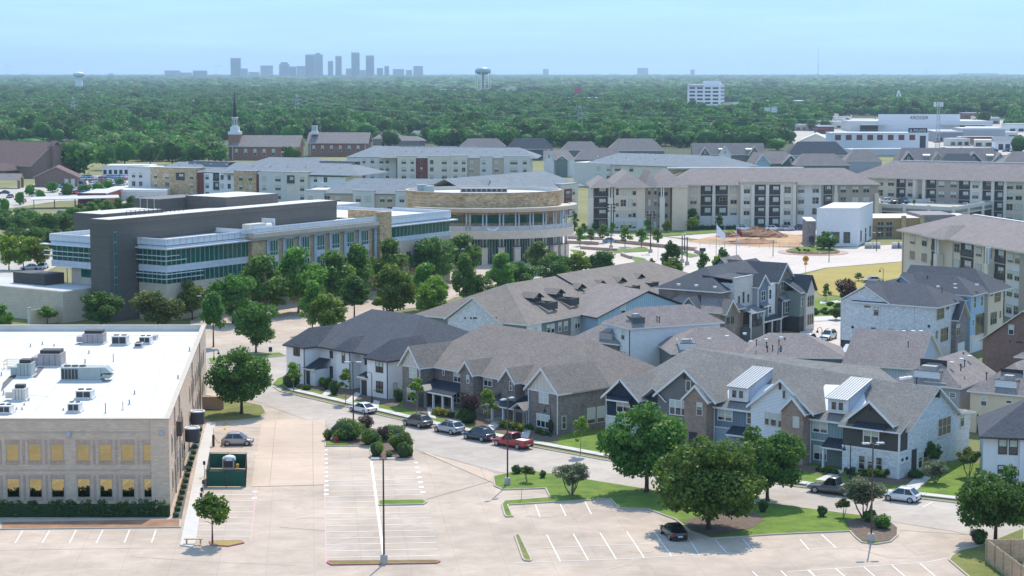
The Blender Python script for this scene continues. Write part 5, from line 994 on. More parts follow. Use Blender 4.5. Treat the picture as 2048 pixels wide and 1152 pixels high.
    bx(T,'stucco_red',-6.06,-6,30,36,0,3.4,name='loading_door')
    return T
CIV=civic()
def drum():
    c=(-7.2,489); T=thing('rotunda','oval stone rotunda with white roof and curved colonnade of steel columns','rotunda',c)
    rx,ry=19.8,14.6; N=64
    E_l=lambda rx,ry,a0=0,a1=2*math.pi,n=N,cl=True: [(rx*math.cos(a0+(a1-a0)*i/n),ry*math.sin(a0+(a1-a0)*i/n)) for i in range(n if cl else n+1)]
    MB().prism(E_l(rx,ry),0,16.6,0,1).build('wall',[M['stone_drum'],M['roof_white']],T)
    def band(r0x,r0y,r1x,r1y,z0,z1,m,name,a0=0,a1=2*math.pi,n=N):
        b=MB()
        for i in range(n):
            t0=a0+(a1-a0)*i/n; t1=a0+(a1-a0)*(i+1)/n
            q=[(r0x*math.cos(t0),r0y*math.sin(t0)),(r0x*math.cos(t1),r0y*math.sin(t1)),(r1x*math.cos(t1),r1y*math.sin(t1)),(r1x*math.cos(t0),r1y*math.sin(t0))]
            v=[(*p,z0) for p in q]+[(*p,z1) for p in q]; b.add(v,[(4,5,6,7)[::-1],(0,1,5,4)[::-1],(2,3,7,6)[::-1],(0,1,2,3)],0)
            if i==0 and a1-a0<6.2: b.add(v,[(0,4,7,3)])
            if i==n-1 and a1-a0<6.2: b.add(v,[(1,5,6,2)])
        return b.build(name,M[m],T)
    band(rx,ry,rx-.5,ry-.5,16.6,17.4,'stone_drum','parapet'); band(rx+.08,ry+.08,rx-.58,ry-.58,17.4,17.5,'coping','coping'); band(rx-.52,ry-.52,rx-.6,ry-.6,16.61,17.39,'roof_white','parapet_lining')
    A0,A1=R(222),R(372); ox,oy=22.8,17.8
    band(ox+.4,oy+.4,rx-.1,ry-.1,12.9,13.7,'limestone','cornice',A0,A1,48); band(ox+.9,oy+.9,ox-.8,oy-.8,13.4,13.9,'coping','cornice_edge',A0,A1,48)
    band(ox+.1,oy+.1,rx,ry,8.0,8.4,'limestone','balcony',A0-R(6),A1,48); band(ox+.1,oy+.1,ox-.3,oy-.3,6.3,8.0,'limestone','spandrel',A0-R(6),A1,48)
    band(ox-.05,oy-.05,ox-.12,oy-.12,8.4,9.5,'steel','balustrade',A0,A1,48)
    band(rx+.3,ry+.3,rx,ry,0,6.3,'green_glass','glazing_core',A0-R(5),A1,48)
    px_=[935.8,969.5,1003,1035,1064,1090,1110,1123.5,1133]
    angs=[]
    for p in px_:
        best=min((abs(1024+FPX*(c[0]+ox*math.cos(t))/(c[1]+oy*math.sin(t))-p),t) for t in [R(200+k*.25) for k in range(0,680)] if ox*math.cos(t)*0+math.sin(t)<.15)
        angs.append(best[1])
    for i,t in enumerate(angs):
        dt=.45/ox
        for s in (-1,1): 
            x,y=(ox-.1)*math.cos(t+s*dt),(oy-.1)*math.sin(t+s*dt); MB().tube((x,y,8.4 if i==0 else 4.3),(x,y,12.9),.2,n=8).build('column',M['steel'],T)
        x,y=(ox-.3)*math.cos(t),(oy-.3)*math.sin(t); rz=math.atan2(y/oy**2,x/ox**2)
        MB().box(-.7,.7,-.75,.75,0,4.3 if i else 6.3).build('pier',M['limestone'],T,(x,y,0),rz); MB().box(-.8,.8,-.85,.85,4.0,4.3).build('pier_cap',M['coping'],T,(x,y,0),rz)
        if i<len(angs)-1:
            t2=angs[i+1]
            for k in range(5):
                a=t+(t2-t)*(k+.5)/5
                x,y=(rx+.36)*math.cos(a),(ry+.36)*math.sin(a); MB().box(-.04,.04,-.06,.06,0,6.3).build('mullion',M['steel'],T,(x,y,0),a)
                x,y=(rx+.05)*math.cos(a),(ry+.05)*math.sin(a); r2=math.atan2(y/ry**2,x/rx**2)
                if i<6: MB().box(-.06,.06,-.62,.62,10.0,12.0).build('pane',M['green_glass'],T,(x,y,0),r2)
    for k in range(4):
        a=angs[0]-.07-.06*k; x,y=(rx+.05)*math.cos(a),(ry+.05)*math.sin(a); MB().box(-.06,.06,-.5,.5,10.0,12.0).build('pane',M['green_glass'],T,(x,y,0),math.atan2(y/ry**2,x/rx**2))
    MB().box(-6,6,2.5,5,16.6,17.6).build('roof_plant',M['hvac_mauve'],T); 
    for i in range(9): MB().box(-5.6+i*1.3,-4.7+i*1.3,2.45,2.5,16.8,17.4).build('grille',M['grille_dark'],T)
    MB().box(-16.6,-14.4,-5.8,-3.8,16.6,19.0).box(-15,-12.4,-6.4,-4.4,16.6,18.7).build('cooling_tower',M['hvac_green'],T)
    a0,a1=angs[1]+.02,angs[2]-.03; b=MB(); n=8
    pt=lambda k,z:((ox-.02)*math.cos(a0+(a1-a0)*k/n),(oy-.02)*math.sin(a0+(a1-a0)*k/n),z)
    for k in range(n):
        sg=lambda k:9.5-.8*math.sin(math.pi*k/n); b.add([pt(k,sg(k)),pt(k+1,sg(k+1)),pt(k+1,sg(k+1)-.6),pt(k,sg(k)-.6)],[(0,1,2,3)])
    o=b.build('banner',M['cloth_white'],None,(c[0],c[1],0)); o['label']='loose white cloth banner hanging between rotunda columns'; o['category']='banner'
drum()
# ================================================================ apartment blocks
d1=zz(1160,300,.17363);d2=zz(1440,300,.17363);g3=zz(1728,260,.17363);h4=zz(1780,420,.24297)
FL=(0.75,4.05,7.35,10.65)     # window sill heights of the four storeys
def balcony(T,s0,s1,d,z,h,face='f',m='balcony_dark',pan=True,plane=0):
    """balcony: flat dark panel painted as a shaded recess, with floor edge, railing and a glazed door"""
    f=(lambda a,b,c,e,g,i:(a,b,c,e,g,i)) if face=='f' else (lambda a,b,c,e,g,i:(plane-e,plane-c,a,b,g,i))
    bx(T,m,*f(s0,s1,d-.03,d+.02,z,z+h),name='balcony')  # thin panel on the wall, shade of the recess put into its colour
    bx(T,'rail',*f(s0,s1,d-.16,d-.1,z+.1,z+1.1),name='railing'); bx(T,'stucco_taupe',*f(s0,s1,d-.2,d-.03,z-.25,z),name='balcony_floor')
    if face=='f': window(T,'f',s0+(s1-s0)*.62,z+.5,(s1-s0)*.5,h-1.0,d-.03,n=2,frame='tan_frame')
def apt_main():
    F=Fr((48,582),3.0); T=fthing('apartment_block','four storey beige apartment block with grey hipped roofs behind the building site','apartment block',F)
    sx=lambda x,pl=0: F.fac((x,420),pl)[0]
    xe=sx(1753)
    # wall stretches in their own colours
    for x0,x1,m,pl,zt in ((1342,1395,'stucco_beige',0,13.2),(1395,1480,'stucco_beige',0.2,13.2),(1480,1592,'stucco_cream',-1.2,14.2),(1592,1642,'stucco_pale',.1,13.2),(1642,1756,'stucco_taupe',.0,13.2)):
        bx(T,m,sx(x0,pl),sx(x1,pl),pl,20,0,zt)
    bx(T,'stucco_pale',sx(1342),sx(1480,0),-.05,0,0,3.7,name='base_wall'); bx(T,'stucco_pale',sx(1592,.1),sx(1753),-.05,0,0,3.7,name='base_wall')
    for x in (1363,1480,1592,1650,1680): s=sx(x); bx(T,'tan_frame',s-.08,s+.08,-1.3 if 1470<x<1600 else -.1,0,0,13,name='downpipe')
    for r,z in enumerate(FL):
        for x,pl in ((1386.6,0),(1467,.2),(1493,-1.2),(1574.6,-1.2),(1601.5,.1),(1630.6,.1),(1685,0),(1710,0),(1731.7,0)):
            window(T,'f',sx(x,pl),z-.1,2.0,2.05,pl-.001 if r else pl-.06,n=2,frame='tan_frame')
        for x0,x1,pl in ((1401,1424,.2),(1429,1455,.2),(1508,1531,-1.2),(1537,1560,-1.2),(1646.6,1663,.0)):
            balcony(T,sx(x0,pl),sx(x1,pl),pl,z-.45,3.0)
        for x in (1348,1356.5,1364.5): window(T,'f',sx(x,0),z-.1,1.0,2.05,-.001 if r else -.06,frame='tan_frame')
    for x,pl in ((1427,.2),(1534,-1.2),(1483.5,-1.2),(1588,-1.2),(1505,-1.2),(1563,-1.2)): s=sx(x,pl); bx(T,'stucco_cream',s-.5,s+.5,pl-.5,pl,0,13.2 if x!=1427 else 10.4,name='pier')
    for x in (1425.5,1428.5,1669,1672): s=sx(x,0); bx(T,'trim',s-.15,s+.15,-.6,-.3,10.4,13.2,name='post')
    s=sx(1670.5); bx(T,'stucco_beige',s-.6,s+.6,-.9,0,0,10.4,name='pier'); s=sx(1752); bx(T,'stucco_beige',s-.6,s+.6,-.9,0,0,10.4,name='pier')
    roof(T,gab(-1,xe+1,-.9,22,13.25,17.6,'s',9,9),'shingle_taupe','cream_trim',.3); roof(T,gab(sx(1478),sx(1594),-2.0,14,14.25,17.4,'s',4,4),'shingle_taupe','cream_trim',.3)
    bx(T,'roof_white',sx(1345),sx(1622),11.5,14,17.3,17.75,name='roof_cap'); 
    # left wing, nearer, with bays and a corner loggia
    G_=Fr((24.3,573),2.0); Tn=T
    L=fthing('apartment_block','left wing of the beige apartment block with stacked corner loggias and many roof hips','apartment block',G_)
    lx=lambda x,pl=0: G_.fac((x,420),pl)[0]
    bx(L,'stucco_taupe',0,lx(1342),1.5,20,0,13.1); bx(L,'stucco_beige',lx(1228),lx(1290),0,1.5,3.7,13.1); bx(L,'stucco_pale',lx(1228),lx(1292),-.04,1.5,0,3.7,name='base_wall'); bx(L,'stucco_beige',lx(1342,3),lx(1372,3),-.2,14,0,13.1)
    for r,z in enumerate(FL):
        balcony(L,lx(1189),lx(1216),1.5,z-.45,3.0)
        for x,w_ in ((1234.5,.9),(1246.5,1.7)): window(L,'f',lx(x),z-.1,w_,2.05,-.001 if r else -.045,n=2 if w_>1 else 1,frame='tan_frame')
        for x in (1260,1268.5): window(L,'f',lx(x),z-.1,1.1,2.05,-.001 if r else -.045,frame='tan_frame')
        for x in (1298.5,1310.5): window(L,'f',lx(x,1.5),z-.1,.95,2.05,1.5,frame='tan_frame')
        bx(L,'rail',lx(1318),lx(1336),1.2,1.3,z-.3,z+.7,name='railing')
    for x in (1181.5,1221,1324.5): s=lx(x); bx(L,'stucco_cream',s-.75,s+.75,-.2,1.4,0,9.9,name='pier'); 
    for x in (1180,1184,1218.5,1224,1322.5,1327): s=lx(x); bx(L,'trim',s-.17,s+.17,.1,.45,9.9,13,name='post')
    bx(L,'trim',lx(1180),lx(1226),0,1.5,12.7,13.1,name='beam')
    roof(L,gab(-1,lx(1226)+1,-1,20,13.1,15.6,'d',5,0),'shingle_taupe','cream_trim',.3); roof(L,gab(lx(1226)-1,lx(1292)+1,-1,24,13.12,17.2,'d',8,0),'shingle_taupe','cream_trim',.3); roof(L,gab(lx(1290),lx(1318),.6,24,13.1,17.3,'d',6,0),'shingle_taupe','cream_trim',.3); roof(L,gab(lx(1312),lx(1376),-.6,24,13.13,17.4,'d',9,0),'shingle_taupe','cream_trim',.3)
    # long rear block above the car park
    B=Fr((118.6,622),-27); K=fthing('apartment_block','long beige apartment block with unbroken roof behind the car park','apartment block',B)
    bxx=lambda x:B.fac((x,380),0)[0]
    bx(K,'stucco_beige',-8,70,0,20,0,13.1); bx(K,'stucco_taupe',bxx(1835),bxx(1922),-.06,0,0,13.05); bx(K,'stucco_cream',bxx(1922),bxx(1965),-.06,0,0,13.05)
    for r,z in enumerate(FL):
        for x in (1760,1782,1822,1883,1907,1951,2020,2038,2075): window(K,'f',bxx(x),z-.1,2.0,2.05,-.07,n=2,frame='tan_frame')
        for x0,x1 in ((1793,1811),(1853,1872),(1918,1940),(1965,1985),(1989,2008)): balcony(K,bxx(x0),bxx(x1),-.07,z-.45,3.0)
    for x in (1829,1848,1986,2011): s=bxx(x); bx(K,'stucco_cream',s-.5,s+.5,-.5,0,0,13,name='pier')
    roof(K,gab(-10,75,-.9,22,13.2,18.2,'s',12,0),'shingle_taupe','cream_trim',.3); bx(K,'roof_white',4,75,10.3,11.3,18.0,18.4,name='roof_cap')
    # right-hand block by the meadow
    Rr=Fr((84.4,415),-75.2); N=fthing('apartment_block','four storey beige apartment block at the right edge beside the dry meadow','apartment block',Rr)
    rx_=lambda p,pl=0:Rr.fac(p,pl)[0]
    bx(N,'stucco_beige',0,60,0,18,0,13.2); 
    s=[rx_(h4(x,400)) for x in (135,345,965,1075)]
    bx(N,'stucco_pale',s[0],s[1],-.05,0,0,10.0 if 0 else 6.9,name='white_render'); bx(N,'stucco_pale',s[2],s[3],-.05,0,0,10.2,name='white_render'); bx(N,'stucco_taupe',s[3],60,-.2,0,0,13.1)
    W=lambda a,b,k=2,pl=0: wpx(N,Rr,'f',a,b,pl,n=k,frame='tan_frame')
    cols=[(168,208,235,312),(265,307,248,330),(533,577,275,358),(712,757,298,382),(820,840,313,395),(973,1020,345,430),(1033,1078,350,437)]
    for x0,x1,y0,y1 in cols:
        for z in FL: window(N,'f',(rx_(h4(x0,y0))+rx_(h4(x1,y0)))/2,z,abs(rx_(h4(x1,y1))-rx_(h4(x0,y1)))*.95,1.8,-.06,n=2 if x1-x0>30 else 1,frame='tan_frame')
    for x0,x1 in ((345,410),(585,690),(868,955)):
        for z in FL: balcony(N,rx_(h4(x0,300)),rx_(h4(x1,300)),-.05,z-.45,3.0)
    for x in (430,850): q=rx_(h4(x,400)); bx(N,'stucco_cream',q-.8,q+.8,-1.6,-.1,0,9.8,name='pier'); bx(N,'trim',q-.7,q-.35,-1.4,-1.0,9.8,13,name='post'); bx(N,'trim',q+.35,q+.7,-1.4,-1.0,9.8,13,name='post')
    for x in (110,522,780): q=rx_(h4(x,300)); bx(N,'tan_frame',q-.07,q+.07,-.15,0,0,13,name='downpipe')
    roof(N,gab(-1,62,-1.0,21,13.25,17.2,'s',10,0),'shingle_taupe','cream_trim',.3); roof(N,gab(rx_(h4(345,260)),rx_(h4(520,260)),-2.4,8,13.27,15.6,'d',4,0),'shingle_taupe','cream_trim',.25)
    bx(N,'roof_white',12,62,10,11,17.0,17.35,name='roof_cap')
apt_main()
# ---------------------------------------------------------------- white shop, ochre shop and car park
def shops():
    F=Fr((93.9,521),-3); 
    T=fthing('shop_unit','tall plain white rendered corner shop with gridded windows','shop',F)
    a=F.fac((1633,450),0)[0]
    e=Fr((93.9,521),66)
    
    rr=at(1746,405,10.2); px_,py_=rr[0]-93.9,rr[1]-521
    c_,s_=math.cos(-F.ang),math.sin(-F.ang); ex,ey=px_*c_-py_*s_,px_*s_+py_*c_
    MB().prism([(a,0),(0,0),(ex,ey),(ex+a,ey)],0,10.2,0,1).build('wall',[M['stucco_white2'],M['roof_white']],T)
    MB().prism([(a-.1,-.1),(.1,-.1),(ex+.1,ey),(ex-.2,ey),(-.15,.15),(a,.15)],10.2,10.42).build('coping',M['coping_white'],T)
    for x0,x1 in ((1645,1657),(1665.5,1679),(1687,1700.5)): window(T,'f',(F.fac((x0,470),0)[0]+F.fac((x1,470),0)[0])/2,.9,1.8,3.0,0,n=3,frame='dark_frame',blind=0)
    rz=math.atan2(ey,ex); L=math.hypot(ex,ey)
    for t,w_,z0,h in ((.2,1.3,.9,3.0),(.52,1.2,0,2.6),(.52,1.2,2.8,1.1),(.82,1.3,.9,3.0)): window(T,rz,ex*t+.02,z0,w_*1.3,h,ey*t-.02,n=2,frame='dark_frame',blind=0)
    S=Fr(F.W(ex,ey),4); T2=fthing('shop_unit','low ochre rendered shops with stone piers right of the white shop','shop',S)
    L2=24
    bx(T2,'stucco_ochre',.2,14,0,16,0,5.7); bx(T2,'roof_white',0,30,.5,17,5.7,5.75,name='roof'); bx(T2,'brick_purple',14,24,-.4,15,0,6.6)
    for x in (8.3,13.6): bx(T2,'stone',x,x+1.3,-.5,.2,0,6.4,name='stone_pier')
    for x in (2.3,4.8): window(T2,'f',x,.3,1.9,2.9,0,n=2,frame='tan_frame',blind=0); window(T2,'f',x,3.7,1.9,1.0,0,n=2,rail=False,frame='tan_frame',blind=0)
    bx(T2,'metal_light',1,6.2,-.9,0,3.3,3.5,name='canopy'); 
    for x in (15.5,18,20.5): window(T2,'f',x,.4,1.8,3,-.4,n=2,frame='tan_frame',blind=0)
    T3=fthing('shop_unit','brown brick shop wall left of the white shop','shop',F); bx(T3,'brick_purple',a-2.4,a-.02,1.5,14,0,6.6); bx(T3,'coping_white',a-2.6,a,1.3,14.2,6.6,6.9,name='coping'); bx(T3,'balcony_dark',a-1.8,a-.4,1.45,1.5,0,2.6,name='doorway')
    # pallets of stone along the kerb
    for i,(x0,x1) in enumerate(((1729,1745),(1745,1761),(1785,1797),(1797,1808))):
        p=at((x0+x1)/2,497); P_=thing('stone_pallet','wrapped grey pallet of paving stone on the kerb in front of the ochre shops','pallet',p,0,'stone pallets by the shops')
        for k in range(2): MB().box(-.95,.95,-.5,.5,.12+k*.75,.82+k*.75).build('stone_block',M['stucco_pale' if k else 'hvac_mauve'],P_)
        MB().box(-1,1,-.55,.55,0,.12).build('pallet_board',M['wood_dark'],P_)
    # car park deck
    C=Fr(at(1759,408,6.6),0); c1=at(1906,415,6.6); c2=at(2046,393,6.6); o=C.o
    q=[(0,0),(c1[0]-o[0],c1[1]-o[1]),(c2[0]-o[0],c2[1]-o[1]),(c2[0]-o[0],22),(4,22)]
    P=fthing('car_park','pale concrete parking deck with parapet walls and parked cars on top','car park',C)
    MB().prism(q,4.6,5.6).build('deck',M['pave_far'],P)
    for i in range(5):
        a_,b_=Vector(q[i]),Vector(q[(i+1)%5]); n_=Vector((b_.y-a_.y,a_.x-b_.x)).normalized()*.3; MB().prism([tuple(a_),tuple(b_),tuple(b_-n_),tuple(a_-n_)],4.2,6.7).build('parapet',M['stucco_pale'],P)
        for k in range(5 if i in (1,) else 3):
            t=(k+.03)/(5 if i==1 else 3); c=a_.lerp(b_,t); MB().box(-.45,.45,-.45,.45,0,7.0).build('pier',M['stucco_cream'],P,(c.x,c.y,0))
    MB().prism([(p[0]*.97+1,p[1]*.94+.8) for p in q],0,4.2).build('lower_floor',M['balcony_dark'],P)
    return C
CP_=shops()
# ---------------------------------------------------------------- three storey blocks with blue grey roofs
def block(lab,p0,p1,z,D,hw,roofs,mats,wins,F=None,flat=None):
    """p0,p1: pixels of the wall head at its two ends, z its height"""
    a=at(*p0,z); b=at(*p1,z); F=Fr(a,math.degrees(math.atan2(b[1]-a[1],b[0]-a[0]))); L=math.dist(a,b)
    T=fthing('apartment_block',lab,'apartment block',F)
    sx=lambda x:(F.fac((x,(p0[1]+p1[1])/2+20),0)[0])
    for x0,x1,m,dz,dp in mats:
        s0,s1=sx(x0),sx(x1); bx(T,m,s0+.01,s1-.01,-dp,D,0,z+dz)
        if dz>.3: bx(T,'metal_mid',s0-.1,s1+.1,-dp-.1,D*.3,z+dz,z+dz+.18,name='roof_edge')
    for x,w_,n,dp in wins:
        for zz_ in (z-2.75,z-5.95,z-9.15):
            if zz_>-.5: window(T,'f',sx(x),max(.3,zz_),w_,1.8,-dp,n=n,frame='tan_frame')
    for s0,s1,e0,e1,zr,h0,h1 in roofs: roof(T,gab(sx(s0),sx(s1),e0,e1,z+.05,zr,'s',h0,h1),'shingle_blue','coping_white',.25)
    for i in range(int(L/7)): vents(T,[(4+i*7,D*.45,z+2.6)],'box')
    return T,F,sx
def roof_plant(T,s0,s1,d,z):
    bx(T,'balcony_dark',s0,s1,d,d+6,z-1.2,z,name='roof_recess'); bx(T,'metal_mid',s0-.3,s1+.3,d-.4,d,z-1.6,z-.2,name='plant_screen')
    for i in range(int((s1-s0)/2.6)): bx(T,'hvac_grey',s0+.5+i*2.6,s0+2.2+i*2.6,d+1,d+2.6,z-.6,z+.35,name='air_conditioner')
T,F,sx=block('pale three storey apartment block with stone corner pavilion left of the civic hall roofs',(258,340),(480,346),10.2,16,1,[(300,400,-.5,22,13.2,6,6),(360,490,2,26,13.4,4,2)],
   [(258,303,'stucco_pale',1.0,0.5),(303,310,'stucco_red',-.4,.2),(304,395,'stone',1.2,.8),(395,405,'stucco_red',-.4,.0),(405,480,'stucco_white',-.6,-.8)],[(269,1.5,2,.5),(283,1.5,2,.5),(314,1.4,2,.8),(337,1.8,2,.8),(386,1.5,2,.8),(412,1.5,2,-.8),(442,1.4,2,-.8),(456,1.4,2,-.8)])
roof_plant(T,sx(352),sx(430),9,13.4); balcony(T,sx(355),sx(372),-.83,7.0,2.8); balcony(T,sx(424),sx(436),.78,7.0,2.8); balcony(T,sx(424),sx(436),.78,3.8,2.8)
T,F,sx=block('pale three storey apartment block with stone and cream pavilions and dark roof plant',(470,346),(690,350),10.2,16,1,[(440,640,-.2,34,15.4,12,8),(545,720,-.5,26,13.8,6,9)],
   [(470,514,'stone',.8,.8),(514,520,'stucco_red',-.4,.3),(520,575,'stucco_pale',.7,.8),(575,618,'stucco_cream',.7,1.2),(618,690,'stucco_white',-.8,-.5)],[(484,1.5,2,.8),(503,1.5,2,.8),(530,1.6,2,.8),(558,2.2,2,.8),(607,1.6,2,1.2),(630,1.4,2,-.5),(650,1.4,2,-.5)])
roof_plant(T,sx(500),sx(545),14,14.2); roof_plant(T,sx(580),sx(680),13,14.2); balcony(T,sx(577),sx(592),-1.23,7.0,2.8)
T,F,sx=block('long low apartment block with blue grey roof right behind the rotunda, left stretch',(610,385),(960,388),9.6,15,1,[(640,970,-.6,22,13.6,9,0)],
   [(610,650,'stucco_pale',.6,.8),(650,707,'stucco_tan',-.4,.2),(707,750,'stucco_pale',.7,.9),(750,792,'stucco_tan',-.4,.2),(792,840,'stucco_pale',.7,.9),(840,960,'stucco_tan',-.4,.2)],[(622,1.4,2,.8),(655,1.8,2,.2),(676,1.8,2,.2),(718,1.6,2,.9),(737,1.6,2,.9),(765,1.6,2,.2),(780,1.6,2,.2),(805,1.6,2,.9)])
T,F,sx=block('long apartment block with blue grey roof running right from behind the rotunda',(955,390),(1150,372),9.6,15,1,[(945,1165,-.6,22,14.4,0,7)],
   [(955,1118,'stucco_pale',-.2,.2),(1118,1150,'stucco_cream',.9,1.2)],[(1128,2.2,3,1.2),(1141,1.6,2,1.2)])
bx(T,'stucco_red',sx(1122),sx(1137),-1.3,-1.2,2,9,name='red_bay')
for z in (3.0,6.2): window(T,'f',(sx(1122)+sx(1137))/2,z,2.6,2.1,-1.31,n=4,frame='tan_frame')
T,F,sx=block('cream three storey apartment block with red bay and long blue grey roof up the middle',(790,315),(1060,316),10.0,16,1,[(760,1075,-.4,26,14.0,6,9),(690,900,4,34,14.2,10,0)],
   [(690,790,'stucco_pale',-.4,-4),(795,832,'stucco_cream',.6,.7),(832,856,'stucco_red',-.2,.3),(856,902,'stucco_cream',.5,.8),(902,935,'stucco_cream',.9,1.4),(935,960,'stucco_tan',-.4,.2),(960,985,'stucco_pale',.5,.8),(985,1008,'stucco_tan',-.4,.2),(1008,1060,'stucco_pale',.6,.8)],
   [(725,1.4,2,-4),(742,1.6,2,-4),(760,1.8,2,-4),(772,1.5,2,-4),(808,2,2,.7),(825,1.5,2,.7),(843,1,1,.3),(864,1.5,2,.8),(889,2.2,2,.8),(912,1.8,2,1.4),(928,1.6,2,1.4),(943,1.8,2,.2),(968,1.6,2,.8),(993,1.8,2,.2),(1028,3.2,4,.8),(1050,1.6,2,.8)])
roof_plant(T,sx(790),sx(945),13,14.0)
T,F,sx=block('pale apartment block with roof plant behind the left wing of the beige block',(1160,326),(1330,332),9.6,16,1,[(1170,1450,-.5,26,13.6,8,9)],
   [(1148,1222,'stucco_pale',.3,.4),(1222,1335,'stucco_cream',-.4,-.2)],[(1198,1.8,2,.4),(1218,1.8,2,.4),(1235,3,3,-.2),(1262,1.8,2,-.2)])
roof_plant(T,sx(1240),sx(1370),12,13.2)
# ================================================================ houses behind the apartments
def far_house(lab,x0,x1,ye,z,D,zr,wm,rm,gables=(),dorm=(),h=(4,4),ye1=None,trim='trim',cat='house',name='house'):
    a=at(x0,ye,z); b=at(x1,ye if ye1 is None else ye1,z); F=Fr(a,math.degrees(math.atan2(b[1]-a[1],b[0]-a[0]))); L=math.dist(a,b)
    T=fthing(name,lab,cat,F); bx(T,wm,.3,L-.3,.3,D,0,z-.1); roof(T,gab(0,L,0,D+.4,z,zr,'s',h[0],h[1]),rm,trim,.25)
    if not h[0]: gwall_s(T,wm,.35,.4,D,0,z-.1,zr-.2)
    if not h[1]: gwall_s(T,wm,L-.6,.4,D,0,z-.1,zr-.2)
    for g0,g1,gz,m in gables:
        s0=F.fac((g0,ye),-.8)[0]; s1=F.fac((g1,ye),-.8)[0]; gwall_f(T,m,s0,s1,-.8,0,z-.3,gz,.3); roof(T,gab(s0-.5,s1+.5,-1.3,D*.6,z-.3,gz+.35,'d'),rm,trim,.2); rake(T,s0-.5,s1+.5,-1.35,z-.3,gz+.35,w=.4); window(T,'f',(s0+s1)/2,z+(gz-z)*.1,.9,1.5,-.8,blind=0,fw=.16)
    for c in dorm:
        s=F.fac((c,ye),2)[0]; bx(T,'trim',s-1.5,s+1.5,2,2.3,z+.4,z+2.4,name='dormer_front'); MB().plate([(s-1.7,1.7,z+2.45),(s+1.7,1.7,z+2.45),(s+1.7,6.4,z+3.9),(s-1.7,6.4,z+3.9)],(0,0,.12)).build('dormer_roof',M['metal_light'],T)
        MB().plate([(s+1.45,2.3,z+.4),(s+1.45,2.3,z+2.4),(s+1.45,6.2,z+3.8),(s+1.45,6.2,z+1.5)],(-.2,0,0)).build('dormer_cheek',M['bb_pale'],T)
        for k in (-.7,.7): window(T,'f',s+k,z+.8,.8,1.3,2,rail=False,blind=0)
    return T,F
H_=[('grey roofed house row with white dormers and three white trimmed gables behind the apartments',1385,1530,309,6,11,11.5,'lap_grey','shingle_taupe',((1400,1420,9.6,'lap_grey'),(1438,1462,10,'lap_white'),(1498,1520,10,'lap_grey')),(1444,1498),(0,0)),
('grey roofed house row with white dormers and dark gable at the far right',1795,2010,322,6,12,11.8,'lap_grey','shingle_taupe',((1802,1832,10.2,'bb_slate'),(1863,1888,10,'stucco_tan'),(1930,1965,10,'bb_slate'),(1985,2015,9.6,'bb_grey')),(1853,1918,1980),(3,5)),
('taupe hip roofed house behind the apartments, far left of the gabled row',1215,1330,301,6,14,12,'lap_grey','shingle_taupe',(),(),(6,6)),
('dark grey hip roofed house between the gabled rows behind the apartments',1575,1700,310,6,14,12.4,'lap_lightgrey','shingle_dark',(),(),(6,6)),
('light taupe hip roofed house left of the dormered row at the far right',1690,1765,322,6,12,11.2,'lap_lightgrey','shingle_taupe',(),(),(5,5)),
('dark roofed house with slate blue end behind the middle apartments',1012,1108,298,6,12,11.6,'bb_slate','shingle_dark',(),(),(5,5)),
('taupe roofed low house left of the slate blue house',918,1012,293,5,10,9.4,'lap_grey','shingle_taupe',(),(),(5,5)),
('taupe roofed house with two small roof gables behind the middle apartments',1122,1200,300,5.6,10,10,'lap_grey','shingle_taupe',(),(),(4,4)),
('white gable fronted house with sage porch gable behind the middle block',1087,1150,318,8,12,11.6,'stucco_white','shingle_taupe',((1088,1108,12,'stucco_white'),(1112,1135,9.6,'lap_sage')),(),(0,3)),
('taupe roofed house behind the left wing of the beige block',1150,1250,318,6,12,11,'lap_grey','shingle_taupe',(),(),(4,4)),
('grey roofed house with pale blue gable behind the middle of the beige block',1500,1590,326,6,12,10.6,'lap_grey','shingle_taupe',((1512,1540,9.8,'bb_lightblue'),(1565,1598,9.6,'bb_slate')),(),(2,3)),
('slate roofed house with white trimmed gable left of the long rear block',1590,1700,330,6,12,10.8,'lap_grey','shingle_taupe',(),(),(4,6)),
('dark blue roofed house in front of the dormered row at the far right',1880,1960,326,6,10,10,'lap_grey','shingle_dark',(),(),(4,4)),
('taupe hip roofed house cut by the right edge behind the apartments',2005,2100,326,6,12,11,'bb_grey','shingle_taupe',(),(),(6,0)),
('pale roofed bungalow between church and apartments',745,810,277,4,14,8,'brick_red','shingle_taupe',(),(),(6,6)),
('blue grey roofed low house in the trees beyond the apartments',818,870,272,4,12,7.5,'lap_white','shingle_blue',(),(),(3,3)),
('long low tan roofed house in the trees beyond the bungalow',775,850,281,3.6,10,6.2,'brick_red','shingle_taupe',(),(),(5,5)),
('white low house deep in the trees',948,985,277,5,12,8,'lap_white','shingle_blue',(),(),(3,3)),
('small tan house in the trees above the taupe roofs',1098,1125,262,5,10,8.6,'brick_red','shingle_taupe',(),(),(2,2))]
for h in H_: far_house(*h)
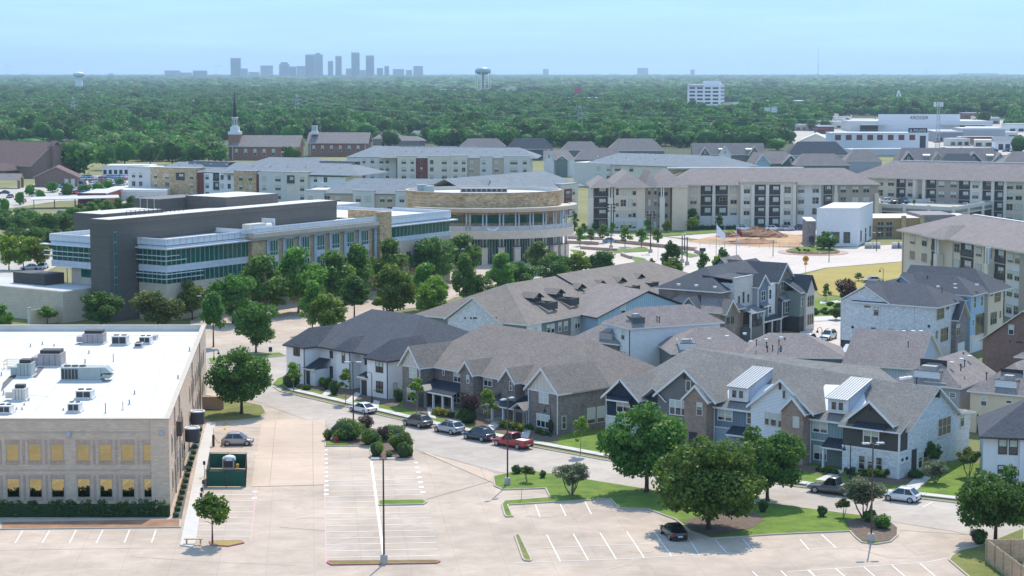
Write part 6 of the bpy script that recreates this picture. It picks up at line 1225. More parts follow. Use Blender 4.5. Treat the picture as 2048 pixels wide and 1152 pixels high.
# ---------------------------------------------------------------- churches
def church_a():
    F=Fr(at(62,357),-35); T=fthing('church','large brick church with steep maroon roof and tall gable end at the left edge','church',F)
    L=-46
    roof(T,gab(L,.6,-.6,27.6,5.5,15.6,'s'),'shingle_red','coping',.3); bx(T,'brick_rust',L,-.1,0,27,0,5.4)
    gwall_s(T,'brick_rust',-.2,.02,26.98,0,5.4,15.2,.4); bx(T,'brick_rust',.2,2.2,11.2,15.8,0,14.6,name='buttress'); roof(T,gab(-1,2.6,10.9,16.1,14.2,16.4,'s'),'shingle_red','coping',.2)
    bx(T,'brick_rust',L,-9,-7,0,0,3.6); roof(T,gab(L,-7,-8,3,3.7,6.4,'s',0,3),'shingle_red','coping',.2)
    E=Fr(at(70,374),8); T2=fthing('church_annex','low brick annex with broad gable before the maroon roofed church','annex',E); L2=E.fac((155,372),0)[0]
    gwall_f(T2,'brick_rust',0,L2,0,0,4.0,8.0,.3); bx(T2,'brick_rust',.02,L2-.02,.3,14,0,3.95); roof(T2,gab(-.7,L2+.7,-.8,15,4.0,8.4,'d'),'shingle_red','coping',.25)
    for x in (L2-4.4,L2-1.8): window(T2,'f',x,.8,1.5,2.4,0,frame='white',blind=1)
    Q=Fr(at(-30,378),4); T3=fthing('porch','open brick porch with pale gable roof at the left edge','porch',Q); roof(T3,gab(0,14,0,9,3.6,6.0,'s'),'shingle_taupe','coping',.2)
    for x,y in ((.6,.6),(13.4,.6),(13.4,8.4),(.6,8.4)): bx(T3,'brick_rust',x-.5,x+.5,y-.5,y+.5,0,3.6,name='pier')
church_a()
def church_b(lab,x0,x1,ybase,spx,tall):
    a=at(x0,ybase); b=at(x1,ybase); F=Fr(a,-4); L=math.dist(a,b); T=fthing('church',lab,'church',F)
    bx(T,'brick_church',0,L,0,16,0,7.4); roof(T,gab(-1,L+1,-1,17,7.4,13,'s',6 if tall else 0,0),'shingle_taupe','cream_trim',.4); gwall_s(T,'brick_church',L-.4,.1,15.9,7,7.4,12.6)
    for i in range(int(L/5)): 
        s=3+i*5; window(T,'f',s,2.5,1.6,3,0,frame='white',blind=.5); MB().prism([(s+1.0*math.cos(k*math.pi/8),0) if 0 else (s+1.0*math.cos(k*math.pi/8),-.1) for k in range(2)],5.4,5.5) if 0 else None; bx(T,'trim',s-.8,s+.8,-.12,-.004,5.5,5.9,name='arch')
    s=F.fac((spx,ybase-20),8)[0]
    if tall:
        bx(T,'brick_church',s-3,s+3,2,8,0,13.5,name='tower'); bx(T,'trim',s-3.2,s+3.2,1.8,8.2,13.5,15,name='belfry_base'); bx(T,'trim',s-2.2,s+2.2,2.8,7.2,15,17.5,name='belfry_base')
        MB().lathe((s,5,17.5),[(1.7,0),(1.7,4.6),(2,4.7),(2,5.1),(1.4,5.2)],8).build('belfry',M['trim'],T)
        for k in range(8): a_=math.pi/8+k*math.pi/4; MB().box(-.35,.35,-.06,.06,0,2.6).build('louvre',M['metal_mid'],T,(s+1.75*math.cos(a_),5+1.75*math.sin(a_),18.6),a_+math.pi/2)
        MB().tube((s,5,22.6),(s,5,37.2),1.25,.06,8).build('spire',M['metal_dark'],T)
    else:
        bx(T,'trim',s-1.9,s+1.9,2.5,6.3,12,13.6,name='belfry_base'); bx(T,'trim',s-1.4,s+1.4,3,5.8,13.6,17,name='belfry'); MB().tube((s,4.4,17),(s,4.4,22),1.7,.05,6).build('spire',M['metal_dark'],T)
        for k in (-.6,.6): bx(T,'metal_mid',s+k-.3,s+k+.3,2.93,2.99,14,16.4,name='louvre')
    for s_ in (1,L-1): bx(T,'trim',s_-.15,s_+.15,-.15,0,0,7.2,name='downpipe')
church_b('red brick church with white belfry and tall black spire among the trees',462,598,320,473,True)
church_b('smaller red brick church with short white cupola right of the tall spire',617,735,312,632,False)
# ---------------------------------------------------------------- low buildings on the left
def flat_box(lab,x0,x1,yb,h,D,wm,rm='roof_white',name='shop_building',cat='shop building',ang=None,band=None,wins=0,winm='dark_frame'):
    a=at(x0,yb); b=at(x1,yb); F=Fr(a,0 if ang is None else ang); L=math.dist(a,b)
    T=fthing(name,lab,cat,F); bx(T,wm,0,L,0,D,0,h); bx(T,rm,.2,L-.2,.2,D-.2,h,h+.06,name='roof'); bx(T,band or 'coping_white',-.1,L+.1,-.1,.25,h-.5,h+.35,name='parapet')
    for i in range(wins): s=L*(i+.5)/wins; window(T,'f',s,.8,min(L/wins*.6,3),min(2,h*.5),0,n=2,frame=winm,blind=0)
    return T,F,L
flat_box('white flat roofed school building beyond the church car park',205,300,352,4.5,18,'stucco_white','roof_white','school_building','school',wins=9)
flat_box('red brick clinic with band of square windows behind the civic hall roofs',305,378,392,7.2,18,'brick_church','roof_grey','clinic','clinic',band='brick_church',wins=8,winm='white')
flat_box('red panelled low building left of the civic hall roofs',156,212,412,4.2,30,'stucco_red','roof_grey','workshop_building','workshop',band='stucco_red')
flat_box('long white roofed low building behind the civic hall roofs',200,330,402,3.8,26,'stucco_pale','roof_white','workshop_building','workshop')
F=Fr(at(62,418),14); T=fthing('carport','long grey carport roof over parked cars on the left','carport',F)
MB().plate([(0,0,3.0),(30,0,3.3),(30,9,3.7),(0,9,3.4)],(0,0,.2)).build('roof',M['roof_grey'],T)
for i in range(5):
    for d in (.6,8.4): MB().box(1+i*7-.12,1+i*7+.12,d-.12,d+.12,0,3).build('post',M['pole_brown'],T)
sheet('church_car_park',G([(100,352),(262,350),(262,400),(120,402),(0,420),(-40,440),(-40,380),(60,372)]),'pave_far',.02)
sheet('left_yard',G([(-60,480),(60,470),(140,520),(60,560),(-60,580)]),'pave_far',.02)
sheet('school_yard',G([(160,400),(345,395),(345,425),(160,425)]),'pave_far',.03)
sheet('left_lawn',G([(-60,560),(120,548),(190,640),(190,660),(-60,660)]),'lawn_olive',.015)
sheet('service_drive',G([(-60,580),(180,600),(180,620),(-60,640)]),'pave_far',.035)
# walls and screen left of the office
a=at(60,652); b=at(160,640); F=Fr(a,math.degrees(math.atan2(b[1]-a[1],b[0]-a[0]))); L=math.dist(a,b)+8; T=fthing('garden_wall','cream panelled wall with posts behind the office building','wall',F)
for i in range(6): s=i*L/6; MB().box(s+.25,s+L/6-.25,0,.2,0,3).build('panel',M['stucco_beige'],T); MB().box(s-.25,s+.25,-.12,.32,0,3.3).build('pier',M['stucco_cream'],T); MB().box(s-.35,s+.35,-.2,.4,3.3,3.45).build('pier_cap',M['coping'],T)
a=at(-60,614); b=at(125,612); F=Fr(a,0); L=math.dist(a,b); T=fthing('screen_fence','black mesh fence in front of the service yard wall','fence',F)
for i in range(8): MB().box(i*L/8+.06,(i+1)*L/8-.06,0,.06,.1,2.6).build('fence_panel',M['sign_dark'],T); MB().box(i*L/8-.06,i*L/8+.06,-.03,.09,0,2.8).build('post',M['pole_black'],T)
# ---------------------------------------------------------------- commercial strip on the right
sheet('commercial_yard',G([(1560,262),(2100,262),(2100,312),(1860,308),(1600,300)]),'pave_far',.02); sheet('commercial_road',G([(1640,236),(2100,240),(2100,262),(1660,262)]),'pave_far',.025)
def text(s,T,loc,size,m,rz=0,name='lettering'):
    c=bpy.data.curves.new(name,'FONT'); c.body=s; c.size=size; c.align_x='CENTER'; c.extrude=.04; c.materials.append(M[m]); tmp=bpy.data.objects.new(name,c); me=bpy.data.meshes.new_from_object(tmp); bpy.data.objects.remove(tmp); o=obj(name,me,T,loc); o.rotation_euler=(math.pi/2,0,rz); return o
T,F,L=flat_box('long white warehouse with a row of red square windows',1664,1856,304,11,24,'stucco_white2','roof_white','warehouse','warehouse')
for i in range(8): s=F.fac((1676+i*21.5-(i>3)*2,272),0)[0]; bx(T,'red_sign' if 0 else 'stucco_red',s-1.7,s+1.7,-.1,0,7.0,10,name='red_window')
bx(T,'balcony_dark',L-5,L-1.5,-.1,0,1,9.5,name='door'); s=F.fac((1838,262),0)[0]; bx(T,'sign_dark',s-6,s+5,1,1.4,11.2,14,name='sign_board'); text('& PAWN',T,(s-.5,.94,11.7),2.4,'trim')
F=Fr(at(1600,296),-10); T=fthing('shed','cream gable ended metal shed left of the white warehouse','shed',F); gwall_f(T,'stucco_cream',0,19,0,0,4.5,8.6); bx(T,'stucco_cream',0,19,.25,30,0,4.4); roof(T,gab(-.5,19.5,-.5,30,4.5,8.9,'d'),'roof_white','coping_white',.3); bx(T,'stucco_red',8,12.5,-.1,0,0,3.6,name='door')
T,F,L=flat_box('low white roofed workshop in front of the white warehouse',1705,1845,312,3.6,14,'stucco_pale','roof_white','workshop_building','workshop',ang=12)
T,F,L=flat_box('long pale supermarket with raised sign panel',1700,1985,263,8,40,'stucco_pale','roof_white','supermarket','supermarket',wins=0)
s=F.fac((1838,240),0)[0]; bx(T,'stucco_white2',s-32,s+32,-.6,0,0,13.5,name='raised_front'); text('KROGER',T,(s,-.75,9.6),3.6,'sign_dark')
for x0,x1 in ((1720,1772),(1880,1970)): a_,b_=F.fac((x0,250),0)[0],F.fac((x1,250),0)[0]; bx(T,'roof_white',a_,b_,-6,0,5.2,5.7,name='canopy'); bx(T,'balcony_dark',a_,b_,-.08,0,.2,5,name='shop_front')
for x in (1895,1928,1962): text('SHOP' if 0 else '- - -',T,(F.fac((x,240),0)[0],-.1,6.4),2.2,'sign_dark') if 0 else None
T,F,L=flat_box('blue grey two storey building right of the supermarket',1925,2010,284,9,30,'lap_lightgrey','roof_white','shop_building','shop building',wins=3)
T,F,L=flat_box('glazed dealership building behind the mast',1870,1925,284,7,26,'metal_mid','roof_white','shop_building','shop building',wins=7)
T,F,L=flat_box('orange fronted shop on the right beyond the warehouse',1922,2000,290,5,16,'brick_church','roof_white','shop_building','shop building',band='stucco_red',wins=4)
F=Fr(at(1990,300),-6); T=fthing('shed','white shed with blue roof and three dark doors at the right edge','shed',F); bx(T,'stucco_white',0,26,0,14,0,5); roof(T,gab(-.6,27,-.6,15,5,8,'s'),'shingle_blue','coping_white',.3)
for i in range(3): bx(T,'balcony_dark',2+i*4,4.8+i*4,-.06,0,0,3.6,name='door')
for q in (('white roofed shops left of the supermarket',1640,1700,258,6,24,'stucco_pale'),('low tan roofed shop near the red roofed restaurant',1590,1640,262,5,20,'stucco_tan'),('cream shop with dark windows among the trees',1500,1560,248,5,20,'stucco_cream'),('long low shop front at the edge of the trees',1420,1495,252,5,18,'stucco_pale'),('red fronted shop left of the supermarket',1635,1668,268,6,16,'stucco_red'),('white block on the far side of the trees',1440,1482,240,7,20,'stucco_white'),('grey roofed warehouse on the hill road',1530,1700,214,8,60,'stucco_taupe'),('pale warehouse beyond the red sign',1128,1215,205,7,60,'stucco_pale'),('white walled motel below the red sign',1160,1190,217,7,30,'stucco_white'),('white sheds left of the white office block',1300,1372,219,6,40,'stucco_pale'),('white low hall beside the fan shaped mast',1755,1810,212,6,50,'stucco_white')):
    flat_box(*q,wins=4)
for lab,x,y in (('left orange gable restaurant among the far shops',1408,236),('right orange gable restaurant among the far shops',1452,236)):
    F=Fr(at(x-8,y),0); T=fthing('restaurant',lab,'restaurant',F); gwall_f(T,'stucco_cream',0,9,0,0,3.5,7); bx(T,'stucco_cream',0,9,.25,12,0,3.4); roof(T,gab(-.5,9.5,-.5,13,3.5,7.4,'d'),'brick_church','coping_white',.3)
def billboard(lab,x,y,h,w,hh,m,name='sign',cat='sign'):
    T=thing(name,lab,cat,at(x,y)); MB().tube((0,0,0),(0,0,h),.35,n=8).build('pole',M['pole_black'],T); MB().box(-w/2,w/2,-.2,.2,h-hh,h).build('panel',M[m],T); return T
billboard('blank white roadside billboard on a single pole',1541,255,16.8,10.5,4.2,'coping_white','billboard','billboard')
# office block far right of centre
def office_far():
    F=Fr(at(1374.5,221),-14); T=fthing('office_block','seven storey white office block standing in the trees','office block',F)
    L=F.fac((1441,200),0)[0]; D=34
    bx(T,'stucco_white2',0,L,0,D,0,31); bx(T,'stucco_white2',L*.45,L*.95,6,20,31,35,name='plant_room')
    for r in range(6):
        z=3.6+r*4.4
        for i in range(4): bx(T,'glass',L*(.06+i*.235),L*(.06+i*.235+.17),-.12,-.003,z,z+2.1,name='window')
        for i in range(6): bx(T,'glass',L+.003,L+.12,D*(.05+i*.16),D*(.05+i*.16+.09),z,z+2.1,name='window')
    text('Worthington Bank',T,(L*.27,-.3,28.3),2.4,'sign_dark')
office_far()
def water_tower():
    x,y=at(966,190); T=thing('water_tower','legged water tower with green bowl and white painted tank','water tower',(x,y,0))
    MB().lathe((0,0,0),[(.8,38),(8,39.5),(14,42.5),(15.6,45.2)],24).build('bowl',M['tank_green'],T); MB().lathe((0,0,0),[(15.6,45.2),(15.6,48.5),(13,51.5),(8,53.5),(1,54.6),(.6,56)],24).build('tank',M['tank_teal'],T)
    MB().tube((0,0,0),(0,0,39),1.6,n=10).build('riser',M['tank_green'],T)
    for i in range(6):
        a=i*math.pi/3+.3; MB().tube((16.5*math.cos(a),16.5*math.sin(a),0),(14.8*math.cos(a),14.8*math.sin(a),45),.7,.6,8).build('leg',M['tank_white'],T); a2=a+math.pi/3
        for z in (13,27): r=16.5-1.7*z/45; MB().tube((r*math.cos(a),r*math.sin(a),z),(r*math.cos(a2),r*math.sin(a2),z),.25,n=5).build('brace',M['tank_white'],T)
    text('NORTH RICHLAND',T,(0,-15.9,47.0),1.9,'tank_green'); text('HILLS',T,(0,-15.9,45.9),.9,'tank_green')
water_tower()
x,y=at(158.5,185); T=thing('water_tower','slim white water tower far on the left','water tower',(x,y,0)); MB().lathe((0,0,0),[(9,0),(7.5,8),(7.5,34)],18).build('shaft',M['tank_white'],T); MB().lathe((0,0,0),[(7.6,34),(12,36),(12.6,39),(11,42),(6,44),(1,44.6)],18).build('tank',M['tank_white'],T)
billboard('red square pylon sign rising above the far trees',1156,200,19,11.5,9.5,'red_sign'); 
def lattice(lab,x,y,ytop,w0,w1,arms=(),name='pylon',cat='pylon',m='steel'):
    p=at(x,y); Y=p[1]; h=atY(x,ytop,Y)[1]; T=thing(name,lab,cat,(*p,0)); n=7; b=MB(); wd=lambda z:w0+(w1-w0)*z/h
    cs=((-1,-1),(1,-1),(1,1),(-1,1)); r=.10*max(1,Y/1100)
    for i in range(n):
        z0,z1=h*i/n,h*(i+1)/n; a,c=wd(z0)/2,wd(z1)/2
        for k in range(4):
            u,v=cs[k],cs[(k+1)%4]; b.tube((u[0]*a,u[1]*a,z0),(u[0]*c,u[1]*c,z1),r,n=4); b.tube((u[0]*a,u[1]*a,z0),(v[0]*c,v[1]*c,z1),r*.6,n=4); b.tube((v[0]*a,v[1]*a,z0),(u[0]*c,u[1]*c,z1),r*.6,n=4)
    b.build('lattice',M[m],T)
    for z,l in arms: MB().tube((-l,0,z*h),(l,0,z*h),r*1.2,n=4).tube((-l,0,z*h),(0,0,z*h+1.6),r*.7,n=4).tube((l,0,z*h),(0,0,z*h+1.6),r*.7,n=4).build('cross_arm',M[m],T)
    return T,p,h
T,_,h=lattice('slim grey phone mast with panel aerials above the right shops',1875,298,203,2.4,1.1,name='phone_mast',cat='mast')
for k in range(9): a=k*2*math.pi/9; MB().box(-.25,.25,-.15,.15,h-3.2,h-.4).build('aerial',M['coping_white'],T,(2.6*math.cos(a),2.6*math.sin(a),0),a)
MB().lathe((0,0,h-2.2),[(2.4,0),(2.4,.2),(2.0,.2)],12).build('platform',M['steel'],T)
PY_=[]
for lab,x,y,t in (('power pylon rising from the trees left of the black spire',147,246,195),('power pylon right of the black spire',594,246,190),('power pylon standing beyond the middle apartments',1160,285,212)):
    T,p,h=lattice(lab,x,y,t,5.5,1.2,((.95,4),(.83,5.5),(.71,4.5))); PY_.append((p,h))
def cables(lab,A,B,zs,dx,sag=6,r=.09):
    T=thing('power_line',lab,'power line',(0,0,0))
    for z,l in zs:
        for s in (-1,1):
            pts=[(A[0]+(B[0]-A[0])*t+s*l*dx,A[1]+(B[1]-A[1])*t,z-sag*4*t*(1-t)) for t in [i/16 for i in range(17)]]; MB().path(pts,[r]*17,4).build('cable',M['steel'],T)
(p1,h1),(p2,h2),(p3,h3)=PY_
cables('power line sagging from the pylon left of the spire across the left woods',(p1[0]-500,p1[1]+120),p1,((h1*.95,4),(h1*.83,5.5)),.2,8,.06)
cables('power line between the two pylons either side of the black spire',p1,p2,((h1*.95,4),(h1*.83,5.5)),.2,9,.06)
cables('power line from the right spire pylon to the pylon beyond the middle apartments',p2,p3,((h2*.95,4),(h2*.83,5.5),(h2*.71,4.5)),.2,9,.06)
cables('power line from the pylon beyond the middle apartments to the right edge',p3,(p3[0]+420,p3[1]-60),((h3*.95,4),(h3*.83,5.5),(h3*.71,4.5)),.2,8,.05)
# ---------------------------------------------------------------- skyline
SKY_D=10800
def tower(x0,x1,yt,lab,m='skyline_glass',cap=None,dd=0,yb=153):
    Y=SKY_D+dd; a,zt=atY(x0,yt,Y); b,_=atY(x1,yt,Y); w_=b-a; T=thing('skyscraper',lab,'skyscraper',((a+b)/2,Y,0))
    MB().box(-w_/2,w_/2,-w_*.4,w_*.4,-.1,zt).build('shaft',M[m],T); MB().box(-w_/2-.8,w_/2+.8,-w_*.4-.8,w_*.4+.8,zt-5,zt-2).build('crown_band',M['skyline_pale'],T)
    for i in range(1,6): MB().box(-w_/2+w_*i/6-.5,-w_/2+w_*i/6+.5,-w_*.4-.6,-w_*.4-.003,2,zt-6).build('fin',M['skyline_mid'],T)
    if cap=='spike': MB().box(-w_*.25,w_*.25,-w_*.2,w_*.2,zt,zt+8).build('cap',M[m],T)
    if cap=='step': MB().box(-w_*.35,w_*.35,-w_*.3,w_*.3,zt,zt+10).build('cap',M[m],T)
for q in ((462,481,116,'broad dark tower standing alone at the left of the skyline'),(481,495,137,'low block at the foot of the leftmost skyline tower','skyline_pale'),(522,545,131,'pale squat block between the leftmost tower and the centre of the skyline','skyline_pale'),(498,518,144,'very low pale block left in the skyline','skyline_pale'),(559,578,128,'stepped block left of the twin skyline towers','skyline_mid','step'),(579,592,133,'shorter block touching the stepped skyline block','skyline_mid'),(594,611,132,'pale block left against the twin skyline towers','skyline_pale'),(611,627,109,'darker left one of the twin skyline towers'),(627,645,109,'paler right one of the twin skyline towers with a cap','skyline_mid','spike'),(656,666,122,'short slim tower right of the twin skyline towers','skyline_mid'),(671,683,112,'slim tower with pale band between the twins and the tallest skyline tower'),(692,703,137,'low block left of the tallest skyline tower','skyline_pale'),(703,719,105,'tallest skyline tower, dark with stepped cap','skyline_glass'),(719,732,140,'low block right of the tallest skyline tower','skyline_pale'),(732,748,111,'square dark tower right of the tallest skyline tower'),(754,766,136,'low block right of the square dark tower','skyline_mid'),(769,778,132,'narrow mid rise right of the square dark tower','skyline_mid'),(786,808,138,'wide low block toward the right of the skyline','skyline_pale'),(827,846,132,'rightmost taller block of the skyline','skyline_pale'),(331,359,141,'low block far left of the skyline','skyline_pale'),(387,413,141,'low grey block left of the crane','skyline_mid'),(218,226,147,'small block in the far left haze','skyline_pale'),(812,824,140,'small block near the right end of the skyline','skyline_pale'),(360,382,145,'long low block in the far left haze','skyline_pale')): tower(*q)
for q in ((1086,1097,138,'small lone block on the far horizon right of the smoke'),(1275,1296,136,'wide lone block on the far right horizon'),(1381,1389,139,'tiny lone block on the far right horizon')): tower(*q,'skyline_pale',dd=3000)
def mast(lab,x,yt,Y,r,name='radio_mast',cat='mast'):
    a,z=atY(x,yt,Y); T=thing(name,lab,cat,(a,Y,0)); MB().tube((0,0,0),(0,0,z),r,r*.5,6).build('pole',M['steel'],T); MB().tube((0,0,z*.5),(0,0,z*.52),r*2,n=6).build('collar',M['steel'],T); return T,z
mast('tall thin radio mast on the far right horizon',1637,95,9000,1.4); mast('short mast on the far right horizon',1853,138,9000,1.6)
for x,lab in ((432,'tower crane left of the skyline'),(13,'tower crane at the far left edge of the horizon')):
    T,z=mast(lab,x,131,SKY_D,1.2,'tower_crane','crane'); MB().box(-12,34,-1,1,z-3,z-1).build('jib',M['steel'],T)
x,y=at(1960,153); T=thing('hangar','long white hangar on the far right horizon','hangar',(x,y,0)); MB().box(-150,140,0,120,0,22).build('wall',M['coping_white'],T); MB().box(-155,145,-5,125,22,26).build('roof',M['roof_white'],T)
T=thing('silo_frame','white fan shaped frame among the right hand trees','frame',at(1797,210)); MB().tube((-8,0,0),(0,0,20),.7,n=6).tube((8,0,0),(0,0,20),.7,n=6).tube((-4,0,0),(0,0,20),.5,n=6).tube((4,0,0),(0,0,20),.5,n=6).build('strut',M['coping_white'],T)
for i,(x,y,w_,h) in enumerate(((60,172,90,7),(250,168,60,6),(700,150,80,8),(900,150,60,9),(1000,168,60,8),(940,188,170,8),(1040,184,120,8),(880,186,60,7),(570,186,50,8),(640,188,70,8),(230,160,50,10),(420,158,40,9),(1310,150,80,8),(1450,152,60,7),(1560,150,90,8),(1750,153,70,8),(1100,160,40,7))):
    p=at(x,y); T=thing('far_building',f'pale low building in the far {"left" if x<700 else "right"} woods below the {"skyline" if x<900 else "horizon"}','building',p,0,'pale buildings in the far woods'); k=p[1]/FPX*.6
    MB().box(-w_*k/2,w_*k/2,0,25,0,h).build('wall',M['stucco_pale'],T); MB().box(-w_*k/2-1,w_*k/2+1,-1,26,h,h+1).build('roof',M['roof_white'],T)
sheet('far_clearing',G([(880,190),(1080,188),(1090,193),(870,195)]),'pave_far',.0); sheet('far_yard',G([(1130,203),(1220,203),(1230,210),(1120,210)]),'pave_far',.0); sheet('hill_road_yard',G([(1300,218),(1540,216),(1640,225),(1300,226)]),'pave_far',.0)

rf=random.Random(11)
for i in range(44):
    x,y=(rf.uniform(1390,1690),rf.uniform(212,258)) if i<27 else (rf.uniform(1880,2060),rf.uniform(228,298))
    p=at(x,y); w_,d_,h=rf.uniform(10,26),rf.uniform(10,18),rf.uniform(3.6,6.5); wm=rf.choice(('stucco_pale','stucco_white','stucco_tan','stucco_cream','lap_lightgrey','brick_church','stucco_taupe','stucco_red')); T=thing('shop_building','low flat shop among the trees of the far commercial strip','shop building',p,rf.uniform(-.3,.3),'low shops in the far commercial strip')
    bx(T,wm,-w_/2,w_/2,0,d_,0,h); bx(T,rf.choice(('roof_white','roof_grey','roof_white')),-w_/2-.2,w_/2+.2,-.2,d_+.2,h,h+.3,name='roof')
    for k in range(3): bx(T,'glass',-w_/2+w_*(k+.2)/3,-w_/2+w_*(k+.8)/3,-.08,-.003,.6,2.8,name='window')

for i in range(60):
    x,y=rf.uniform(0,2040),147+rf.random()**1.5*42; p=at(x,y); k=p[1]/FPX; w_=rf.uniform(10,34)*k; T=thing('far_building','pale roof showing through the distant woods','building',p,rf.uniform(-.2,.2),'pale roofs in the distant woods'); h=rf.uniform(7,12)
    MB().box(-w_/2,w_/2,0,20,0,h).build('wall',M[rf.choice(('stucco_pale','stucco_white','stucco_tan'))],T); MB().box(-w_/2-1,w_/2+1,-1,21,h,h+1.2).build('roof',M['roof_white'],T)
# ================================================================ trees and shrubs
def leaves(clumps,n,size,seed,name,m,core=None,up=.35,flat=1.0):
    """leaf sized faces spread over many clumps; clumps are (x,y,z,rx,rz)"""
    rs=np.random.RandomState(seed); C_=np.array(clumps); wts=C_[:,3]**2; wts=wts/wts.sum()
    k=rs.choice(len(C_),n,p=wts); u=rs.normal(size=(n,3)); u/=np.linalg.norm(u,axis=1)[:,None]
    r=rs.uniform(.55,1.05,n)[:,None]; S=np.stack([C_[k,3],C_[k,3],C_[k,4]],1); p=C_[k,:3]+u*r*S
    nr=u+rs.normal(size=(n,3))*.75+np.array([0,0,up]); nr/=np.linalg.norm(nr,axis=1)[:,None]
    t=np.cross(nr,rs.normal(size=(n,3))); t/=np.linalg.norm(t,axis=1)[:,None]; b=np.cross(nr,t)
    s=(size*rs.uniform(.6,1.35,n))[:,None]
    q=np.stack([p-t*s*.5,p+b*s*.38-nr*s*.08,p+t*s*.5,p-b*s*.38-nr*s*.08],1).reshape(-1,3)
    me=bpy.data.meshes.new(name); nc=0; V=q; extra=[]
    if core:
        cv,cf=[],[]
        for (cx,cy,cz,rx,rz) in core:
            k0=len(cv)
            for i in range(5):
                for j in range(8):
                    a=math.pi*(i+.5)/5; c=2*math.pi*j/8; w_=rs.uniform(.85,1.1); cv.append((cx+rx*w_*math.sin(a)*math.cos(c),cy+rx*w_*math.sin(a)*math.sin(c),cz+rz*w_*math.cos(a)))
            for i in range(4):
                for j in range(8): cf.append((k0+i*8+j,k0+(i+1)*8+j,k0+(i+1)*8+(j+1)%8,k0+i*8+(j+1)%8))
        extra=cf; V=np.concatenate([q,np.array(cv)])
    nf=n+len(extra); me.vertices.add(len(V)); me.vertices.foreach_set('co',V.astype(np.float32).ravel())
    idx=np.concatenate([np.arange(4*n),(np.array(extra).ravel()+4*n if extra else np.array([],int))]).astype(np.int32)
    me.loops.add(4*nf); me.loops.foreach_set('vertex_index',idx); me.polygons.add(nf); me.polygons.foreach_set('loop_start',np.arange(0,4*nf,4,dtype=np.int32)); me.polygons.foreach_set('loop_total',np.full(nf,4,np.int32))
    me.materials.append(m); me.update(calc_edges=True); me.validate(); return me
def crown_clumps(rs,W,z0,z1,n,shape='round',cl=.3):
    """clump centres filling a crown W wide between the heights z0 and z1"""
    out=[]; R_=W/2; hz=(z1-z0)/2
    while len(out)<n:
        u=rs.uniform(-1,1,3); l=np.linalg.norm(u)
        if l>1 or l<.25 and rs.rand()<.6: continue
        x,y,zz_=u
        if shape=='cone': f=(1-(zz_+1)/2)**.75*1.15+.12; x,y=x*f,y*f
        if shape=='oak': zz_=zz_*(.9 if zz_>0 else .75); 
        if shape=='vase': f=.45+.55*(zz_+1)/2*1.25; x,y=x*f,y*f
        r=R_*cl*rs.uniform(.5,1.3); lim=max(.2,1-r/R_*.5)
        out.append((x*R_*lim,y*R_*lim,(z0+z1)/2+zz_*hz*(1-r/hz*.45),r,r*.8))
    return out
def trunk_mesh(name,H,z0,W,r,n,rs,m,multi=1):
    b=MB()
    for k in range(multi):
        a0=rs.uniform(0,6.3); off=(0 if multi==1 else .25); base=(off*math.cos(a0)*.6,off*math.sin(a0)*.6,-.15)
        lean=.0 if multi==1 else W*.18; p1=(base[0]+lean*math.cos(a0)*.5+rs.uniform(-.05,.05)*H*.1,base[1]+lean*math.sin(a0)*.5,z0*.7); p2=(p1[0]+lean*math.cos(a0)*.7+rs.uniform(-.1,.1),p1[1]+lean*math.sin(a0)*.7+rs.uniform(-.1,.1),H*.72)
        b.path([base,(base[0],base[1],.25),p1,p2],[r*1.35,r,r*.8,r*.2],8)
        for i in range(n):
            t=rs.uniform(.3,.95); a=rs.uniform(0,6.3); s=(p1[0]+(p2[0]-p1[0])*t,p1[1]+(p2[1]-p1[1])*t,p1[2]+(p2[2]-p1[2])*t); l=W*.36*rs.uniform(.6,1)*(1-.3*t)
            e=(s[0]+l*math.cos(a),s[1]+l*math.sin(a),s[2]+l*rs.uniform(.25,.7)); mid=((s[0]+e[0])/2,(s[1]+e[1])/2,(s[2]+e[2])/2+l*.06); b.path([s,mid,e],[r*.42*(1-.4*t),r*.28,r*.07],5)
    return b.mesh(name,m)
PROTO={}
def proto(key,H,W,z0,shape,ncl,nl,size,lm,bark,tr,nb,seed,multi=1,cl=.3,core=0.0,up=.35):
    rs=np.random.RandomState(seed); c=crown_clumps(rs,W,z0,H,ncl,shape,cl)
    zc=(z0+H)/2; cr=[(0,0,zc,W/2*core,(H-z0)/2*core)] if core else None
    PROTO[key]=(leaves(c,nl,size,seed,'crown',LG[lm],cr,up),trunk_mesh('trunk',H,z0,W,tr,nb,rs,M[bark],multi),H,W)
proto('oakA',10.4,9.8,1.0,'oak',64,17000,.40,'dark','bark',.3,12,1); proto('oakB',9.9,11.2,.35,'oak',80,20000,.40,'mid','bark',.3,12,2); proto('oakC',9,9,.8,'oak',58,15000,.40,'dark','bark',.28,10,3)
proto('elmA',9.5,8,1.0,'round',42,6000,.46,'dark','bark',.22,8,4,cl=.33); proto('elmB',9,7,.9,'round',38,5200,.46,'mid','bark_pale',.2,8,5,cl=.34); proto('elmC',9.5,7.5,.9,'cone',40,5200,.46,'mid','bark',.2,8,6,cl=.3); proto('elmD',8,6.5,.7,'round',34,4600,.44,'bright','bark',.18,7,7,cl=.34)
proto('elmE',9,6,2.6,'cone',34,4600,.44,'dark','bark_red',.16,7,8,cl=.33)
proto('olive',8,8.5,.6,'round',44,5600,.46,'olive','bark',.2,7,9,cl=.3); proto('yellow',7,6,1.2,'round',30,3600,.45,'yellow','bark',.16,6,10,cl=.34)
proto('young',5.4,2.6,1.7,'round',18,1500,.27,'bright','bark_pale',.06,5,11,cl=.36); proto('youngB',6,3.4,1.5,'cone',20,1500,.34,'mid','bark',.08,5,12,cl=.36); proto('spruce',7,4,.4,'cone',30,2600,.34,'dark','bark',.12,6,13,cl=.3)
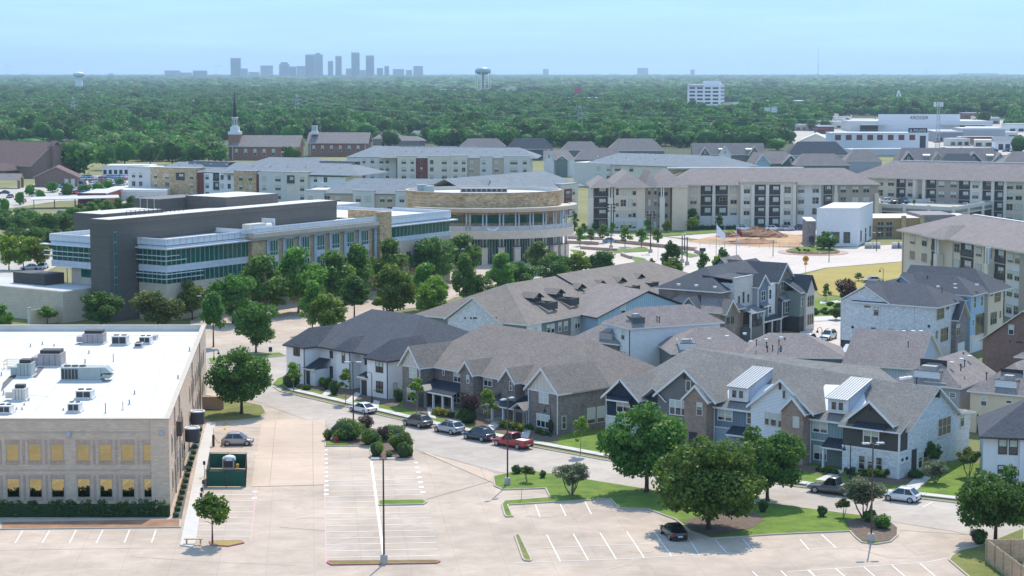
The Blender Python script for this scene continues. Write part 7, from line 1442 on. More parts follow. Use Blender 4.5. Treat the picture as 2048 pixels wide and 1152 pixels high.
proto('myrtle',4.2,5.0,1.5,'vase',34,6500,.22,'sage','bark_pale',.08,4,14,5,cl=.3,up=.6); proto('myrtleB',3.6,3.4,1.3,'vase',22,2600,.24,'olive','bark_pale',.06,3,15,4,cl=.33); proto('purple',3.8,4,.5,'vase',26,2400,.26,'purple','bark',.06,4,16,4,cl=.32)
proto('small',5.0,3.7,1.6,'round',22,1900,.34,'mid','bark',.1,7,17,cl=.36); proto('round',5.4,5.8,.1,'round',40,4200,.36,'dark','bark',.2,5,18,cl=.3)
proto('woodA',10,10,.6,'round',24,420,1.25,'far','bark',.3,2,19,cl=.36,core=.72); proto('woodB',9,8.5,.5,'round',20,380,1.15,'far','bark',.3,2,20,cl=.38,core=.72); proto('woodC',11,9.5,.8,'oak',22,420,1.25,'far','bark',.3,2,21,cl=.36,core=.72)
def plant(key,loc,h,w,label,group=None,name='broadleaf_tree',cat='tree',rz=None,pn=('trunk','crown')):
    cm,tm,H,W=PROTO[key]; T=thing(name,label,cat,loc,random.uniform(0,6.28) if rz is None else rz,group); T.scale=(w/W,w/W,h/H)
    obj(pn[0],tm,T); obj(pn[1],cm,T); return T
def tree(key,cx,yb,yt,wpx_,label,group=None,z=0,**k):
    """tree standing at the pixel (cx,yb), its top at yt, its crown wpx_ wide"""
    p=at(cx,yb,z); h=atY(cx,yt,p[1])[1]-z; return plant(key,(*p,z),max(1,h),wpx_*math.hypot(*p)/FPX,label,group,**k)
TR=[('oakA',1293,986,800,176,'large dark oak left of the three in front of the coloured row'),('oakB',1417,1062,868,222,'largest spreading oak over the parked black car in the lot'),('oakC',1535,1003,845,152,'dark oak right of the largest one in front of the coloured row'),('oakC',1990,1088,925,160,'dark oak by the wooden fence at the bottom right'),('oakA',483,829,690,128,'round dark oak on the lawn at the corner of the white roofed office'),('small',425,1089,988,74,'small leaning tree at the end of the marked bays by the office'),
('elmE',427,694,574,66,'narrow tree with reddish trunk behind the office corner'),('elmA',512,706,594,92,'full green tree right of the red trunked one beyond the office'),('elmA',203,656,574,82,'dense dark tree before the foot of the civic tower'),('olive',316,662,576,108,'broad olive green tree right of the civic tower'),('elmD',385,640,560,62,'bright tree behind the broad olive one'),('small',95,650,612,40,'small thin tree by the cream garden wall'),('elmB',4,668,610,46,'tree cut by the left edge behind the office'),
('elmA',466,648,538,93,'first dark tree from the left along the civic parking lot'),('elmB',530,632,512,113,'second tall dark tree along the civic parking lot'),('elmB',597,626,496,103,'third tall tree along the civic parking lot, in front of the stone bays'),('elmB',662,612,502,97,'fourth tree along the civic parking lot'),('elmC',716,600,485,88,'fifth tree along the civic parking lot'),('elmB',776,590,478,84,'sixth tree along the civic parking lot, before the stone pier'),('elmA',866,572,464,101,'widest dark tree before the right glass wing'),('elmB',926,560,470,78,'tree at the left foot of the rotunda'),('elmC',625,668,558,67,'pointed tree in the second row right of the full green one'),('elmD',652,672,585,84,'bright bushy tree in front of the pointed one'),('elmE',709,650,542,82,'tree with twin red trunks in the civic lot'),('elmD',786,640,526,90,'bright broad tree in the middle of the civic lot'),('elmD',773,625,582,56,'small bright tree above the dark roofed white row'),('elmB',852,620,528,72,'tree right of the bright broad one in the civic lot'),('elmD',868,645,552,72,'loose tree above the pale brick gable'),('elmC',928,615,504,65,'tall narrow tree before the rotunda entrance'),('elmA',958,612,542,62,'dense tree behind the pale brick gable'),('elmB',1002,592,507,65,'tree before the rotunda columns'),('elmA',1040,584,516,65,'dark tree right of the rotunda entrance tree'),('elmB',1080,548,484,65,'tree close to the right rotunda columns'),('elmA',1108,575,502,75,'dark tree behind the ridge of the back row'),('yellow',1150,560,500,59,'lighter tree right of the dark one behind the ridge'),('elmA',1200,556,496,67,'dark tree at the right end of the row before the plaza'),
('yellow',18,540,468,52,'yellow green tree cut by the left edge beside the civic wing'),('yellow',47,540,470,50,'middle yellow green tree left of the civic wing'),('yellow',76,538,470,50,'right yellow green tree beside the civic wing'),
('spruce',1346,556,470,52,'tall pointed evergreen on the plaza'),('elmD',1345,572,515,52,'bright tree at the foot of the tall pointed evergreen'),('spruce',1302,566,510,34,'pointed tree left of the tall evergreen on the plaza'),('spruce',1408,552,496,32,'narrow evergreen left of the flagpole foot'),('spruce',1446,540,488,34,'narrow evergreen right of the others on the plaza'),('yellow',1433,556,508,22,'yellow shrub tree between the two narrow evergreens'),('elmD',1338,590,540,44,'bright low tree beside the back row ridge'),
('youngB',1160,492,452,30,'leftmost young tree by the plaza walls'),('youngB',1182,488,456,28,'second young tree by the plaza walls'),('youngB',1206,486,448,30,'third young tree by the plaza walls'),('youngB',1250,494,450,34,'young tree by the tall flood light on the plaza'),('youngB',1283,494,455,34,'young tree between the two flood lights'),('youngB',1314,490,456,30,'young tree right of the second flood light'),('yellow',1333,466,438,20,'yellow young tree before the left wing of the beige block'),('yellow',1385,462,432,26,'yellow young tree before the beige block'),('youngB',1438,460,428,22,'small tree before the balconies of the beige block'),('elmA',1386,458,412,24,'dark shrub tree against the beige block'),('youngB',1296,470,435,26,'young tree before the left wing bays'),
('round',1653,505,462,46,'round dark clipped tree on the roundabout'),('purple',1693,606,556,50,'purple leaved tree left of the white brick row'),('youngB',1652,602,566,24,'thin young conifer in the garden by the white brick row'),('youngB',1717,562,545,24,'young bright tree in front of the dry meadow car'),('elmD',1692,730,695,48,'bright yellow green tree at the end of the alley'),('small',1752,700,655,30,'small dark tree by the white brick wall') if 0 else ('elmA',1672,640,612,30,'dark round bush tree at the corner of the white brick house'),
('young',587,784,724,36,'first young street tree before the white row'),('young',691,808,738,36,'second young street tree before the white row'),('young',833,834,756,42,'young street tree before the left brick gable'),('young',976,858,778,46,'bright young street tree between the two brick porches'),('young',1161,911,833,40,'young street tree right of the brick row'),
('myrtle',1142,992,925,92,'grey green spreading crepe myrtle on the lawn island'),('myrtleB',1055,966,930,38,'small leafy tree beside the lamp on the lawn island'),('myrtle',1727,1038,954,112,'large grey green crepe myrtle beside the right lamp post'),('myrtleB',1686,1036,996,34,'thin shrubby tree left of the large crepe myrtle'),('myrtle',1870,968,922,68,'grey green tree at the corner of the white brick end house'),('myrtleB',1937,955,893,60,'loose tree on the right side lawn'),('small',1862,940,885,44,'leafy tree against the white brick end wall'),('purple',938,846,782,52,'purple leaved shrub tree beside the brick porch'),('purple',733,864,830,38,'reddish shrub tree on the planted island'),('purple',766,884,852,32,'smaller reddish shrub tree on the planted island'),('purple',1955,1088,1058,40,'dark red shrub below the bottom right oak'),
('woodA',155,352,272,100,'big broad tree beside the maroon roofed church'),('woodB',586,292,242,66,'dark round tree between the two churches'),('woodB',905,290,256,56,'tree with pale blossom top beyond the middle block'),('woodA',62,300,272,70,'light tree behind the maroon church roof'),('woodC',1765,300,262,42,'tree in front of the white warehouse'),('woodB',2036,312,265,44,'tree at the right edge beside the blue roofed shed'),('woodB',1555,300,274,46,'bright tree behind the gabled house row'),('woodB',1745,330,312,26,'small tree between the far roofs'),('woodB',585,330,288,50,'tree before the red brick church wall')]
for t in TR: tree(*t)
# trees without anything of their own to tell them by: groups of look-alikes
GRP=[('elmA','trees behind the left wing of the civic building','dark tree in the grove left of the civic building',[(12,470,420,56),(38,474,425,50),(62,470,415,58),(95,480,420,60),(128,476,420,50),(25,500,450,52),(70,505,448,56),(112,510,452,54),(140,455,410,46),(150,500,450,40),(5,455,415,44),(48,448,412,46)]),
('elmB','trees between the civic roofs and the clinic','bushy tree between the civic roofs and the red clinic',[(215,432,400,34),(238,430,396,34),(262,430,392,36),(286,428,394,34),(305,428,396,28),(180,436,404,34),(160,440,408,30),(195,424,398,28)]),
('woodB','shrub trees along the church car park','low tree along the church car park',[(105,385,360,34),(60,392,366,26),(136,390,362,30),(170,388,366,36),(196,384,362,30),(215,380,356,28),(40,410,380,24),(10,430,392,26),(80,400,376,24),(240,374,354,26)]),
('woodC','trees round the churches','full tree in the belt behind the church car park',[(212,340,285,58),(250,335,278,60),(300,332,280,56),(345,330,276,60),(395,328,284,56),(440,330,292,40),(275,318,270,58),(325,312,266,60),(375,312,268,58),(420,308,270,50),(232,310,268,54),(185,300,268,50)]),
('woodB','trees along the low houses','tree among the low houses beyond the apartments',[(690,300,268,44),(720,292,262,40),(760,282,258,36),(830,290,262,44),(870,286,256,48),(935,284,254,48),(1000,280,250,52),(1030,284,252,50),(1060,280,248,48),(1140,286,250,48),(1180,284,254,44),(1225,284,252,48),(1265,284,250,46),(1310,282,252,44),(1350,284,252,46),(1390,282,252,44),(1425,288,256,40),(1470,284,250,44),(1510,282,252,40),(1580,286,258,40),(640,284,262,36),(1100,278,250,40),(970,270,246,40)]),
('youngB','young trees on the parking deck','young tree on the top parking deck',[(1828,412,398,9),(1880,402,384,9),(1840,402,388,8)]),
('youngB','young trees beyond the rotunda','young tree beside the rotunda drive',[(1148,470,440,22),(1168,472,446,20),(1190,462,444,18),(1225,470,444,20),(1215,455,434,16),(1150,452,425,18)])]
for key,g,lab,L in GRP:
    for (x,yb,yt,w_) in L: tree(key,x,yb,yt,w_,lab,g,z=6.0 if 'deck' in g else 0)
# ---- the woods: the nearest as trees of their own, the rest as one mass
def clear(px,py):
    """how likely a tree stands at this spot of the ground"""
    for x0,y0,x1,y1,p in ((-400,326,430,1200,0),(430,296,2500,1200,0),(-400,285,165,372,0),(195,325,305,356,0),(430,282,760,330,0),(735,270,870,296,.12),(1360,205,1490,230,0),(1525,208,1725,218,0),(1120,200,1222,212,0),(870,184,1092,194,0),(925,186,1000,192,0),(1380,210,1660,262,.42),(1560,262,2500,330,0),(1660,232,2000,262,.02),(1640,232,2500,262,.10)):
        if x0<px<x1 and y0<py<y1: return p
    return .94
rs=np.random.RandomState(5)
def scatter(Y0,Y1,st,jit):
    o=[]; Y=Y0
    while Y<Y1:
        hw=Y*.285+30; n=int(2*hw/st); xs=np.linspace(-hw,hw,n)+rs.uniform(-jit,jit,n)*st; ys=Y+rs.uniform(-jit,jit,n)*st
        for x,y in zip(xs,ys):
            f=(y*CP+CAM_H*SP); px=1024+FPX*x/f; py=576-FPX*(y*SP-CAM_H*CP)/f
            if rs.rand()<clear(px,py): o.append((x,y,px,py))
        Y+=st*.86
    return o
near=scatter(860,2000,11.5,.6); near.sort(key=lambda q:q[1])
ind=near[:190]; rest=near[190:]
for x,y,px,py in ind:
    k=('woodA','woodB','woodC')[rs.randint(3)]; s=rs.uniform(.85,1.65)
    plant(k,(x,y,-.1),9.2*s**.75,9.6*s,'broadleaf tree in the front edge of the woods beyond the apartments','trees at the front edge of the woods',rz=rs.uniform(0,6.3))
mid=scatter(2000,4300,16,.6); far=scatter(4300,14000,48,.6)
def wood(name,label,pts,sl,sh,zs,keys):
    me=bpy.data.meshes.new(name); me.from_pydata([(p[0],p[1],-.3) for p in pts],[],[]); n=len(pts)
    a=me.attributes.new('size','FLOAT_VECTOR','POINT'); s=sl+(sh-sl)*rs.beta(1.6,2.2,n); v=np.stack([s,s*rs.uniform(.85,1.15,n),s**.8*zs*rs.uniform(.8,1.15,n)],1).astype(np.float32); a.data.foreach_set('vector',v.ravel())
    a=me.attributes.new('turn','FLOAT','POINT'); a.data.foreach_set('value',rs.uniform(0,6.28,n).astype(np.float32))
    a=me.attributes.new('pick','INT','POINT'); a.data.foreach_set('value',rs.randint(0,len(keys),n).astype(np.int32))
    o=obj(name,me,label=label,cat='woods',kind='stuff')
    ng=bpy.data.node_groups.new(name,'GeometryNodeTree'); ng.interface.new_socket('Geometry',in_out='INPUT',socket_type='NodeSocketGeometry'); ng.interface.new_socket('Geometry',in_out='OUTPUT',socket_type='NodeSocketGeometry')
    N=ng.nodes; l=ng.links; gi=N.new('NodeGroupInput'); go=N.new('NodeGroupOutput'); ip=N.new('GeometryNodeInstanceOnPoints'); gtoi=N.new('GeometryNodeGeometryToInstance')
    for k in keys[::-1]:
        oi=N.new('GeometryNodeObjectInfo'); oi.inputs[0].default_value=CROWN[k]; oi.transform_space='ORIGINAL'; oi.inputs['As Instance'].default_value=True
        l.new(oi.outputs['Geometry'],gtoi.inputs[0])
    def attr(nm,t):
        q=N.new('GeometryNodeInputNamedAttribute'); q.data_type=t; q.inputs[0].default_value=nm; return q.outputs[0]
    cb=N.new('ShaderNodeCombineXYZ'); l.new(attr('turn','FLOAT'),cb.inputs[2]); e2=N.new('FunctionNodeEulerToRotation'); l.new(cb.outputs[0],e2.inputs[0])
    ip.inputs['Pick Instance'].default_value=True; l.new(attr('pick','INT'),ip.inputs['Instance Index']); l.new(attr('size','FLOAT_VECTOR'),ip.inputs['Scale']); l.new(e2.outputs[0],ip.inputs['Rotation'])
    l.new(gi.outputs[0],ip.inputs['Points']); l.new(gtoi.outputs[0],ip.inputs['Instance']); l.new(ip.outputs[0],go.inputs[0])
    md=o.modifiers.new('woods','NODES'); md.node_group=ng; return o
CROWN={}
for o in bpy.data.objects:
    if o.name.startswith('crown'):
        for k in ('woodA','woodB','woodC'):
            if o.data==PROTO[k][0] and k not in CROWN: CROWN[k]=o
wood('woods','dense green woods stretching from the apartments toward the skyline',rest,.85,1.95,1,('woodA','woodB','woodC'))
wood('far_woods','hazy wooded plain running to the horizon',mid,1.1,2.3,.9,('woodA','woodB','woodC'))
wood('distant_woods','pale blue wooded plain below the skyline',far,2.8,7.5,.42,('woodA','woodB','woodC'))
# ---- shrubs and hedges
def shrub(label,loc,w,h,lm='hedge',d=None,group=None,name='shrub',cat='shrub',size=.2,n=None,boxy=False,rz=0):
    d=d or w; rs2=np.random.RandomState(abs(hash(label))%9999); cl=[]
    k=max(6,int(w*d*9)) if boxy else 9
    for i in range(min(k,600)):
        if boxy: x,y,z=rs2.uniform(-w/2,w/2)*.94,rs2.uniform(-d/2,d/2)*.9,rs2.uniform(.15,.9)*h; r=min(.3,h*.3)
        else:
            u=rs2.normal(size=3); u/=np.linalg.norm(u); x,y,z=u[0]*w*.27,u[1]*d*.27,h*.5+u[2]*h*.25; r=w*.24
        cl.append((x,y,z,r,r*min(1,h/w*1.1) if not boxy else r))
    n=n or int(min(6000,80+w*d*130+h*(w+d)*170)); me=leaves(cl,n,size,rs2.randint(9999),'foliage',LG[lm])
    T=thing(name,label,cat,loc,rz,group); obj('foliage',me,T)
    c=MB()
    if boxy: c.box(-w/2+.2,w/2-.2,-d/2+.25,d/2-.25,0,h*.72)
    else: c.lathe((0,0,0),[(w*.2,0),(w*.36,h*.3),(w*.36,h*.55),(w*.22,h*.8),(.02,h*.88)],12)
    c.build('inner_core',M['hedge_in'],T); return T  # solid dark green core inside the leaf faces
def shrub_px(label,cx,yb,w_,h_,lm='hedge',**k):
    p=at(cx,yb); s=math.hypot(*p)/FPX; return shrub(label,(p[0],p[1]+w_*s*.3,.1),w_*s,h_*s,lm,**k)
a=at(0,1036); b=at(341,1036); shrub('long clipped green hedge along the front of the office',((a[0]+b[0])/2-6,a[1]+.7,0.05),b[0]-a[0]+12,1.75,'hedge',1.3,name='hedge',cat='hedge',boxy=True,n=15000)
for l,x,y,w_,h_,m in (('large green shrub mass at the left of the planted island',690,885,82,44,'mid'),('green shrub in the middle of the planted island',742,893,48,34,'mid'),('clipped shrub at the right of the planted island',800,906,56,42,'mid'),('square clipped shrub at the front right of the planted island',806,918,34,32,'hedge'),('long low shrub on the street side of the planted island',785,884,66,30,'olive'),('grass clump at the left tip of the planted island',655,882,22,24,'grass'),('tall grass clump at the front of the planted island',752,915,34,32,'grass'),('grass clump at the front corner of the planted island',818,914,22,22,'grass'),('small grass tuft on the front kerb of the planted island',778,916,18,12,'grass'),
 ('dark clipped ball shrub left of the small tree on the lawn island',1034,950,24,18,'hedge'),('small round shrub beside the crepe myrtle on the lawn island',1085,958,15,18,'mid'),('clipped barrel shrub alone on the right lawn',1645,1036,22,24,'hedge'),('dark clipped shrub under the right oak',1526,1028,22,30,'hedge'),('dark shrub in the mulch behind the round bush',1744,1048,34,26,'hedge'),('round bright bush beside the right lamp post',1766,1062,40,32,'mid'),
 ('dark shrub at the corner of the white row',655,782,26,26,'hedge'),('tall evergreen shrub before the right end of the white row',760,796,26,36,'dark'),('shrub between the white row and the brick row',798,806,24,30,'hedge'),('rounded shrub in the middle of the white row beds',668,792,24,34,'dark'),('yellow shrub in the middle of the white row beds',648,775,26,18,'yellow'),('dark shrub cluster at the left end of the white row',580,778,40,34,'hedge'),('low shrub beside the left porch of the white row',612,782,24,12,'hedge'),('dark shrub at the right corner of the brick row',1103,870,18,34,'dark'),('dark bush at the foot of the left oak',1212,898,40,36,'dark'),('dark shrub mass under the purple tree by the porch',935,850,54,34,'dark'),('dark shrub at the corner of the coloured row',1780,958,26,26,'dark'),('low shrubs along the white brick end wall',1832,960,40,18,'hedge'),('low bush at the brick corner pillar',1060,862,24,12,'dark'),('leafy bush at the foot of the bottom right oak',1962,1092,34,30,'hedge'),('bush beside the meadow car',1705,585,20,10,'hedge') ,('round green shrub behind the white house on the right edge',1990,925,50,40,'mid')):
    shrub_px(l,x,y,w_,h_,m,size=.14 if m=='grass' else .2)
def hedge(label,p,q,w_,h,lm):
    a=at(*p); b=at(*q); L=math.dist(a,b); return shrub(label,((a[0]+b[0])/2,(a[1]+b[1])/2,.1),L,h,lm,w_,name='hedge',cat='hedge',boxy=True,rz=math.atan2(b[1]-a[1],b[0]-a[0]),size=.17)
hedge('yellow green clipped hedge before the left brick porch',(866,830),(908,838),1.1,1.1,'hedge_y'); hedge('yellow green clipped hedge before the right brick porch',(1000,856),(1045,866),1.1,1.1,'hedge_y'); hedge('yellow topped hedge before the brown gable house',(1714,952),(1775,958),1.0,1.0,'hedge_y'); hedge('dark low hedge left of the brown gable house',(1690,950),(1712,952),1.0,.9,'dark'); hedge('dark hedge along the teal front',(1630,944),(1678,952),.9,.7,'dark'); hedge('dark hedge under the navy and grey fronts',(1230,900),(1330,915),.9,.7,'dark'); hedge('dark hedge along the front of the brick row',(1070,868),(1098,874),.9,.7,'dark'); hedge('dark hedge along the foot of the beige block',(1345,459),(1480,459),1.6,1.3,'dark')
for i in range(16):
    t=i/15; shrub('small tufted shrub in the gravel strip beside the office',(*at(352+48*t,1036-172*t),.1),.9,.6,('sage','hedge','olive')[i%3],group='shrubs in the gravel strip by the office',n=160,size=.16)
for i in range(14): 
    p=at(1640+random.uniform(-14,44),random.uniform(607,632)); shrub('low garden shrub by the lawn paths behind the alley row',(*p,.1),1.3,.8,'hedge',group='garden shrubs behind the alley row',n=120,size=.25)
for i in range(10):
    p=at(*random.choice(((1600,505),(1610,508),(1622,500),(1640,507),(1632,502))))
    shrub('yellow flowering tuft on the roundabout',(p[0]+random.uniform(-2,2),p[1]+random.uniform(-2,2),.9),1.2,.6,'yellow',group='flowers on the roundabout',n=120,size=.2)
# ---- short grass on the nearer lawns
# ================================================================ vehicles
def car_parts(L,W,H,kind,col):
    """meshes of one vehicle, nose towards -x, standing on z=0"""
    hb=1.02 if kind in('suv','pickup') else .88; zl=.32 if kind in('suv','pickup') else .22
    body=MB()
    # lower body: stations along the length (x, half width, sill, belt)
    st=[(-L/2,.66,zl+.2,hb*.66),(-L/2+.14,.82,zl+.05,hb*.78),(-L/2+.6,.96,zl,hb*.88),(-L*.2,1,zl,hb*.97),(L*.12,1,zl,hb+.03),(L/2-.5,1,zl,hb+.04),(L/2-.12,.93,zl+.06,hb+.02),(L/2,.84,zl+.2,hb-.06)]
    ring=lambda x,w,a,b:[(x,-w*W/2*.9,a),(x,-w*W/2,a+.16),(x,-w*W/2,b-.22),(x,-w*W/2*.93,b-.04),(x,-w*W/2*.8,b),(x,w*W/2*.8,b),(x,w*W/2*.93,b-.04),(x,w*W/2,b-.22),(x,w*W/2,a+.16),(x,w*W/2*.9,a)]
    v=[p for s in st for p in ring(*s)]; n=10; f=[]
    for i in range(len(st)-1):
        for j in range(n): f.append((i*n+j,(i+1)*n+j,(i+1)*n+(j+1)%n,i*n+(j+1)%n))
    f.append(tuple(range(n))); f.append(tuple(reversed(range((len(st)-1)*n,len(st)*n)))); body.add(v,f,0,True)
    # cabin
    if kind=='sedan': xs=(-L*.24,-L*.03,L*.20,L*.43); 
    elif kind=='hatch': xs=(-L*.31,-L*.06,L*.28,L*.47)
    elif kind=='suv': xs=(-L*.25,-L*.06,L*.34,L*.475)
    else: xs=(-L*.20,-L*.05,L*.10,L*.15)
    wb,wt=W/2*.94,W/2*.70; zb=hb-.02
    bt=[(xs[0],-wb,zb),(xs[3],-wb,zb),(xs[3],wb,zb),(xs[0],wb,zb)]; tp=[(xs[1],-wt,H),(xs[2],-wt,H-.03),(xs[2],wt,H-.03),(xs[1],wt,H)]
    cab=MB().add(bt+tp,[(0,1,5,4),(1,2,6,5),(2,3,7,6),(3,0,4,7),(4,5,6,7)])
    roofb=MB().add([(tp[0][0]-.02,-wt+.02,H-.02),(tp[1][0]+.02,-wt+.02,H-.05),(tp[2][0]+.02,wt-.02,H-.05),(tp[3][0]-.02,wt-.02,H-.02),(tp[0][0]+.12,-wt+.12,H+.04),(tp[1][0]-.12,-wt+.12,H+.02),(tp[2][0]-.12,wt-.12,H+.02),(tp[3][0]+.12,wt-.12,H+.04)],[(0,1,5,4),(1,2,6,5),(2,3,7,6),(3,0,4,7),(4,5,6,7)],0,True)
    P=[('cabin',cab.mesh('cabin',M[col])),('roof',roofb.mesh('roof',M[col]))]
    lerp=lambda a,b,t:tuple(a[i]+(b[i]-a[i])*t for i in range(3))
    def pane(a,b,c,d,off,i0=.08,i1=.92,j0=.12,j1=.9):
        q=[lerp(lerp(a,b,i0),lerp(d,c,i0),j0),lerp(lerp(a,b,i1),lerp(d,c,i1),j0),lerp(lerp(a,b,i1),lerp(d,c,i1),j1),lerp(lerp(a,b,i0),lerp(d,c,i0),j1)]
        return MB().plate([tuple(p[i]+off[i] for i in range(3)) for p in q],tuple(-.01*o/max(1e-6,max(abs(t) for t in off)) for o in off))
    P.append(('windscreen',pane(bt[3],bt[0],tp[0],tp[3],(-.015,0,.012),.05,.95,.06,.94).mesh('windscreen',M['car_glass'])))
    P.append(('rear_window',pane(bt[1],bt[2],tp[2],tp[1],(.015,0,.012),.06,.94,.15,.94).mesh('rear_window',M['car_glass'])))
    for sg,(a,b,c,d) in ((-1,(bt[0],bt[1],tp[1],tp[0])),(1,(bt[3],bt[2],tp[2],tp[3]))):
        cuts=((.10,.50),(.53,.93)) if kind!='hatch' else ((.08,.56),(.59,.92))
        for i0,i1 in cuts: P.append(('side_window',pane(a,b,c,d,(0,sg*.015,.006),i0,i1,.1,.9).mesh('side_window',M['car_glass'])))
    r=.38 if kind in('suv','pickup') else .34; wheels=[]
    tm=MB().tube((0,-.12,0),(0,.12,0),r,n=16).mesh('tyre',M['tyre']); rm_=MB().tube((0,-.135,0),(0,.135,0),r*.66,n=12).tube((0,-.14,0),(0,.14,0),r*.16,n=6).mesh('rim',M['rim']); am=MB().tube((0,-.02,0),(0,.02,0),r*1.2,n=16).mesh('wheel_arch',M['plastic_black'])
    for x in (-L*.31,L*.31):
        for y in (-W/2+.1,W/2-.1): wheels.append(((x,y,r),tm,rm_,am))
    ex=[('headlight',MB().box(-L/2+.0,-L/2+.22,s*W*.36-.16,s*W*.36+.16,hb*.66,hb*.8).mesh('headlight',M['lamp_clear'])) for s in (-1,1)]
    ex+=[('tail_light',MB().box(L/2-.2,L/2+.015,s*W*.38-.12,s*W*.38+.12,hb-.32,hb-.08).mesh('tail_light',M['lamp_red'])) for s in (-1,1)]
    ex+=[('number_plate',MB().box(L/2-.02,L/2+.02,-.25,.25,hb*.5,hb*.5+.14).mesh('number_plate',M['plate'])),('bumper',MB().box(L/2-.15,L/2+.03,-W*.42,W*.42,zl+.02,zl+.2).mesh('bumper',M['plastic_black'])),('grille',MB().box(-L/2-.015,-L/2+.1,-W*.26,W*.26,zl+.24,hb*.7).mesh('grille',M['plastic_black']))]
    ex+=[('mirror',MB().box(xs[0]+.25,xs[0]+.45,s*(W/2+.1)-.1,s*(W/2+.1)+.1,zb+.05,zb+.22).mesh('mirror',M[col])) for s in (-1,1)]
    if kind=='suv': ex+=[('roof_rail',MB().box(xs[1]+.2,xs[2]-.1,s*wt*.88-.03,s*wt*.88+.03,H+.02,H+.1).mesh('roof_rail',M['plastic_black'])) for s in (-1,1)]
    if kind=='pickup': ex+=[('truck_bed',MB().box(xs[3]+.08,L/2-.1,-W/2+.12,W/2-.12,hb+.03,hb+.09).mesh('truck_bed',M['hvac_grey' if col!='car_red' else 'coping_white']))]+[('bed_side',MB().box(xs[3]+.02,L/2-.02,s*(W/2-.09)-.07,s*(W/2-.09)+.05,hb-.1,hb+.2).mesh('bed_side',M[col])) for s in (-1,1)]+[('tailgate',MB().box(L/2-.1,L/2-.01,-W/2+.1,W/2-.1,hb-.2,hb+.2).mesh('tailgate',M[col]))]
    return body.mesh('body',M[col]),P,wheels,ex
CARS={}
DIM={'sedan':(4.6,1.8,1.44),'hatch':(4.0,1.78,1.58),'suv':(4.6,1.88,1.68),'pickup':(5.8,2.0,1.9)}
def car(kind,col,loc,rz,label,group=None,simple=False):
    k=(kind,col)
    if k not in CARS: CARS[k]=car_parts(*DIM[kind],kind,'car_'+col)
    b,P,wh,ex=CARS[k]; T=thing('pickup_truck' if kind=='pickup' else 'car',label,'pickup' if kind=='pickup' else 'car',loc,rz,group)
    obj('body',b,T)
    for n_,m in P: obj(n_,m,T)
    for q,tm,rm_,am in wh:
        w=obj('wheel',am,T,q); obj('tyre',tm,w)
        if not simple: obj('rim',rm_,w)
    if not simple:
        for n_,m in ex: obj(n_,m,T)
    return T
def car_px(kind,col,cx,yb,ang,label,**k):
    """ang: heading of the nose in degrees in plan"""
    p=at(cx,yb); return car(kind,col,(p[0],p[1]+.75,k.pop('z',.03)),R(ang)+math.pi,label,**k)
SD=133
car_px('sedan','white',724,827,132,'white saloon parked at the kerb nearest the white row'); car_px('suv','charcoal',834,855,133,'dark grey estate car parked second in the kerb row'); car_px('suv','silver',897,868,134,'silver estate car parked between the dark grey and the navy ones'); car_px('suv','navy',957,882,136,'dark blue estate car parked behind the red pickup'); car_px('pickup','red',1024,896,137,'bright red pickup parked at the kerb before the brick row')
car_px('pickup','charcoal',1668,990,149,'dark grey pickup parked before the teal front'); car_px('hatch','white',1806,1005,149,'white hatchback with black glass parked before the brown gable house'); car_px('sedan','black',1348,1077,103,'black saloon parked in the shade of the largest oak'); car_px('hatch','bronze',474,892,2,'small bronze and black electric car on charge by the office')
car_px('pickup','silver',1621,690,135,'silver pickup standing in the alley'); car_px('suv','white',1658,680,240,'white estate car beyond the silver pickup in the alley'); car_px('sedan','black',1648,718,150,'black saloon half hidden behind the coloured row roof'); car_px('sedan','silver',1745,566,178,'silver car at the edge of the dry meadow')
for x,y,k,c,l in ((1488,462,'suv','white','left white estate car before the beige block'),(1515,462,'sedan','darkred','dark red car between the two white ones before the beige block'),(1546,462,'suv','white','right white estate car before the beige block'),(1574,462,'suv','silver','silver estate car before the beige block'),(1604,461,'suv','navy','dark car at the right end before the beige block'),(1222,486,'sedan','skyblue','pale blue car behind the young plaza trees')): car_px(k,c,x,y,2,l)
rc_=random.Random(3); cols=('white','white','silver','grey','black','red','skyblue','navy','charcoal')
for i,(x,y) in enumerate(((1770,404),(1790,405),(1800,406),(1810,403),(1876,402),(1888,402),(1905,398),(1958,398),(1968,397),(1975,395),(1985,400),(2000,396),(1830,400))):
    p=at(x,y+2,5.6); car(('suv','sedan','pickup')[i%3],cols[(i*2)%9],(p[0],p[1],5.62),rc_.choice((0,.05,3.1,1.5)),f'{("white","white","silver","grey","black","red","pale blue","navy","dark grey")[(i*2)%9]} car parked on the open parking deck','cars on the parking deck',True)
for r_,y in enumerate((357,361,365.5,370.5,376,382,389)):
    for k in range(13):
        x=128+r_*(-2)+k*10.2+(r_%2)*3
        if rc_.random()<.25 or x>262: continue
        p=at(x,y); c=rc_.choice(cols); car(rc_.choice(('suv','sedan','suv')),c,(*p,.04),R(75)+rc_.choice((0,math.pi)),f'{c if c!="charcoal" else "dark grey"} car parked in the full church car park'.replace('skyblue','pale blue'),'cars in the church car park',True)
for i,(x,y,c) in enumerate(((45,405,'red'),(8,388,'navy'),(72,394,'white'),(20,396,'charcoal'),(120,430,'black'),(135,432,'navy'),(60,540,'silver'),(85,538,'white'),(1560,498,'white'))[:8]):
    p=at(x,y); car('sedan',c,(*p,.04),rc_.choice((.2,1.5)),f'{c if c!="charcoal" else "dark grey"} car parked on the far left','cars parked on the far left',True)
for i in range(44):
    x=rc_.uniform(1390,2040); y=rc_.choice((229,233,238,243,286,292,300,304)); 
    if y>280: x=rc_.uniform(1868,2040)
    p=at(x,y); car(rc_.choice(('suv','sedan')),rc_.choice(cols),(*p,.05),rc_.choice((.1,1.5)),'car in the yards of the far shops','cars by the far shops',True)
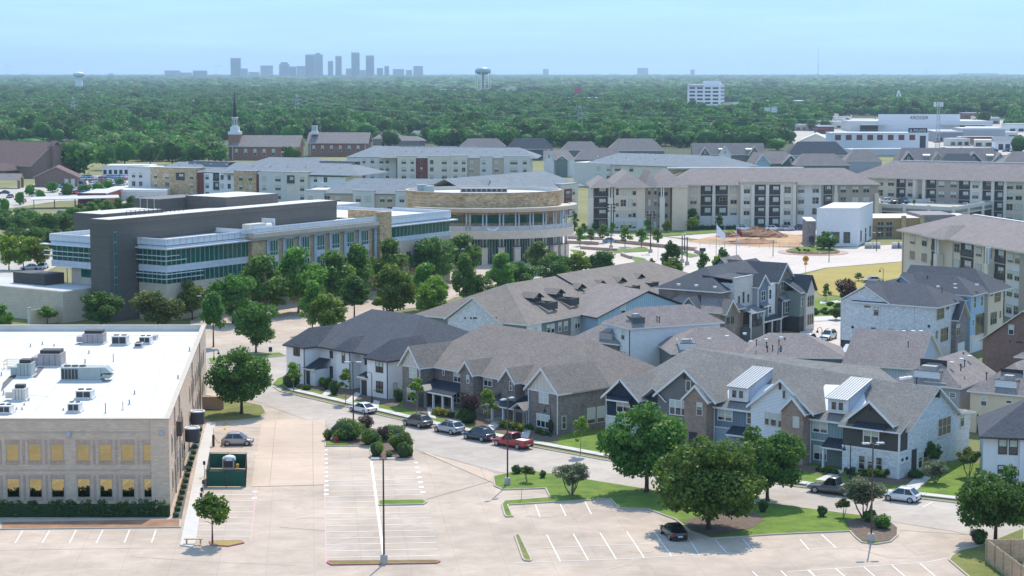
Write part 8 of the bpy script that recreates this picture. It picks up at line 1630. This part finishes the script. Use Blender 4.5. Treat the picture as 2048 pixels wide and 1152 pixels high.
# ================================================================ lamps, posts, signs
def lot_lamp(label,cx,yb,yt,two=True,base=True,rz=0.0,m='pole_brown'):
    p=at(cx,yb); h=atY(cx,yt,p[1])[1]; T=thing('lamp_post',label,'lamp post',p,rz)
    if base: MB().lathe((0,0,0),[(.36,0),(.36,.85),(.3,.95)],14).build('base',M['concrete'],T)
    MB().tube((0,0,.6 if base else 0),(0,0,h),.10,.075,8).build('pole',M[m],T)
    for s in ((-1,1) if two else (1,)):
        MB().tube((0,0,h-.1),(s*.5,0,h-.05),.04,n=6).build('arm',M[m],T); MB().box(s*.75-.38,s*.75+.38,-.2,.2,h-.1,h+.05).build('lamp_head',M['lamp_head'],T)
    return T
lot_lamp('tall twin headed lamp post nearest the camera in the marked bays',768,1128,917); lot_lamp('tall lamp post with concrete base on the lawn island',1015,971,797,rz=.9); lot_lamp('tall twin headed lamp post in the mulch circle on the right',1742,1085,886,rz=.15); lot_lamp('tall lamp post behind the planted island',707,856,724,base=False)
lot_lamp('lamp post in the civic lot beside the pointed tree',407,645,592,base=False,m='pole_black'); lot_lamp('slim lamp post before the rotunda in the civic lot',919,588,498,base=False,m='pole_black'); lot_lamp('lamp post in front of the service yard wall',136,612,537,base=False,m='pole_black'); lot_lamp('lamp post on the roundabout approach',1546,512,480,base=False,m='pole_black'); lot_lamp('lamp post before the ochre shops',1753,502,465,base=False,m='pole_black'); lot_lamp('lamp post on the parking deck, left',1868,400,360,base=False,m='pole_black'); lot_lamp('lamp post on the parking deck, right',1911,402,356,base=False,m='pole_black'); lot_lamp('lamp post right of the roundabout',1658,524,496,base=False,m='pole_black')
for i,(x,yb,yt) in enumerate(((1222,497,407),(1301,505,422),(1364,525,470),(1374,530,474),(1369,508,468))):
    p=at(x,yb); h=atY(x,yt,p[1])[1]; T=thing('flood_light',('tall flood light with three tiers of lamps left on the plaza','tall flood light right of the first on the plaza','dark plaza column left of the pair','dark plaza column right of the pair','dark plaza column behind the pair')[i],'flood light',p); MB().tube((0,0,0),(0,0,h),.16,.12,8).build('pole',M['pole_black'],T); MB().box(-.5,.5,-.5,.5,0,.9).build('base',M['concrete'],T)
    if i<2:
        for z in (.99,.92,.85): MB().box(-1.1,1.1,-.12,.12,h*z-.2,h*z-.1).box(-1.1,-.6,-.3,.1,h*z-.35,h*z+.1).box(.6,1.1,-.3,.1,h*z-.35,h*z+.1).build('lamp_head',M['pole_black'],T)
    else: MB().lathe((0,0,h-.3),[(.3,0),(.3,.3),(.1,.4)],8).build('lamp_head',M['lamp_head'],T)
def street_lamp(label,cx,yb,yt,sg=-1):
    p=at(cx,yb); h=atY(cx,yt,p[1])[1]; T=thing('street_lamp',label,'street lamp',p,0)
    MB().lathe((0,0,0),[(.16,0),(.13,.5),(.09,.8)],10).build('base',M['pole_black'],T); MB().tube((0,0,.6),(0,0,h-.35),.06,n=8).build('pole',M['pole_black'],T)
    MB().path([(sg*.75*(1-math.cos(a)) if 0 else sg*(.38-.38*math.cos(a)),0,h-.35+.35*math.sin(a)) for a in [math.pi*i/8 for i in range(9)]],[.045]*9,6).build('crook',M['pole_black'],T)
    MB().lathe((sg*.76,0,h-.85),[(.26,0),(.22,.12),(.09,.35),(.04,.5)],12).build('lamp_shade',M['pole_black'],T); return T
street_lamp('black crook street lamp before the right end of the white row',744,806,744); street_lamp('black crook street lamp before the right brick gable',1101,876,811); street_lamp('black crook street lamp before the brown gable house',1700,962,886); street_lamp('black crook street lamp at the end of the alley',1643,716,655); street_lamp('black crook street lamp beside the dry meadow',1766,566,536); street_lamp('black lamp at the office corner by the verge',428,722,698,1)
# small signs
def post_sign(label,cx,yb,yt,w,h,m,rz=0,pm='pole_black',name='sign',cat='sign'):
    p=at(cx,yb); z=atY(cx,yt,p[1])[1]; T=thing(name,label,cat,p,rz); MB().tube((0,0,0),(0,0,z),.035,n=6).build('post',M[pm],T)
    if w: MB().box(-w/2,w/2,-.05,-.036,z-h,z).build('panel',M[m],T)
    return T
T=post_sign('yellow round warning sign with small plate at the roundabout',1611,548,512,0,0,'yellow_sign'); p=at(1611,548); z=atY(1611,512,p[1])[1]; MB().tube((0,-.06,z-.7),(0,-.04,z-.7),.75,n=20).build('disc',M['yellow_sign'],T); MB().box(-.4,.4,-.06,-.04,z-2.1,z-1.5).build('plate',M['yellow_sign'],T); MB().box(-.3,.3,-.075,-.062,z-.85,z-.55).build('symbol',M['sign_dark'],T)
for i,(x,yb,yt) in enumerate(((409,955,922),(407,985,960),(404,1000,975),(403,1019,986))): post_sign('slim bay marker post on the office walk',x,yb,yt,.3,.45,'sign_dark',pm='steel',name='marker_post',cat='post')['group']='marker posts on the office walk'
post_sign('small dark sign on the verge beyond the office',541,706,694,.6,.8,'sign_dark'); post_sign('dark parking sign in the civic lot by the loose tree',914,594,575,.6,1.0,'sign_dark'); post_sign('dark information sign on the plaza',1405,510,496,1.6,.9,'sign_dark'); post_sign('sign post on the lot side of the lawn island, left',1043,1002,968,0,0,'steel',pm='steel',name='marker_post',cat='post'); post_sign('sign post on the lot side of the lawn island, right',1142,1000,965,0,0,'steel',pm='steel',name='marker_post',cat='post'); post_sign('street sign before the left wing of the beige block',1316,520,478,.5,.9,'sign_dark')
# flags
for x,yb,yt,l,m in ((1432,530,446,'flagpole with white flag on the plaza','flag_white'),(1449,512,445,'bare flagpole between the two flags','' ),(1472,560,450,'tallest flagpole with red and white flag','flag_red')):
    p=at(x,yb); z=atY(x,yt,p[1])[1]; T=thing('flagpole',l,'flagpole',p); MB().tube((0,0,0),(0,0,z),.11,.05,8).build('pole',M['steel'],T); MB().lathe((0,0,z),[(.05,0),(.14,.1),(.02,.22)],8).build('finial',M['steel'],T)
    if m:
        b=MB(); 
        for k in range(5): b.plate([(.1+k*.42,math.sin(k*1.3)*.15,z-.3-k*.5),(.52+k*.42,math.sin((k+1)*1.3)*.15,z-.8-k*.5),(.52+k*.42,math.sin((k+1)*1.3)*.15,z-3.1-k*.35),(.1+k*.42,math.sin(k*1.3)*.15,z-2.6-k*.4)],(0,.03,0),0)
        o=b.build('flag',M[m],T); o.location=(0,0,0 if m=='flag_white' else z*.42); o.scale=(1,1,1) if m=='flag_white' else (.6,.6,.55)
# plaza seat walls, dirt heaps, fence
for i,(a,b,h) in enumerate((((1135,478),(1204,480),.9),((1130,487),(1196,490),.9),((1160,498),(1232,503),.8),((1230,486),(1305,493),1.0),((1300,493),(1390,502),1.0),((1241,511),(1260,518),.8),((1388,505),(1400,510),1))):
    p,q=at(*a),at(*b); L=math.dist(p,q); T=thing('seat_wall',('leftmost upper','leftmost middle','lower left','long left','long right','short curved','short right')[i]+' brick seat wall on the plaza','wall',p,math.atan2(q[1]-p[1],q[0]-p[0]))
    n=max(2,int(L/2.2))
    for k in range(n): MB().box(L*k/n+.01,L*(k+1)/n-.01,0,.6,0,h-.12).build('stone_block',M['brickpave'],T)
    MB().box(-.05,L+.05,-.06,.66,h-.12,h).build('cap',M['coping'],T)
for q in ([(1215,500),(1295,497),(1300,503),(1230,507)],[(1258,513),(1290,518),(1300,526),(1270,524)],[(1320,467),(1480,459),(1480,463),(1330,473)],[(1140,500),(1165,503),(1150,508)],[(1320,575),(1410,560),(1430,566),(1340,592)],[(1340,500),(1400,512),(1380,516)]): island('lawn',G(q),'lawn',h=.2)
def heap(label,cx,yb,w,h,seed):
    p=at(cx,yb); rs_=random.Random(seed); b=MB(); N=18; pr=[(1,0),(.86,.22),(.62,.55),(.36,.85),(.12,1.0)]; v=[]
    for r,z in pr:
        for i in range(N): k=rs_.uniform(.8,1.15); a=2*math.pi*i/N; v.append((w/2*r*k*math.cos(a),w*.32*r*k*math.sin(a),h*z*rs_.uniform(.8,1.15)))
    f=[(j*N+i,j*N+(i+1)%N,(j+1)*N+(i+1)%N,(j+1)*N+i) for j in range(len(pr)-1) for i in range(N)]; f.append(tuple((len(pr)-1)*N+i for i in range(N))); b.add(v,f)
    o=b.build('dirt_heap',M['soil_red' if seed%2 else 'dirt'],None,(*p,.02)); o['label']=label; o['category']='heap'
heap('largest brown earth heap on the building site',1510,473,14,2.6,1); heap('earth heap right of the largest on the building site',1540,474,11,2.2,3); heap('low earth heap at the left of the building site',1460,474,9,1.4,5); heap('low spoil bank in front of the heaps',1500,486,17,1.1,7); heap('grey rubble pile in front of the spoil bank',1525,484,4,1.2,2)
for x in (1390,1440,1490,1546,1600):
    pass
a,b=at(1400,492),at(1640,499); F=Fr(a,math.degrees(math.atan2(b[1]-a[1],b[0]-a[0]))); L=math.dist(a,b); T=fthing('site_fence','thin wire fence along the front of the building site','fence',F)
for i in range(13): MB().tube((L*i/12,0,0),(L*i/12,0,1.8),.05,n=5).build('post',M['steel'],T)
for z in (.6,1.2,1.75): MB().box(0,L,-.015,.015,z-.015,z+.015).build('wire',M['steel'],T)
# green mesh enclosure
q=[at(413.7,974),at(491.5,974),at(493.5,938),at(420,937)]
T=thing('enclosure','green mesh screened enclosure in the marked bays by the office','enclosure',q[0]); o0=q[0]; q=[(p[0]-o0[0],p[1]-o0[1]) for p in q]
for i in range(4):
    a_,b_=Vector(q[i]),Vector(q[(i+1)%4]); n=2 if i in (0,2) else 4
    for k in range(n):
        c,d=a_.lerp(b_,k/n),a_.lerp(b_,(k+1)/n); e=(d-c).normalized()*.05; nn=Vector((-e.y,e.x))*.4; MB().prism([tuple(c+e),tuple(d-e),tuple(d-e+nn),tuple(c+e+nn)],.08,1.85 if not(i==3 and k<2) else .4).build('mesh_panel',M['screen_green'],T); MB().tube((c.x,c.y,0),(c.x,c.y,2.0),.05,n=6).build('post',M['pole_black'],T)
    MB().tube((*a_,1.95),(*b_,1.95),.03,n=5).build('top_rail',M['pole_black'],T)
p=at(458,941); T=thing('generator','grey green machine under a white sheet inside the green enclosure','machine',p); MB().box(-.7,.7,-.6,.6,.2,1.6).build('casing',M['hvac_green'],T); MB().box(-.55,.55,-.64,-.6,.5,1.3).build('grille',M['grille_dark'],T); MB().lathe((0.1,0,1.6),[(.75,-.3),(.7,.05),(.5,.2),(.1,.3)],10).build('sheet',M['cloth_white'],T); MB().box(.9,1.2,-.3,.3,.3,.8).build('pump',M['paint_yellow'],T)
# charger, bench, hydrant, bollards
p=at(427,893); T=thing('charging_post','slim electric charging post on the office walk','charging post',p); MB().box(-.14,.14,-.1,.1,0,1.5).build('cabinet',M['pole_black'],T); MB().box(-.03,.03,.15,.2,0,2.4).build('cable_arm',M['steel'],T); MB().path([(0.14,0,1.2),(.6,-.1,.5),(1.2,-.1,.45),(1.6,0,.8)],[.025]*4,5).build('cable',M['tyre'],T)
p=at(387,1090); T=thing('bench','plain wooden bench at the end of the office walk','bench',(p[0],p[1]+.1,.14)); MB().box(-.95,.95,-.2,.2,.42,.5).build('seat',M['wood_fence'],T)
for x in (-.7,.7): MB().box(x-.06,x+.06,-.17,.17,0,.42).build('leg',M['wood_fence'],T)
p=at(672,888); T=thing('fire_hydrant','red fire hydrant on the planted island','hydrant',(*p,.12)); MB().lathe((0,0,0),[(.18,0),(.14,.08),(.14,.6),(.17,.62),(.15,.75),(.04,.85)],12).build('barrel',M['hydrant'],T); MB().tube((-.26,0,.5),(.26,0,.5),.08,n=8).build('outlet',M['hydrant'],T)
for i,(x,y) in enumerate(((452,846),(450,857),(447,893))):
    T=thing('wheel_stop','short yellow concrete wheel stop at the head of the office bays','wheel stop',at(x,y),R(96),'wheel stops by the office'); MB().prism([(-.8,-.09),(.8,-.09),(.8,.09),(-.8,.09)],.02,.14).build('block',M['paint_yellow'],T)
# wooden fence bottom right
A=at(*zQ(1478,866),z=2.3); B=at(*zQ(1770,1080),z=2.3); C2=at(*zQ(1990,862),z=2.3)
def plank_fence(label,a,b,inner):
    F=Fr(a,math.degrees(math.atan2(b[1]-a[1],b[0]-a[0]))); L=math.dist(a,b); T=fthing('plank_fence',label,'fence',F); n=int(L/.62)
    for i in range(n): MB().box(i*L/n+.012,(i+1)*L/n-.012,-.03+random.uniform(-.012,.012),.03,.05,2.3+random.uniform(-.04,.04)).build('plank',M['wood_fence'],T)
    for i in range(int(L/2.4)+1): MB().box(i*2.4-.07,i*2.4+.07,.035 if inner>0 else -.16,.16 if inner>0 else -.035,0,2.38).build('post',M['wood_fence'],T)
    for z in (.5,1.9): MB().box(0,L,.035 if inner>0 else -.09,.09 if inner>0 else -.035,z-.06,z+.06).build('rail',M['wood_fence'],T)
mk=mat('tyre_mark',(.47,.375,.295),.9,.1); TM=UQ.mesh('tyre_mark',mk)
for pts in ([zC(215,735),zC(240,690),zC(275,645),zC(312,608)],[zC(230,800),zC(300,790),zC(390,792)],[zC(30,440),zC(70,438)],[zC(360,718),zC(388,716)],[zC(120,310),zC(230,298)],[zC(760,640),zC(800,560),zC(850,500)],[zC(860,860),zC(960,830),zC(1060,760)],[zC(420,955),zC(600,900),zC(700,840)],[zR(380,640),zR(560,650),zR(760,600)],[zR(1010,1035),zR(1160,1000),zR(1190,915)],[zR(1150,905),zR(1240,915),zR(1330,905)],[zQ(820,905),zQ(930,985),zQ(1060,960)],[zQ(470,940),zQ(700,1010),zQ(840,1010)],[zL(1790,360),zL(1830,350)],[zL(1900,210),zL(2030,195)],[zL(900,1000),zL(1500,1040),zL(2000,1060)]):
    for p,q in zip(pts,pts[1:]):
        a=at(*p);c=at(*q);o=obj('tyre_mark',TM,lot,((a[0]+c[0])/2,(a[1]+c[1])/2,.016+random.uniform(0,.003)),math.atan2(c[1]-a[1],c[0]-a[0])); o.scale=(math.dist(a,c)*1.05,random.uniform(.12,.35),1)
plank_fence('pale plank fence facing the lot at the bottom right',A,B,-1); plank_fence('back run of the pale plank fence at the bottom right',A,C2,-1)
# ================================================================ hazy air round the whole place
hz=bpy.data.materials.new('haze'); hz.use_nodes=True; n_=hz.node_tree.nodes; n_.clear()
ov=n_.new('ShaderNodeOutputMaterial'); pv=n_.new('ShaderNodeVolumePrincipled'); pv.inputs['Density'].default_value=HAZE; pv.inputs['Color'].default_value=HAZE_COL; pv.inputs['Anisotropy'].default_value=.35
hz.node_tree.links.new(pv.outputs[0],ov.inputs['Volume'])
MB().box(-9200,9200,-700,24500,-2,215).build('haze',hz,kind='stuff')
